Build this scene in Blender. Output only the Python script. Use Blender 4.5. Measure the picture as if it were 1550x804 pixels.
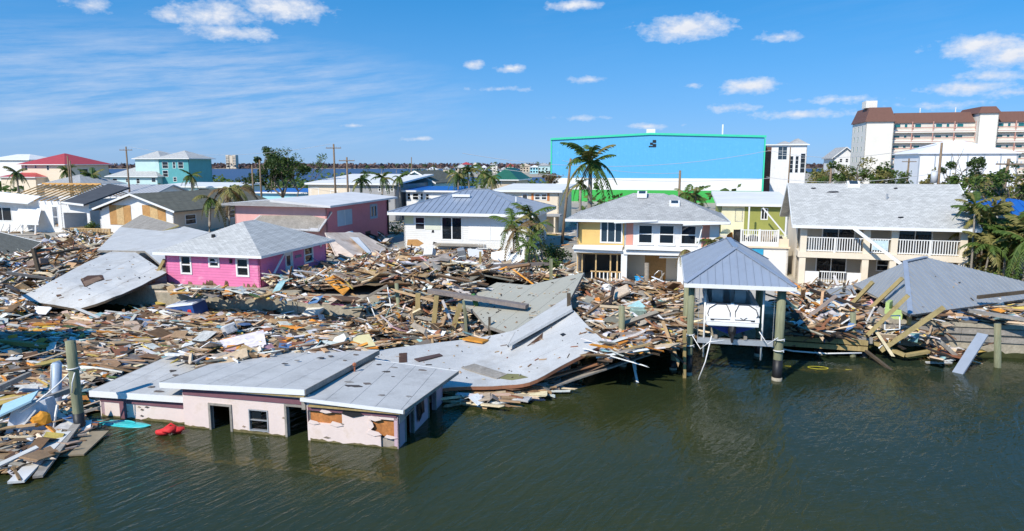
import bpy, bmesh, math, random
from mathutils import Vector, Matrix, noise
R = math.radians
scene = bpy.context.scene
for o in list(bpy.data.objects): bpy.data.objects.remove(o)
col = scene.collection
rng = random.Random(7)

# ------------------------------------------------------------------ camera
H = 10.5; PITCH = R(8.48); FPX = 1033.0
cam = bpy.data.cameras.new('camera'); camo = bpy.data.objects.new('camera', cam); col.objects.link(camo)
cam.sensor_width = 36; cam.lens = FPX/1550*36; cam.clip_start = .1; cam.clip_end = 20000
camo.location = (0, 0, H); camo.rotation_euler = (R(90)-PITCH, 0, 0)
scene.camera = camo
scene.render.engine = 'CYCLES'; scene.cycles.use_denoising = True; scene.cycles.max_bounces = 5; scene.cycles.diffuse_bounces = 3; scene.cycles.glossy_bounces = 3; scene.cycles.transparent_max_bounces = 6
scene.cycles.caustics_reflective = False; scene.cycles.caustics_refractive = False
scene.render.resolution_x = 1024; scene.render.resolution_y = 531

# ------------------------------------------------------------------ sun, sky, exposure
SUN_AZ = R(40); SUN_EL = R(42)          # light travels towards +y and +x
sl = bpy.data.lights.new('sun', 'SUN'); sl.energy = 4.1; sl.angle = R(.53); sl.color = (1, .93, .81)
so = bpy.data.objects.new('sun', sl); col.objects.link(so)
so.rotation_euler = Vector((math.sin(SUN_AZ)*math.cos(SUN_EL), math.cos(SUN_AZ)*math.cos(SUN_EL), -math.sin(SUN_EL))).to_track_quat('-Z', 'Y').to_euler()
so.location = (-60, -80, 90)
scene.view_settings.view_transform = 'Standard'; scene.view_settings.look = 'None'
scene.view_settings.exposure = .32; scene.view_settings.gamma = 1

cp, sp = math.cos(PITCH), math.sin(PITCH)
def ray(px, py):
    a = (px-775)/FPX; b = (402-py)/FPX
    return Vector((a, cp+b*sp, -sp+b*cp))
def azel(px, py):
    d = ray(px, py).normalized(); return math.atan2(d.x, d.y), math.asin(d.z)

world = bpy.data.worlds.new('World'); scene.world = world; world.use_nodes = True
def build_sky():
    nt = world.node_tree; N = nt.nodes; L = nt.links; N.clear()
    out = N.new('ShaderNodeOutputWorld'); bg = N.new('ShaderNodeBackground'); bg.inputs['Strength'].default_value = .15
    L.new(bg.outputs[0], out.inputs[0])
    sky = N.new('ShaderNodeTexSky'); sky.sky_type = 'NISHITA'; sky.sun_disc = False
    sky.sun_elevation = SUN_EL; sky.sun_rotation = math.pi+SUN_AZ
    sky.altitude = 0; sky.air_density = 1.0; sky.dust_density = .1; sky.ozone_density = 4.0
    def m(op, a, b=None, c=None, clamp=False):
        n = N.new('ShaderNodeMath'); n.operation = op; n.use_clamp = clamp
        for i, v in enumerate((a, b, c)):
            if v is None: continue
            if isinstance(v, (int, float)): n.inputs[i].default_value = v
            else: L.new(v, n.inputs[i])
        return n.outputs[0]
    tc = N.new('ShaderNodeTexCoord')
    sep = N.new('ShaderNodeSeparateXYZ'); L.new(tc.outputs['Generated'], sep.inputs[0])
    lift = N.new('ShaderNodeCombineXYZ'); L.new(sep.outputs[0], lift.inputs[0]); L.new(sep.outputs[1], lift.inputs[1]); L.new(m('MULTIPLY_ADD', m('MAXIMUM', sep.outputs[2], 0.0), 1.3, .16), lift.inputs[2])
    nrm = N.new('ShaderNodeVectorMath'); nrm.operation = 'NORMALIZE'; L.new(lift.outputs[0], nrm.inputs[0]); L.new(nrm.outputs[0], sky.inputs[0])
    az = m('ARCTAN2', sep.outputs[0], sep.outputs[1]); el = m('ARCSINE', sep.outputs[2])
    comb = N.new('ShaderNodeCombineXYZ'); L.new(az, comb.inputs[0]); L.new(m('MULTIPLY', el, 1.7), comb.inputs[1])
    def nz(scale, detail, vec, rough=.55, lo=0):
        n = N.new('ShaderNodeTexNoise'); n.inputs['Scale'].default_value = scale; n.inputs['Detail'].default_value = detail
        n.inputs['Roughness'].default_value = rough; L.new(vec, n.inputs['Vector']); return n.outputs['Fac']
    n1 = nz(34, 6, comb.outputs[0], .6); n2 = nz(110, 4, comb.outputs[0], .6)
    nn = m('ADD', m('MULTIPLY', m('SUBTRACT', n1, .5), 2.6), m('MULTIPLY', m('SUBTRACT', n2, .5), 1.2))
    total = None
    # x, y, half width, half height, opacity of the separate cumulus clouds
    blobs = [(135,8,34,13,.6),(255,22,26,13,.85),(330,22,66,24,.8),(430,10,80,26,.85),(350,50,76,14,.85),(868,8,50,10,.8),
      (1040,42,84,22,1.0),(1180,56,34,9,.65),(1490,68,66,18,.9),(1535,84,56,20,.95),(1136,131,52,14,1.0),(1460,133,56,11,.85),
      (1500,114,46,10,.65),(890,121,36,7,.65),(716,98,19,9,.8),(772,104,30,8,.65),(1104,164,42,8,.6),(1215,173,74,8,.65),(980,191,44,6,.6),
      (634,210,36,4,.5),(536,190,22,4,.45),(1050,129,18,5,.5),(1270,150,60,6,.35),(760,135,60,4,.3),(1420,160,50,6,.4),(880,179,48,5,.45),(1535,140,40,8,.6)]
    for (x, y, w, h, op) in blobs:
        a0, e0 = azel(x, y); kx = FPX/(w*.84); ky = FPX/(h*.82)/1.7
        vm = N.new('ShaderNodeVectorMath'); vm.operation = 'MULTIPLY_ADD'; L.new(comb.outputs[0], vm.inputs[0]); vm.inputs[1].default_value = (kx, ky, 1); vm.inputs[2].default_value = (-a0*kx, -e0*1.7*ky, 0)
        ln = N.new('ShaderNodeVectorMath'); ln.operation = 'LENGTH'; L.new(vm.outputs[0], ln.inputs[0])
        v = m('MULTIPLY_ADD', ln.outputs['Value'], -1.25*op, 1.35*op)
        total = v if total is None else m('MAXIMUM', total, v)
    total = m('MULTIPLY', m('ADD', total, m('MULTIPLY', nn, .7)), .92, clamp=True)
    # high thin streaks
    comb2 = N.new('ShaderNodeCombineXYZ'); L.new(m('MULTIPLY', az, 1.0), comb2.inputs[0]); L.new(m('MULTIPLY', m('ADD', el, m('MULTIPLY', az, -.12)), 9), comb2.inputs[1])
    st = nz(7, 8, comb2.outputs[0], .68); big = nz(2.2, 3, comb.outputs[0], .5)
    a0, e0 = azel(260, 138)
    dx = m('DIVIDE', m('SUBTRACT', az, a0), .42); dy = m('DIVIDE', m('SUBTRACT', el, e0), .085)
    msk = m('SUBTRACT', 1.05, m('ADD', m('MULTIPLY', dx, dx), m('MULTIPLY', dy, dy)), clamp=True)
    cir = m('MULTIPLY', m('MULTIPLY', m('SUBTRACT', st, .38), 2.6, clamp=True), m('ADD', m('MULTIPLY', msk, .85), m('MULTIPLY', m('SUBTRACT', big, .45, clamp=True), .5)), clamp=True)
    # scattered cumulus over the rest of the dome
    over = m('MULTIPLY', m('SUBTRACT', nz(4.5, 7, tc.outputs['Generated'], .6), .6, clamp=True), m('MULTIPLY', m('SUBTRACT', el, .3, clamp=True), 14, clamp=True))
    fac = m('MAXIMUM', m('MAXIMUM', total, m('MULTIPLY', cir, .62)), m('MULTIPLY', over, 3.5, clamp=True))
    grade = N.new('ShaderNodeHueSaturation'); grade.inputs['Hue'].default_value = .493; grade.inputs['Saturation'].default_value = 1.42; grade.inputs['Value'].default_value = 1.16
    L.new(sky.outputs[0], grade.inputs['Color'])
    hz = N.new('ShaderNodeMixRGB'); L.new(m('MULTIPLY', m('POWER', 2.718, m('MULTIPLY', m('MAXIMUM', el, 0.0), -7.0)), .74), hz.inputs[0]); L.new(grade.outputs[0], hz.inputs[1]); hz.inputs[2].default_value = (1.95, 2.35, 3.25, 1)
    cc = N.new('ShaderNodeMixRGB'); L.new(fac, cc.inputs[0]); L.new(hz.outputs[0], cc.inputs[1])
    shade = N.new('ShaderNodeMixRGB'); L.new(m('MULTIPLY', n1, 1.2, clamp=True), shade.inputs[0]); shade.inputs[1].default_value = (3.3, 3.7, 4.6, 1); shade.inputs[2].default_value = (4.9, 5.0, 5.2, 1)
    L.new(shade.outputs[0], cc.inputs[2]); L.new(cc.outputs[0], bg.inputs['Color'])
build_sky()
world.cycles.sampling_method = 'MANUAL'; world.cycles.sample_map_resolution = 256

# ------------------------------------------------------------------ frames of reference
TH = R(12.9); UX = Vector((math.cos(TH), -math.sin(TH), 0)); VX = Vector((math.sin(TH), math.cos(TH), 0)); OG = Vector((0, 42.76, 0))
LAND = 1.6
def S(s, t, z=0.0): return OG+UX*s+VX*t+Vector((0, 0, z))
def to_st(p): q = Vector((p[0], p[1], 0))-OG; return q.dot(UX), q.dot(VX)
def G(px, py, z):
    d = ray(px, py); k = (z-H)/d.z; return Vector((d.x*k, d.y*k, z))
def GP(px, py, z): return to_st(G(px, py, z))
def VP(px, py, t):
    d = ray(px, py); k = (t+OG.dot(VX))/Vector((d.x, d.y, 0)).dot(VX)
    p = d*k; return to_st(p)[0], H+p.z
def YP(px, py, y):
    d = ray(px, py); k = y/d.y; return Vector((d.x*k, y, H+d.z*k))

# ------------------------------------------------------------------ mesh builder
class MB:
    def __init__(s): s.v = []; s.f = []; s.c = []
    def poly(s, pts, c=None):
        n = len(s.v); s.v += [tuple(p) for p in pts]; s.f.append(tuple(range(n, n+len(pts)))); s.c.append(c)
    def hexa(s, P, c=None):      # 8 points: bottom ring 0-3, top ring 4-7
        n = len(s.v); s.v += [tuple(p) for p in P]
        for q in ((3,2,1,0),(4,5,6,7),(0,1,5,4),(1,2,6,5),(2,3,7,6),(3,0,4,7)): s.f.append(tuple(n+i for i in q)); s.c.append(c)
        return s
    def box(s, x0, x1, y0, y1, z0, z1, c=None, M=None):
        P = [(x0,y0,z0),(x1,y0,z0),(x1,y1,z0),(x0,y1,z0),(x0,y0,z1),(x1,y0,z1),(x1,y1,z1),(x0,y1,z1)]
        if M is not None: P = [M@Vector(p) for p in P]
        s.hexa(P, c); return s
    def beam(s, a, b, w, h, up=(0,0,1), c=None):
        a = Vector(a); b = Vector(b); d = (b-a).normalized(); up = Vector(up)
        x = d.cross(up)
        if x.length < 1e-3: x = d.cross(Vector((1,0,0)))
        x.normalize(); y = x.cross(d).normalized(); x *= w/2; y *= h/2
        s.hexa([a-x-y, a+x-y, b+x-y, b-x-y, a-x+y, a+x+y, b+x+y, b-x+y], c); return s
    def prism(s, pts, vec, c=None):
        pts = [Vector(p) for p in pts]; vec = Vector(vec); n = len(pts); k = len(s.v)
        s.v += [tuple(p) for p in pts]+[tuple(p+vec) for p in pts]
        s.f.append(tuple(range(k+n-1, k-1, -1))); s.f.append(tuple(range(k+n, k+2*n))); s.c += [c, c]
        for i in range(n):
            j = (i+1) % n; s.f.append((k+i, k+j, k+n+j, k+n+i)); s.c.append(c)
        return s
    def tube(s, pts, rad, n=8, c=None, cap=True):
        pts = [Vector(p) for p in pts]; k = len(s.v); m = len(pts)
        if isinstance(rad, (int, float)): rad = [rad]*m
        for i, p in enumerate(pts):
            d = (pts[min(i+1, m-1)]-pts[max(i-1, 0)]).normalized()
            x = d.cross(Vector((0,0,1)))
            if x.length < .05: x = d.cross(Vector((1,0,0)))
            x.normalize(); y = x.cross(d)
            for j in range(n):
                a = 2*math.pi*j/n; s.v.append(tuple(p+(x*math.cos(a)+y*math.sin(a))*rad[i]))
        for i in range(m-1):
            for j in range(n):
                a = k+i*n+j; b = k+i*n+(j+1) % n; s.f.append((a, b, b+n, a+n)); s.c.append(c)
        if cap:
            s.f.append(tuple(range(k+n-1, k-1, -1))); s.f.append(tuple(range(k+(m-1)*n, k+m*n))); s.c += [c, c]
        return s
    def lump(s, ctr, size, seed=0, n=2, rough=.25, c=None, M=None):
        bm = bmesh.new(); bmesh.ops.create_icosphere(bm, subdivisions=n, radius=1); k = len(s.v)
        for v in bm.verts:
            q = v.co*(1+rough*noise.noise(v.co*1.7+Vector((seed*3.1, 0, seed)))); q = Vector((q.x*size[0], q.y*size[1], q.z*size[2]))
            if M is not None: q = M@q
            s.v.append(tuple(q+Vector(ctr)))
        for f in bm.faces: s.f.append(tuple(k+v.index for v in f.verts)); s.c.append(c)
        bm.free(); return s
    def mesh(s, name, smooth=False):
        me = bpy.data.meshes.new(name); me.from_pydata(s.v, [], s.f)
        if any(c is not None for c in s.c):
            at = me.color_attributes.new('col', 'FLOAT_COLOR', 'CORNER'); k = 0
            buf = []
            for f, c in zip(s.f, s.c): buf += list((*(c or (.5,.5,.5)), 1))*len(f)
            at.data.foreach_set('color', buf)
        if smooth: me.polygons.foreach_set('use_smooth', [True]*len(me.polygons))
        me.update(); return me
    def build(s, name, mat, parent=None, smooth=False, color=None, me=None):
        return link(name, s.mesh(name, smooth), mat, parent, color)
def link(name, me, mat, parent=None, color=None):
    if mat is not None and not me.materials: me.materials.append(mat)
    o = bpy.data.objects.new(name, me); col.objects.link(o)
    if parent is not None: o.parent = parent
    if color is not None: o.color = (*color, 1)
    return o
def tag(o, label=None, cat=None, group=None, kind=None):
    if label: o['label'] = label
    if cat: o['category'] = cat
    if group: o['group'] = group
    if kind: o['kind'] = kind
    return o
def empty(name, loc, rz=-TH, label=None, cat=None, group=None, rot=None):
    o = bpy.data.objects.new(name, None); col.objects.link(o); o.empty_display_size = .2
    o.location = loc; o.rotation_euler = rot if rot else (0, 0, rz)
    return tag(o, label, cat, group)
def copy_tree(o, parent=None, kids=None):
    kids = kids or {}
    c = o.copy(); col.objects.link(c); c.parent = parent
    for ch in [x for x in bpy.data.objects if x.parent == o]: copy_tree(ch, c)
    return c

# ------------------------------------------------------------------ materials
def mat_base(name):
    m = bpy.data.materials.new(name); m.use_nodes = True; nt = m.node_tree
    return m, nt, nt.nodes, nt.links, nt.nodes['Principled BSDF']
def surf(name, colr, var=.18, scale=1.5, rough=.7, bump=.15, bscale=14, stain=None, stain_amt=.0, stain_scale=.6, metal=0, src=None, stretch=(1,1,1), grain=0, spec=.4, coord='Object'):
    """procedural paint / timber / concrete: base colour with blotches, fine grain, stains with their own shape, fine relief"""
    m, nt, N, L, b = mat_base(name)
    tc = N.new('ShaderNodeTexCoord'); mp = N.new('ShaderNodeMapping'); L.new(tc.outputs[coord], mp.inputs[0]); mp.inputs['Scale'].default_value = stretch
    if src is None:
        rgb = N.new('ShaderNodeRGB'); rgb.outputs[0].default_value = (*colr, 1); base = rgb.outputs[0]
    elif src == 'object':
        n = N.new('ShaderNodeObjectInfo'); base = n.outputs['Color']
    else:
        n = N.new('ShaderNodeAttribute'); n.attribute_name = 'col'; base = n.outputs['Color']
    n1 = N.new('ShaderNodeTexNoise'); n1.inputs['Scale'].default_value = scale; n1.inputs['Detail'].default_value = 6; n1.inputs['Roughness'].default_value = .65; L.new(mp.outputs[0], n1.inputs[0])
    mr = N.new('ShaderNodeMapRange'); mr.inputs[1].default_value = .3; mr.inputs[2].default_value = .7; mr.inputs[3].default_value = 1-var; mr.inputs[4].default_value = 1+var*.6; L.new(n1.outputs[0], mr.inputs[0])
    mul = N.new('ShaderNodeMixRGB'); mul.blend_type = 'MULTIPLY'; mul.inputs[0].default_value = 1; L.new(base, mul.inputs[1]); L.new(mr.outputs[0], mul.inputs[2]); cur = mul.outputs[0]
    n2 = N.new('ShaderNodeTexNoise'); n2.inputs['Scale'].default_value = bscale; n2.inputs['Detail'].default_value = 4; L.new(mp.outputs[0], n2.inputs[0])
    if grain:
        mg = N.new('ShaderNodeMapRange'); mg.inputs[1].default_value = .3; mg.inputs[2].default_value = .7; mg.inputs[3].default_value = 1-grain; mg.inputs[4].default_value = 1+grain*.5; L.new(n2.outputs[0], mg.inputs[0])
        mu2 = N.new('ShaderNodeMixRGB'); mu2.blend_type = 'MULTIPLY'; mu2.inputs[0].default_value = 1; L.new(cur, mu2.inputs[1]); L.new(mg.outputs[0], mu2.inputs[2]); cur = mu2.outputs[0]
    if stain is not None:
        n3 = N.new('ShaderNodeTexNoise'); n3.inputs['Scale'].default_value = stain_scale; n3.inputs['Detail'].default_value = 8; n3.inputs['Roughness'].default_value = .7; L.new(mp.outputs[0], n3.inputs[0])
        ms = N.new('ShaderNodeMapRange'); ms.inputs[1].default_value = .52; ms.inputs[2].default_value = .72; ms.inputs[3].default_value = 0; ms.inputs[4].default_value = stain_amt; L.new(n3.outputs[0], ms.inputs[0])
        mx = N.new('ShaderNodeMixRGB'); L.new(ms.outputs[0], mx.inputs[0]); L.new(cur, mx.inputs[1]); mx.inputs[2].default_value = (*stain, 1); cur = mx.outputs[0]
    L.new(cur, b.inputs['Base Color']); b.inputs['Roughness'].default_value = rough; b.inputs['Metallic'].default_value = metal; b.inputs['Specular IOR Level'].default_value = spec
    if bump:
        bp = N.new('ShaderNodeBump'); bp.inputs['Strength'].default_value = bump; bp.inputs['Distance'].default_value = .03; L.new(n2.outputs[0], bp.inputs['Height']); L.new(bp.outputs[0], b.inputs['Normal'])
    return m
def shingle(name, colr, stain=(.12,.12,.12), amt=.35, axis=0):
    """asphalt shingle: small tabs in staggered rows, tone differs from tab to tab"""
    m, nt, N, L, b = mat_base(name)
    tc = N.new('ShaderNodeTexCoord'); sp_ = N.new('ShaderNodeSeparateXYZ'); L.new(tc.outputs['Object'], sp_.inputs[0])
    ad = N.new('ShaderNodeMath'); ad.operation = 'MULTIPLY_ADD'; L.new(sp_.outputs[1], ad.inputs[0]); ad.inputs[1].default_value = .27; L.new(sp_.outputs[0], ad.inputs[2])
    cb = N.new('ShaderNodeCombineXYZ'); L.new(ad.outputs[0], cb.inputs[0]); zz = N.new('ShaderNodeMath'); zz.operation = 'MULTIPLY'; zz.inputs[1].default_value = 2.3; L.new(sp_.outputs[2], zz.inputs[0]); L.new(zz.outputs[0], cb.inputs[1])
    br = N.new('ShaderNodeTexBrick'); br.inputs['Scale'].default_value = 1; br.inputs['Brick Width'].default_value = .34; br.inputs['Row Height'].default_value = .17; br.inputs['Mortar Size'].default_value = .012
    c = Vector(colr); br.inputs['Color1'].default_value = (*(c*1.1), 1); br.inputs['Color2'].default_value = (*(c*.83), 1); br.inputs['Mortar'].default_value = (*(c*.55), 1); L.new(cb.outputs[0], br.inputs[0])
    n = N.new('ShaderNodeTexNoise'); n.inputs['Scale'].default_value = .7; n.inputs['Detail'].default_value = 9; n.inputs['Roughness'].default_value = .7; L.new(tc.outputs['Object'], n.inputs[0])
    ms = N.new('ShaderNodeMapRange'); ms.inputs[1].default_value = .55; ms.inputs[2].default_value = .75; ms.inputs[4].default_value = amt; L.new(n.outputs[0], ms.inputs[0])
    mx = N.new('ShaderNodeMixRGB'); L.new(ms.outputs[0], mx.inputs[0]); L.new(br.outputs[0], mx.inputs[1]); mx.inputs[2].default_value = (*stain, 1)
    L.new(mx.outputs[0], b.inputs['Base Color']); b.inputs['Roughness'].default_value = .85; b.inputs['Specular IOR Level'].default_value = .3
    bp = N.new('ShaderNodeBump'); bp.inputs['Strength'].default_value = .5; bp.inputs['Distance'].default_value = .02; L.new(br.outputs['Fac'], bp.inputs['Height']); bp.invert = True; L.new(bp.outputs[0], b.inputs['Normal'])
    return m
def siding(name, colr, pitch=.18, axis=2, var=.12, stain=(.2,.17,.13), amt=.25, depth=.5, rough=.6):
    """painted boards or profiled sheet: one groove every `pitch` metres along the given object axis"""
    m, nt, N, L, b = mat_base(name)
    tc = N.new('ShaderNodeTexCoord'); sx = N.new('ShaderNodeSeparateXYZ'); L.new(tc.outputs['Object'], sx.inputs[0])
    def mm(op, a, v):
        n = N.new('ShaderNodeMath'); n.operation = op; L.new(a, n.inputs[0]); n.inputs[1].default_value = v; return n.outputs[0]
    src = sx.outputs[axis] if axis < 3 else None
    if axis == 3:
        n = N.new('ShaderNodeMath'); n.operation = 'ADD'; L.new(sx.outputs[0], n.inputs[0]); L.new(sx.outputs[1], n.inputs[1]); src = n.outputs[0]
    fr = mm('FRACT', mm('DIVIDE', src, pitch), 0)
    n1 = N.new('ShaderNodeTexNoise'); n1.inputs['Scale'].default_value = 1.1; n1.inputs['Detail'].default_value = 8; n1.inputs['Roughness'].default_value = .7; L.new(tc.outputs['Object'], n1.inputs[0])
    mr = N.new('ShaderNodeMapRange'); mr.inputs[1].default_value = .3; mr.inputs[2].default_value = .7; mr.inputs[3].default_value = 1-var; mr.inputs[4].default_value = 1+var*.5; L.new(n1.outputs[0], mr.inputs[0])
    mul = N.new('ShaderNodeMixRGB'); mul.blend_type = 'MULTIPLY'; mul.inputs[0].default_value = 1; mul.inputs[1].default_value = (*colr, 1); L.new(mr.outputs[0], mul.inputs[2])
    ms = N.new('ShaderNodeMapRange'); ms.inputs[1].default_value = .56; ms.inputs[2].default_value = .74; ms.inputs[4].default_value = amt; L.new(n1.outputs[0], ms.inputs[0])
    mx = N.new('ShaderNodeMixRGB'); L.new(ms.outputs[0], mx.inputs[0]); L.new(mul.outputs[0], mx.inputs[1]); mx.inputs[2].default_value = (*stain, 1)
    L.new(mx.outputs[0], b.inputs['Base Color']); b.inputs['Roughness'].default_value = rough; b.inputs['Specular IOR Level'].default_value = .3
    bp = N.new('ShaderNodeBump'); bp.inputs['Strength'].default_value = depth; bp.inputs['Distance'].default_value = .04; gr = N.new('ShaderNodeMapRange'); gr.inputs[2].default_value = .14; L.new(fr, gr.inputs[0]); L.new(gr.outputs[0], bp.inputs['Height']); L.new(bp.outputs[0], b.inputs['Normal'])
    return m
def glass(name, colr=(.012,.016,.02), rough=.04):
    m, nt, N, L, b = mat_base(name); b.inputs['Base Color'].default_value = (*colr, 1); b.inputs['Roughness'].default_value = rough; b.inputs['Specular IOR Level'].default_value = .6
    return m
def leaf(name, c1, c2):
    m, nt, N, L, b = mat_base(name)
    g = N.new('ShaderNodeNewGeometry'); rp = N.new('ShaderNodeValToRGB'); L.new(g.outputs['Random Per Island'], rp.inputs[0])
    rp.color_ramp.elements[0].color = (*c1, 1); rp.color_ramp.elements[1].color = (*c2, 1)
    L.new(rp.outputs[0], b.inputs['Base Color']); b.inputs['Roughness'].default_value = .55; b.inputs['Specular IOR Level'].default_value = .3
    tr = N.new('ShaderNodeBsdfTranslucent'); L.new(rp.outputs[0], tr.inputs[0]); mx = N.new('ShaderNodeMixShader'); mx.inputs[0].default_value = .25
    L.new(b.outputs[0], mx.inputs[1]); L.new(tr.outputs[0], mx.inputs[2]); L.new(mx.outputs[0], N['Material Output'].inputs[0])
    return m
def water_mat(name='canal_water', bay=False):
    m, nt, N, L, b = mat_base(name); N.remove(b); out = N['Material Output']
    tc = N.new('ShaderNodeTexCoord')
    def nz(sx, sy, rot, scale, detail):
        mp = N.new('ShaderNodeMapping'); mp.inputs['Scale'].default_value = (sx, sy, 1); mp.inputs['Rotation'].default_value = (0, 0, R(rot)); mp.vector_type = 'TEXTURE'; L.new(tc.outputs['Object'], mp.inputs[0])
        n = N.new('ShaderNodeTexNoise'); n.inputs['Scale'].default_value = scale; n.inputs['Detail'].default_value = detail; n.inputs['Roughness'].default_value = .5; n.inputs['Distortion'].default_value = .6; L.new(mp.outputs[0], n.inputs[0]); return n.outputs[0]
    def m_(op, a, b_):
        n = N.new('ShaderNodeMath'); n.operation = op
        for i, v in enumerate((a, b_)):
            if isinstance(v, (int, float)): n.inputs[i].default_value = v
            else: L.new(v, n.inputs[i])
        return n.outputs[0]
    h = m_('ADD', m_('MULTIPLY', nz(3.4, .8, 56, 2.6, 3), 1.0), m_('MULTIPLY', nz(2.6, 1, 18, 6.5, 2), .22))
    h = m_('ADD', m_('MULTIPLY', h, m_('ADD', m_('MULTIPLY', nz(1.5, 1, 70, .12, 3), 1.6), .25)), m_('MULTIPLY', nz(1.6, 1, 35, .6, 2), .5))
    bp = N.new('ShaderNodeBump'); bp.inputs['Distance'].default_value = .052; bp.inputs['Strength'].default_value = .3 if bay else 1.0; L.new(h, bp.inputs['Height'])
    df = N.new('ShaderNodeBsdfDiffuse'); tr = N.new('ShaderNodeBsdfTransparent'); gl = N.new('ShaderNodeBsdfGlossy'); fr = N.new('ShaderNodeFresnel')
    fr.inputs['IOR'].default_value = 1.33; gl.inputs['Roughness'].default_value = .42 if bay else .06
    murk = nz(1, 1, 0, .05, 4); rp = N.new('ShaderNodeValToRGB'); L.new(murk, rp.inputs[0]); rp.color_ramp.elements[0].position = .35; rp.color_ramp.elements[1].position = .65
    rp.color_ramp.elements[0].color = (.036, .058, .034, 1); rp.color_ramp.elements[1].color = (.068, .076, .017, 1); L.new(rp.outputs[0], df.inputs[0])
    if bay: rp.color_ramp.elements[0].color = (.015, .06, .15, 1); rp.color_ramp.elements[1].color = (.025, .075, .18, 1)
    tr.inputs[0].default_value = (.72, .62, .22, 1)
    a = N.new('ShaderNodeMixShader'); a.inputs[0].default_value = 0 if bay else .42; L.new(df.outputs[0], a.inputs[1]); L.new(tr.outputs[0], a.inputs[2])
    c = N.new('ShaderNodeMixShader'); L.new(m_('MULTIPLY', fr.outputs[0], .3) if bay else fr.outputs[0], c.inputs[0]); L.new(a.outputs[0], c.inputs[1]); L.new(gl.outputs[0], c.inputs[2])
    for n in (gl, fr, df): L.new(bp.outputs[0], n.inputs['Normal'])
    L.new(c.outputs[0], out.inputs[0]); return m

WHITE = surf('white_paint', (.8,.79,.77), .06, 2, .55, .05, 20, (.45,.42,.36), .35, 1.1)
TRIM = surf('trim_white', (.82,.82,.8), .06, 2, .45, 0, 20, (.5,.47,.42), .3, 2)
CREAM = surf('cream_paint', (.78,.66,.5), .08, 1, .6, .06, 20, (.45,.38,.3), .3, 1)
GLASS = glass('dark_glass'); GLASSB = glass('blue_glass', (.03,.05,.07)); TEALG = glass('teal_glass', (.02,.16,.17), .1)
CONC = surf('concrete', (.42,.37,.28), .25, 1.2, .9, .5, 9, (.16,.13,.08), .6, .8, grain=.15)
PIECE = surf('debris_piece', None, .25, 2.5, .8, .35, 9, (.13,.1,.07), .45, 1.3, src='object', grain=.22, stretch=(1,1,1))
STUFF = surf('debris_bits', None, .25, 3, .85, .3, 16, (.12,.09,.06), .35, 1.1, src='attr', grain=.15)
LUMBER = surf('treated_lumber', (.42,.31,.13), .25, 1.5, .8, .4, 8, (.2,.15,.08), .5, 1.5, grain=.2, stretch=(1,1,.25))
PILE = surf('timber_pile', (.25,.26,.16), .3, 1.5, .85, .6, 10, (.2,.11,.04), .75, .9, grain=.25, stretch=(1,1,.15))
GREYWOOD = surf('weathered_wood', (.33,.3,.26), .25, 1.5, .85, .4, 9, (.16,.13,.1), .5, 1.2, grain=.2)
DARKWOOD = surf('wet_wood', (.1,.075,.05), .3, 1.5, .8, .4, 9, grain=.25)
GALV = surf('galvalume', (.38,.4,.42), .1, .8, .42, .03, 12, (.2,.22,.25), .3, .9, metal=.25)
GALVB = surf('galvalume_blue', (.33,.38,.46), .1, .8, .42, .03, 12, (.2,.22,.25), .3, .9, metal=.25)
ROOFG = surf('roll_roofing', (.51,.505,.49), .14, .7, .85, .25, 18, (.22,.21,.2), .5, .8, grain=.1)
BLACKPL = surf('black_plastic', (.015,.015,.017), .2, 2, .5, 0)
ALU = surf('aluminium', (.6,.61,.62), .1, 2, .4, 0, metal=.6)
# ------------------------------------------------------------------ building helpers (parent-local coordinates, x along shore, y inland, z up)
def wall(parent, name, mat, p0, p1, z0, z1, ops=(), th=.16):
    p0 = Vector((*p0, 0)); p1 = Vector((*p1, 0)); d = (p1-p0); Lh = d.length; d.normalize(); inw = Vector((-d.y, d.x, 0))
    M = Matrix(((d.x, inw.x, 0, p0.x), (d.y, inw.y, 0, p0.y), (0, 0, 1, 0), (0, 0, 0, 1)))
    ops = [(max(0, a), min(Lh, b), max(z0, c), min(z1, e)) for (a, b, c, e) in ops]
    xs = sorted({0, Lh, *[o[0] for o in ops], *[o[1] for o in ops]}); zs = sorted({z0, z1, *[o[2] for o in ops], *[o[3] for o in ops]})
    mb = MB()
    def q(*pts): mb.poly([M@Vector(p) for p in pts])
    for i in range(len(xs)-1):
        for j in range(len(zs)-1):
            a, b, c, e = xs[i], xs[i+1], zs[j], zs[j+1]
            if b-a < 1e-4 or e-c < 1e-4: continue
            cx, cz = (a+b)/2, (c+e)/2
            if any(o[0] < cx < o[1] and o[2] < cz < o[3] for o in ops): continue
            q((a,0,c),(b,0,c),(b,0,e),(a,0,e)); q((b,th,c),(a,th,c),(a,th,e),(b,th,e))
    for (a, b, c, e) in list(ops):
        q((a,0,c),(a,0,e),(a,th,e),(a,th,c)); q((b,0,c),(b,th,c),(b,th,e),(b,0,e)); q((a,0,e),(b,0,e),(b,th,e),(a,th,e))
        if c > z0: q((a,0,c),(a,th,c),(b,th,c),(b,0,c))
    q((0,0,z1),(Lh,0,z1),(Lh,th,z1),(0,th,z1)); q((0,0,z0),(0,0,z1),(0,th,z1),(0,th,z0)); q((Lh,0,z0),(Lh,th,z0),(Lh,th,z1),(Lh,0,z1)); q((0,0,z0),(0,th,z0),(Lh,th,z0),(Lh,0,z0))
    return mb.build(name, mat, parent), M
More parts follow.
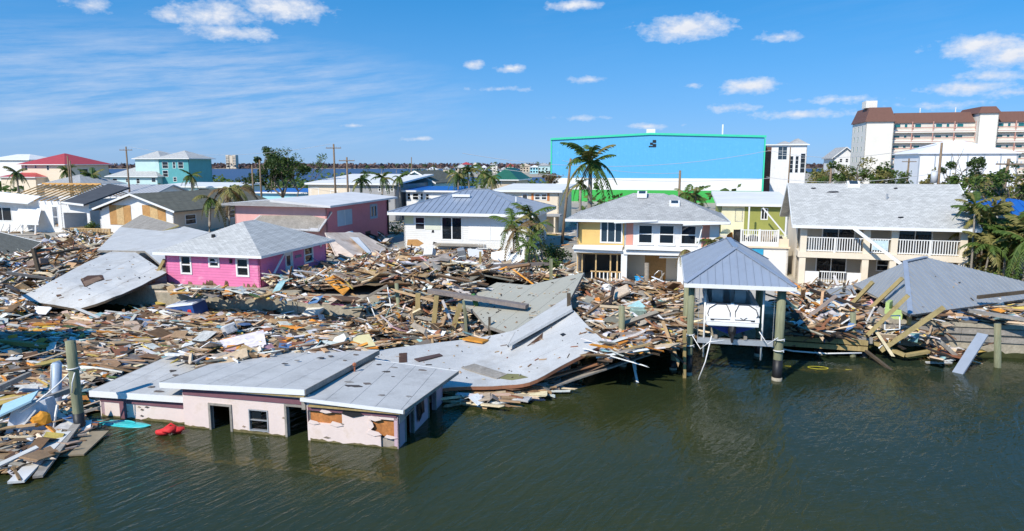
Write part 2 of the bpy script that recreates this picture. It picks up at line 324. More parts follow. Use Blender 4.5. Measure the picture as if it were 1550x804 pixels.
def window(parent, M, a, b, za, zb, nx=1, ny=1, fm=None, gm=None, fw=.08, proud=.03, depth=.1, name='window', pane=True):
    fm = fm or TRIM; gm = gm or GLASS
    mb = MB(); y0, y1 = -proud, depth; e = .004
    mb.box(a+e, a+fw, y0, y1, za+e, zb-e, M=M); mb.box(b-fw, b-e, y0, y1, za+e, zb-e, M=M)
    mb.box(a+fw, b-fw, y0, y1, zb-fw, zb-e, M=M); mb.box(a+fw, b-fw, y0, y1, za+e, za+fw, M=M)
    for i in range(1, nx): x = a+(b-a)*i/nx; mb.box(x-fw*.35, x+fw*.35, y0+.02, y1-.01, za+fw, zb-fw, M=M)
    for j in range(1, ny): z = za+(zb-za)*j/ny; mb.box(a+fw, b-fw, y0+.025, y1-.015, z-fw*.35, z+fw*.35, M=M)
    o = mb.build(name, fm, parent)
    if pane: MB().box(a+fw*.9, b-fw*.9, y1*.55, y1*.55+.015, za+fw*.9, zb-fw*.9, M=M).build('pane', gm, o)
    return o
def clip(poly, q, lo, hi):
    def half(pts, f):
        out = []
        for i in range(len(pts)):
            a, b = pts[i], pts[(i+1) % len(pts)]; fa, fb = f(a), f(b)
            if fa >= 0: out.append(a)
            if fa*fb < 0: out.append(a+(b-a)*(fa/(fa-fb)))
        return out
    poly = half(poly, lambda p: p.dot(q)-lo)
    return half(poly, lambda p: hi-p.dot(q)) if len(poly) > 2 else poly
def panels(parent, poly, width, mat, name='roof_panel', th=.03, rib=.05, gap=.006, axis=None, lift=.012, jit=0, rnd=None):
    """cut a planar polygon into strips that run down the slope; each strip is a sheet of its own with a standing rib"""
    poly = [Vector(p) for p in poly]; n = (poly[1]-poly[0]).cross(poly[2]-poly[1]).normalized()
    if n.z < 0: n = -n
    q = axis.normalized() if axis is not None else Vector((n.y, -n.x, 0)).normalized()
    lo = min(p.dot(q) for p in poly); hi = max(p.dot(q) for p in poly); k = max(1, round((hi-lo)/width)); w = (hi-lo)/k
    res = []
    for i in range(k):
        c = clip(poly, q, lo+i*w+gap, lo+(i+1)*w-gap)
        if len(c) < 3: continue
        off = n*(lift+(rnd.uniform(0, jit) if rnd else 0)); mb = MB(); mb.prism([p+off for p in c], n*th)
        if rib:
            e = sorted(c, key=lambda p: p.dot(q)); x0 = e[0].dot(q); side = [p for p in c if p.dot(q) < x0+1e-3]
            if len(side) >= 2:
                a, b = side[0], side[-1]
                if (b-a).length > .15: mb.beam(a+off+n*(th+rib/2-.005)+q*.03, b+off+n*(th+rib/2-.005)+q*.03, .045, rib, n)
        res.append(mb.build(name, mat, parent))
    return res
def roof_slab(parent, name, mat, polys, th=.16):
    mb = MB()
    for p in polys:
        p = [Vector(v) for v in p]; n = (p[1]-p[0]).cross(p[2]-p[1])
        if n.z < 0: p.reverse()
        mb.prism([v-Vector((0,0,th)) for v in p], (0,0,th))
    return mb.build(name, mat, parent)
def hip_polys(x0, x1, y0, y1, zE, rise, inset=None):
    W, D = x1-x0, y1-y0
    if W >= D:
        i = D/2 if inset is None else inset; ym = (y0+y1)/2; a = Vector((x0+i, ym, zE+rise)); b = Vector((x1-i, ym, zE+rise))
        c = [Vector((x0,y0,zE)), Vector((x1,y0,zE)), Vector((x1,y1,zE)), Vector((x0,y1,zE))]
        return [[c[0],c[1],b,a],[c[1],c[2],b],[c[2],c[3],a,b],[c[3],c[0],a]], (a, b), c
    i = W/2 if inset is None else inset; xm = (x0+x1)/2; a = Vector((xm, y0+i, zE+rise)); b = Vector((xm, y1-i, zE+rise))
    c = [Vector((x0,y0,zE)), Vector((x1,y0,zE)), Vector((x1,y1,zE)), Vector((x0,y1,zE))]
    return [[c[0],c[1],a],[c[1],c[2],b,a],[c[2],c[3],b],[c[3],c[0],a,b]], (a, b), c
def fascia(parent, c, mat, h=.2, t=.03, dz=0, name='fascia'):
    for i in range(4):
        a, b = Vector(c[i]), Vector(c[(i+1) % 4]); d = (b-a).normalized(); o = Vector((d.y, -d.x, 0))*(t*.5+.003)
        ext = d*(t if i % 2 == 0 else 0)
        MB().beam(a+o-ext+Vector((0,0,-h/2+.02+dz)), b+o+ext+Vector((0,0,-h/2+.02+dz)), t, h).build(name, mat, parent)
def hip(parent, x0, x1, y0, y1, zE, rise, mat, fm=None, pm=None, pw=.6, inset=None, th=.16, cap=None, fh=.2):
    polys, ridge, c = hip_polys(x0, x1, y0, y1, zE, rise, inset)
    r = roof_slab(parent, 'roof', mat, polys, th)
    if fm: fascia(parent, c, fm, fh)
    if pm:
        for p in polys: panels(r, p, pw, pm)
    if cap:
        mb = MB(); a, b = ridge; up = Vector((0,0,.06))
        if (b-a).length > .1: mb.beam(a+up, b+up, .3, .05)
        for v in c:
            k = a if (v-a).length < (v-b).length else b
            mb.beam(v+up, k+up, .28, .05)
        mb.build('ridge_cap', cap, parent)
    return r
def railing(parent, p0, p1, z0, h, mat=None, gap=.14, bw=.045, posts=None):
    mat = mat or TRIM; p0 = Vector((*p0, 0)); p1 = Vector((*p1, 0)); d = (p1-p0); Lr = d.length; d.normalize()
    MB().beam(p0+Vector((0,0,z0+h-.04)), p1+Vector((0,0,z0+h-.04)), .09, .07).build('top_rail', mat, parent)
    MB().beam(p0+Vector((0,0,z0+.1)), p1+Vector((0,0,z0+.1)), .06, .07).build('bottom_rail', mat, parent)
    me = MB().box(-bw/2, bw/2, -bw/2, bw/2, 0, h-.21).mesh('baluster'); n = int(Lr/gap); ang = math.atan2(d.y, d.x)
    for i in range(1, n):
        o = link('baluster', me, mat, parent); o.location = p0+d*(Lr*i/n)+Vector((0,0,z0+.135)); o.rotation_euler = (0, 0, ang)
def post(parent, x, y, z0, z1, w, mat, name='post'):
    return MB().box(x-w/2, x+w/2, y-w/2, y+w/2, z0, z1).build(name, mat, parent)

# ------------------------------------------------------------------ the setting
WATER = water_mat()
mb = MB(); mb.poly([(-7000,-400,0),(7000,-400,0),(7000,200,0),(-7000,200,0)]); tag(mb.build('water', WATER), kind='structure')
mb = MB(); mb.poly([(-7000,200,0),(7000,200,0),(7000,14000,0),(-7000,14000,0)]); tag(mb.build('water', water_mat('bay_water', True)), kind='structure')
BED = surf('canal_mud', (.09,.085,.03), .3, .3, .95, 0)
mb = MB(); mb.poly([(-300,-200,-2.2),(300,-200,-2.2),(300,60,-2.2),(-300,60,-2.2)]); tag(mb.build('canal_bed', BED), kind='structure')
SAND = surf('sandy_ground', (.42,.37,.3), .25, .12, .95, .3, 3, (.13,.15,.07), .75, .09, grain=.12)
mb = MB()
shore = [S(-400,0), S(400,0), Vector((900,300,0)), Vector((900,900,0)), Vector((150,520,0)), Vector((60,330,0)), Vector((-60,300,0)), Vector((-500,290,0))]
mb.prism([(p.x, p.y, -1.5) for p in shore], (0, 0, LAND+1.5)); tag(mb.build('ground', SAND), kind='structure')
ROADM = surf('pale_asphalt', (.3,.29,.28), .15, .3, .95, .2, 6, (.42,.38,.3), .5, .25)
def patch(name, s0, s1, t0, t1, z, m=None):
    mb = MB(); mb.prism([S(s0,t0,z-.05), S(s1,t0,z-.05), S(s1,t1,z-.05), S(s0,t1,z-.05)], (0,0,.05)); return tag(mb.build(name, m or ROADM), kind='structure')
patch('road', -330, 60, 47, 54, LAND+.006)
patch('driveway', -23, -18.6, 15, 46.9, LAND+.008)
PATIO = surf('patio_slab', (.5,.46,.4), .15, .5, .9, .15, 8, (.25,.21,.16), .4, .7)
patch('patio', 2, 19, 3, 18, LAND+.01, PATIO)
# seawall of concrete panels with a cap in lengths
sw = empty('seawall', S(0,0,0), label='stained concrete seawall with flat cap along the canal bank', cat='seawall')
me = MB().box(.006, 2.494, -.3, -.004, -2, LAND+.02).mesh('wall_panel'); mc = MB().box(.01, 4.99, -.42, .4, LAND+.02, LAND+.24).mesh('cap')
for i in range(-24, 18):
    o = link('wall_panel', me, CONC, sw); o.location = (i*2.5, rng.uniform(-.03, .03), rng.uniform(-.02, .0))
for i in range(-12, 9):
    if -4 < i < 3: continue
    o = link('cap', mc, CONC, sw); o.location = (i*5, rng.uniform(-.02, .02), rng.uniform(-.003, .02))

ALG = surf('algae', (.045,.05,.015), .4, 3, .9, .6, 9)
for i in range(-24, 18):
    mb = MB(); n = 9; top = [.28+.22*noise.noise(Vector((i*9+k, .3, 1))) for k in range(n+1)]
    for k in range(n): a, b = k*2.5/n, (k+1)*2.5/n; mb.hexa([(a,-.35,-1),(b,-.35,-1),(b,-.28,-1),(a,-.28,-1),(a,-.35,top[k]),(b,-.35,top[k+1]),(b,-.28,top[k+1]+.06),(a,-.28,top[k]+.06)])
    o = mb.build('algae_band', ALG, sw); o.location.x = i*2.5

for (z, d) in ((1.42,.16),(.98,.1)):
    for i in range(5): MB().box(21.5+i*4+.01,25.49+i*4,-.31-d,-.31,z-.16,z+.14).build('timber_wale', GREYWOOD, sw)

# ------------------------------------------------------------------ pink cottage pushed to the seawall
PINK = siding('pink_boards', (.8,.22,.42), .2, 2, .1, (.78,.52,.58), .7)
PINKS = PINK
SH_LT = shingle('shingle_pale', (.52,.52,.5)); SH_GY = shingle('shingle_grey', (.43,.43,.42)); SH_GR = shingle('shingle_greenish', (.16,.155,.12), (.07,.07,.06))
def pink_cottage():
    h = empty('pink_cottage', S(-27.1,1.9,LAND), rot=(R(.3), R(0), -TH+R(-1)), label='bright pink wooden cottage with pale shingle hip roof, knocked askew beside the seawall', cat='house')
    W, D, Z = 8.0, 9.6, 2.38
    ops = [(1.3,2.3,.75,2.2),(3.75,4.7,1.35,2.15),(6.05,7.15,.75,2.15)]
    _, M = wall(h, 'wall', PINK, (0,0), (W,0), -.05, Z, ops)
    for i, o in enumerate(ops): window(h, M, *o, 1, 2, fw=.13, proud=.05)
    ops = [(3.3,4.35,.1,2.15),(6.0,7.4,.85,2.2)]
    _, M = wall(h, 'wall', PINK, (W,0), (W,D), -.05, Z, ops)
    window(h, M, *ops[1], 1, 2, fw=.13, proud=.05)
    d = MB(); a, b, za, zb = ops[0]; d.box(a, a+.1, -.04, .1, za, zb, M=M); d.box(b-.1, b, -.04, .1, za, zb, M=M); d.box(a+.1, b-.1, -.04, .1, zb-.1, zb, M=M)
    d.box(a+.1, b-.1, .03, .07, za, za+.95, M=M); d.box(a+.1, a+.26, .03, .07, za+.95, zb-.1, M=M); d.box(b-.26, b-.1, .03, .07, za+.95, zb-.1, M=M); d.box(a+.26, b-.26, .03, .07, zb-.32, zb-.1, M=M)
    dd = d.build('door', TRIM, h); MB().box(a+.26, b-.26, .045, .06, za+.95, zb-.32, M=M).build('pane', GLASSB, dd); MB().box(b-.24, b-.18, -.02, .03, za+.82, za+.94, M=M).build('handle', ALU, dd)
    MB().box(4.75, 5.6, -.03, -.002, 1.5, 1.72, M=M).build('house_plate', surf('plate_grey', (.2,.25,.27)), h)
    wall(h, 'wall', PINK, (W,D), (0,D), -.05, Z); wall(h, 'wall', PINK, (0,D), (0,0), -.05, Z)
    MB().box(-.02, W+.02, -.025, -.002, Z-.2, Z).build('frieze', PINK, h)
    hip(h, -.55, W+.55, -.55, D+.55, Z+.02, 2.0, SH_LT, TRIM)
    MB().box(2.9, 3.1, 1.6, 1.8, 3.15, 3.6).build('vent_pipe', BLACKPL, h)
    for k, x in enumerate((4.4, 5.6)):
        mb = MB(); mb.box(x, x+.16, -.12, -.03, 1.72, 1.95).box(x-.03, x+.19, -.14, -.025, 1.95, 2.0); mb.build('wall_lamp', BLACKPL if k else TRIM, h)
    # torn bottom edge of the boards
    r = random.Random(3)
    for i in range(16):
        x = r.uniform(.1, W-.5); w = r.uniform(.15, .6); hh = r.uniform(.1, .42)
        mb = MB(); pts = [(x,-.04,-.05),(x+w,-.04,-.05),(x+w*r.uniform(.6,1),-.04,hh*r.uniform(.4,1)),(x+w*r.uniform(.1,.5),-.04,hh)]; mb.prism(pts, (0,.03,0)); mb.build('broken_sheathing', PIECE, h, color=r.choice([(.3,.19,.1),(.45,.31,.18),(.2,.12,.07)]))
    g = MB(); g.beam((W+.35, 2.9, 2.35), (W+.5, 1.0, .9), .12, .1); g.beam((W+.5,1.0,.9),(W+.42,.8,.75),.2,.14); tag(g.build('hanging_gutter', TRIM, h))
    mb = MB(); mb.lump((W+.06,8.6,2.05),(.1,.16,.16),1,1); mb.build('wall_lamp', TRIM, h)
    return h
pink_cottage()

# ------------------------------------------------------------------ house with one storey under water
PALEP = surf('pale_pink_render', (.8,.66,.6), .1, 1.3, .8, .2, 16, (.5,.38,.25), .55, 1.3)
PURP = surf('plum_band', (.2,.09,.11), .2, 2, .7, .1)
PALEP_SHADE = surf('pale_pink_shaded', (.6,.42,.47), .12, 1.2, .8, .2, 16, (.35,.26,.26), .4, 1.5)  # same pink render, with the violet shade of the side walls in its colour
def sunken_house():
    h = empty('sunken_house', S(-13.4,-19.0,0), label='pale pink flat-roofed house sunk in the canal with only its upper walls showing', cat='house')
    # left wing
    _, M = wall(h, 'wall', PALEP, (0,.25), (4.2,.25), -1.4, 1.0, [(-.1,-.05,0,.1)])
    mb = MB(); mb.box(0,4.2,.215,.246,.66,.9); mb.box(.95,1.25,.2,.244,-.3,.656); mb.build('plum_trim', PURP, h)
    wall(h, 'wall', PALEP_SHADE, (0,4.3), (0,.25), -1.4, 1.0)
    # middle
    ops = [(1.25,2.12,-1.35,1.02),(2.95,3.8,.12,1.0),(4.62,5.55,-1.35,1.25)]
    _, M = wall(h, 'wall', PALEP, (4.2,.0), (9.75,.0), -1.4, 1.75, ops)
    mb = MB(); mb.box(4.24,9.7,-.035,-.004,1.36,1.6); mb.build('plum_trim', PURP, h)
    window(h, M, *ops[1], 1, 2, fw=.045, fm=ALU, pane=False)
    MB().box(ops[1][0]+.08, ops[1][0]+.5, .06, .07, .6, .9, M=M).build('broken_pane', GLASS, h)
    for (a, b, za, zb) in (ops[0], ops[2]):
        mb = MB(); mb.box(a-.09, a, -.04, .12, za, zb+.09, M=M); mb.box(b, b+.09, -.04, .12, za, zb+.09, M=M); mb.box(a, b, -.04, .12, zb, zb+.09, M=M); mb.build('door_frame', GREYWOOD, h)
    # right room, nearer the water, wall torn open at the top and corner
    _, M = wall(h, 'wall', PALEP, (9.75,-.12), (13.45,-.12), -1.4, 1.5, [(.02,1.45,.72,1.2),(2.62,3.66,.42,1.1),(3.0,3.66,-1.2,.42)])
    mb = MB(); mb.box(9.8,13.4,-.15,-.124,1.22,1.4); mb.build('plum_trim', PURP, h)
    PLY = surf('torn_plywood', (.5,.2,.06), .35, 2.5, .85, .3, 12, (.12,.07,.04), .7, 1.5, grain=.2)
    mb = MB(); mb.box(9.74,11.25,-.02,.03,.66,1.26); mb.build('exposed_sheathing', PLY, h)
    mb = MB(); mb.box(12.3,13.42,-.02,.03,.4,1.16); mb.build('exposed_sheathing', PLY, h)
    mb = MB(); mb.box(12.72,13.42,-.03,.02,-.6,.4); mb.build('corner_block', surf('bare_block', (.36,.31,.26), .2, 3), h)
    r = random.Random(5)
    for i, (x, z, w, hh) in enumerate([(11.2,1.2,.9,.24),(9.78,.72,.5,.12),(10.7,.72,.55,.14),(12.2,.5,.6,.16),(12.3,1.08,.5,.14),(10.3,1.2,.5,.1),(12.9,.42,.5,.1),(12.25,.8,.25,.25)]):
        pts = [(x,-.155,z),(x+w*.5,-.155,z-hh*.5),(x+w,-.155,z),(x+w*.8,-.155,z+hh*.6),(x+w*.2,-.155,z+hh)]
        MB().prism(pts, (0,.025,0)).build('torn_board', BLACKPL if i == 0 else PALEP, h)
    ops = [(.75,1.55,-1.3,.98),(3.3,4.15,-1.3,1.05)]
    _, M = wall(h, 'wall', PALEP_SHADE, (13.45,-.12), (13.45,5.0), -1.4, 1.45, ops)
    for (a, b, za, zb) in ops:
        mb = MB(); mb.box(a-.08, a, -.03, .12, za, zb+.08, M=M); mb.box(b, b+.08, -.03, .12, za, zb+.08, M=M); mb.box(a, b, -.03, .12, zb, zb+.08, M=M); mb.build('door_frame', GREYWOOD, h)
    mb = MB(); mb.lump((13.52,2.1,.85),(.08,.35,.55),4,2,.6); mb.build('black_sheet', BLACKPL, h)
    mb = MB(); mb.box(13.455,13.49,-.05,.5,.95,1.35); mb.build('meter_box', ALU, h)
    wall(h, 'wall', PALEP_SHADE, (13.45,5.0), (9.75,5.0), -1.4, 1.3); wall(h, 'wall', PALEP_SHADE, (9.75,5.0), (4.2,6.8), -1.4, 1.0); wall(h, 'wall', PALEP_SHADE, (4.2,4.3), (0,4.3), -1.4, .9)
    # three roof sections of roll roofing, each sheet laid in strips
    FAS = TRIM
    def section(pts, w, ax, thick=.16, edge=.15):
        P = [Vector(p) for p in pts]; nn = (P[1]-P[0]).cross(P[2]-P[0]); P[3].z = P[0].z-((P[3].x-P[0].x)*nn.x+(P[3].y-P[0].y)*nn.y)/nn.z; rr = roof_slab(h, 'roof', GREYWOOD, [P], thick)
        panels(rr, P, w, ROOFG, 'roofing_sheet', .012, 0, .008, Vector(ax), .004)
        for i in range(len(P)):
            a, b = P[i], P[(i+1) % len(P)]; d = (b-a).normalized(); o = Vector((d.y, -d.x, 0)).normalized()*.02
            MB().beam(a+o+Vector((0,0,-edge/2+.025)), b+o+Vector((0,0,-edge/2+.025)), .03, edge).build('fascia', FAS if abs(d.x) > .7 else GREYWOOD, rr)
        return rr
    section([(-.35,.08,1.12),(4.35,.08,1.22),(4.6,4.6,1.5),(-.1,5.0,1.3)], 1.05, (1,0,0), .18, .26)
    r2 = section([(3.35,-.2,1.84),(9.75,-.2,2.02),(9.75,6.6,1.72),(3.4,6.0,1.62)], 1.05, (1,0,0), .16, .22)
    MB().box(4.15, 9.7, -.19, -.04, 1.7, 1.78).build('soffit', LUMBER, h)
    wall(h, 'wall', GREYWOOD, (9.68,-.1), (9.68,6.3), 1.2, 1.66)
    section([(9.6,-.28,1.72),(13.75,-.28,1.57),(14.1,5.25,1.4),(10.0,5.6,1.32)], 1.05, (1,.1,0), .14, .14)
    MB().box(9.9, 13.6, -.27, -.16, 1.4, 1.46).build('soffit', LUMBER, h)
    mb = MB(); mb.tube([(9.95,3.6,1.4),(9.95,3.6,1.85)], .035, 6); mb.lump((9.95,3.6,1.92),(.1,.1,.1),2,1); mb.build('vent_pipe', surf('rust', (.35,.12,.06), .3, 5), h)
    # patches of torn felt on the roof
    for i in range(26):
        sec = r.randrange(3)
        if sec == 0: x, y = r.uniform(.3,4), r.uniform(.3,4.2); z = 1.14+.02*x+y*.055
        elif sec == 1: x, y = r.uniform(4.8,9.3), r.uniform(1.6,5.6); z = 2.0-y*.045+.01
        else: x, y = r.uniform(10.3,13.6), r.uniform(.6,5); z = 1.715-(x-9.6)*.037-.028*(y+.42)
        w = r.uniform(.08,.35); pts = [(x+w*math.cos(a)*r.uniform(.4,1), y+.6*w*math.sin(a)*r.uniform(.4,1), z+.02) for a in (0,1.2,2.4,3.6,4.9)]
        MB().prism(pts, (0,0,.02)).build('torn_felt', PIECE, h, color=r.choice([(.07,.06,.055),(.16,.13,.11),(.3,.28,.26)]))
    SILT = surf('silt_line', (.17,.14,.06), .4, 4, .9, .4, 10)
    for (x0, x1, yb) in ((0,4.2,.25),(4.2,5.36,0),(6.41,8.74,0),(9.85,13.4,-.12)):
        mb = MB(); n = int((x1-x0)/.12); tp = [.07+.09*noise.noise(Vector((x0*3+k*.35,1.5,2)))+.05*noise.noise(Vector((k*1.7,4,x0))) for k in range(n+1)]
        for k in range(n):
            a, b = x0+(x1-x0)*k/n, x0+(x1-x0)*(k+1)/n; mb.hexa([(a,yb-.009,-1),(b,yb-.009,-1),(b,yb-.002,-1),(a,yb-.002,-1),(a,yb-.009,tp[k]),(b,yb-.009,tp[k+1]),(b,yb-.002,tp[k+1]),(a,yb-.002,tp[k])])
        mb.build('silt_line', SILT, h)
    # board of the scraped wall: dark cracks
    for i in range(14):
        x = r.uniform(.2,13); z = r.uniform(.15,.8); yb = .25 if x < 4.2 else (0 if x < 9.75 else -.12)
        if 5.3 < x < 6.5 or 7 < x < 8.1 or 8.7 < x < 9.9: continue
        w = r.uniform(.1,.4); pts = [(x,yb-.006,z),(x+w*.6,yb-.006,z-.03),(x+w,yb-.006,z+.02),(x+w*.4,yb-.006,z+.06)]
        MB().prism(pts, (0,-.008,0)).build('chipped_patch', PIECE, h, color=r.choice([(.25,.2,.15),(.4,.3,.22),(.1,.08,.07)]))
    return h
sunken_house()
# ------------------------------------------------------------------ yellow house on posts
def pxr(x0, y0, x1, y1, t, s0, z0=0):
    a, zb = VP(x0, y0, t); b, za = VP(x1, y1, t); return (a-s0, b-s0, za-z0, zb-z0)
YEL = surf('yellow_paint', (.75,.5,.17), .08, 1.2, .6, .05, 20, (.5,.4,.25), .25, 1.5); SALM = surf('salmon_paint', (.72,.32,.24), .1, 1.2, .65, .05)
STUD = surf('new_studs', (.62,.42,.2), .15, 2, .75, .2, 8, grain=.15)
PLYW = surf('plywood', (.52,.28,.1), .2, 1.6, .7, .15, 10, (.3,.15,.05), .5, 1.2, grain=.12)
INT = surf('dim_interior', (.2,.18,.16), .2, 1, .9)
def yellow_house():
    s0 = 2.8; h = empty('yellow_stilt_house', S(s0,9.7,LAND), label='two-storey house with yellow and white upper walls, grey hip roof and gutted ground floor', cat='house')
    F = 2.25; Z = 4.75
    # upper floor: left glazed room
    ops = [(1.75,3.45,2.95,4.72)]
    _, M = wall(h, 'wall', YEL, (0,.3), (3.6,.3), F+.3, Z, ops); window(h, M, *ops[0], 3, 1, fw=.11, gm=GLASSB)
    MB().box(.05,.12,-.2,.28,3.4,4.6).build('open_shutter', surf('shutter_blue', (.12,.16,.22)), h)
    wall(h, 'wall', WHITE, (0,8.6), (0,.3), 0, Z, [(2.0,3.2,2.9,4.2)]); wall(h, 'wall', WHITE, (10.8,8.6), (0,8.6), 0, Z)
    wall(h, 'wall', WHITE, (10.4,-.35), (10.4,8.6), F+.3, Z, [(2.2,3.6,2.9,4.2)]); 
    MB().box(10.41,10.5,1.9,3.3,2.9,4.2).build('pane', GLASS, h)
    # upper floor: projecting sun room with three windows
    ops = [(1.0,2.1,3.05,4.5),(2.5,3.65,3.05,4.5),(4.05,5.2,3.05,4.5)]
    _, M = wall(h, 'wall', WHITE, (3.6,-.35), (9.15,-.35), F+.3, Z, ops)
    for o in ops:
        window(h, M, *o, 1, 2, fw=.1)
        MB().box(o[0]-.06, o[1]+.06, -.12, -.035, o[2]-.09, o[2]-.005, M=M).build('sill', TRIM, h)
    MB().box(.15,.65,-.03,-.003,2.95,4.55,M=M).build('salmon_panel', SALM, h)
    _, M2 = wall(h, 'wall', SALM, (9.15,-.35), (10.4,-.35), F+.3, Z)
    MB().box(.55,1.2,-.03,-.003,2.6,4.6,M=M2).build('white_panel', WHITE, h)
    wall(h, 'wall', WHITE, (3.6,.3), (3.6,-.35), F+.3, Z)
    # floor band with torn ledges
    MB().box(-.1,3.6,-.55,.5,F+.05,F+.3).build('floor_edge', TRIM, h)
    MB().box(3.6,10.5,-.7,.5,F+.02,F+.32).build('floor_edge', TRIM, h)
    mb = MB(); mb.hexa([(-.2,-.75,F+.32),(3.5,-.85,F+.28),(3.5,.2,F+.55),(-.2,.2,F+.5),(-.2,-.75,F+.36),(3.5,-.85,F+.32),(3.5,.2,F+.59),(-.2,.2,F+.54)]); mb.build('ledge', TRIM, h)
    mb = MB(); mb.hexa([(3.7,-.95,F+.42),(9.2,-.85,F+.36),(9.2,-.35,F+.6),(3.7,-.35,F+.62),(3.7,-.95,F+.47),(9.2,-.85,F+.41),(9.2,-.35,F+.65),(3.7,-.35,F+.67)]); mb.build('ledge', TRIM, h)
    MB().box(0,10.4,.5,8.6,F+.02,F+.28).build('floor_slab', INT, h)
    # gutted ground floor
    wall(h, 'wall', CREAM, (3.75,1.8), (5.1,1.8), 0, F); wall(h, 'wall', CREAM, (6.7,1.8), (10.4,1.8), 0, F)
    MB().box(5.1,6.7,1.82,1.88,.05,F-.05).build('plywood_sheet', PLYW, h); MB().box(5.1,6.7,1.78,1.815,.0,.35).build('orange_board', surf('orange_wood', (.6,.26,.05)), h)
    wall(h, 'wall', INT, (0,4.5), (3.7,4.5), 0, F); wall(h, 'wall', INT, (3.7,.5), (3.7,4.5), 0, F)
    me = MB().box(-.05,.05,-.05,.05,0,F).mesh('stud')
    for x in (.1,.45,1.5,2.6,3.1,3.5): o = link('stud', me, STUD, h); o.location = (x,.12,0)
    MB().box(.0,3.6,.06,.18,F-.14,F-.0).build('header', STUD, h); MB().box(1.1,3.5,.07,.16,.75,.84).build('mid_rail', STUD, h)
    me2 = MB().box(-.04,.04,-.04,.04,0,.75).mesh('low_stud')
    for i in range(8): o = link('low_stud', me2, TRIM, h); o.location = (1.2+i*.3,.12,0)
    for x in (3.65,7.75): MB().box(x-.22,x+.22,-.6,-.1,0,F+.02).build('pillar', TRIM, h)
    MB().box(8.1,8.5,-.1,.2,0,F).build('pillar', CREAM, h)
    mb = MB(); mb.hexa([(6.2,-.5,F-.2),(9,-.6,F-.1),(9,-.2,F-.06),(6.2,-.2,F-.15),(6.2,-.5,F-.15),(9,-.6,F-.05),(9,-.2,F-.01),(6.2,-.2,F-.1)]); mb.build('loose_soffit', TRIM, h)
    # roof: main hip and the hip over the sun room
    hip(h, -.8, 11.1, -.3, 9.2, Z+.02, 1.8, SH_GY, TRIM)
    hip(h, 3.0, 11.0, -1.15, 6.8, Z+.08, 1.72, SH_GY, TRIM, inset=3.9)
    for (x, y, z) in ((4.3,3.4,6.45),(6.8,1.0,5.85)):
        mb = MB(); mb.hexa([(x,y,z-.2),(x+.75,y,z-.2),(x+.75,y+.7,z+.1),(x,y+.7,z+.1),(x,y,z+.1),(x+.75,y,z+.1),(x+.75,y+.7,z+.32),(x,y+.7,z+.32)]); o = mb.build('skylight', TRIM, h)
        mb = MB(); mb.hexa([(x+.12,y+.1,z+.1),(x+.63,y+.1,z+.1),(x+.63,y+.6,z+.26),(x+.12,y+.6,z+.26),(x+.12,y+.1,z+.16),(x+.63,y+.1,z+.16),(x+.63,y+.6,z+.32),(x+.12,y+.6,z+.32)]); mb.build('pane', GLASSB, o)
    MB().beam((8.9,-.9,3.1),(9.15,-1.0,4.5),.07,.07).build('downpipe', TRIM, h)
    MB().beam((7.8,-1.25,4.62),(11.0,-1.3,4.78),.14,.16).build('loose_gutter', TRIM, h)
    MB().beam((2.9,-1.25,4.66),(6.0,-1.2,4.85),.12,.12).build('loose_gutter', TRIM, h)
yellow_house()

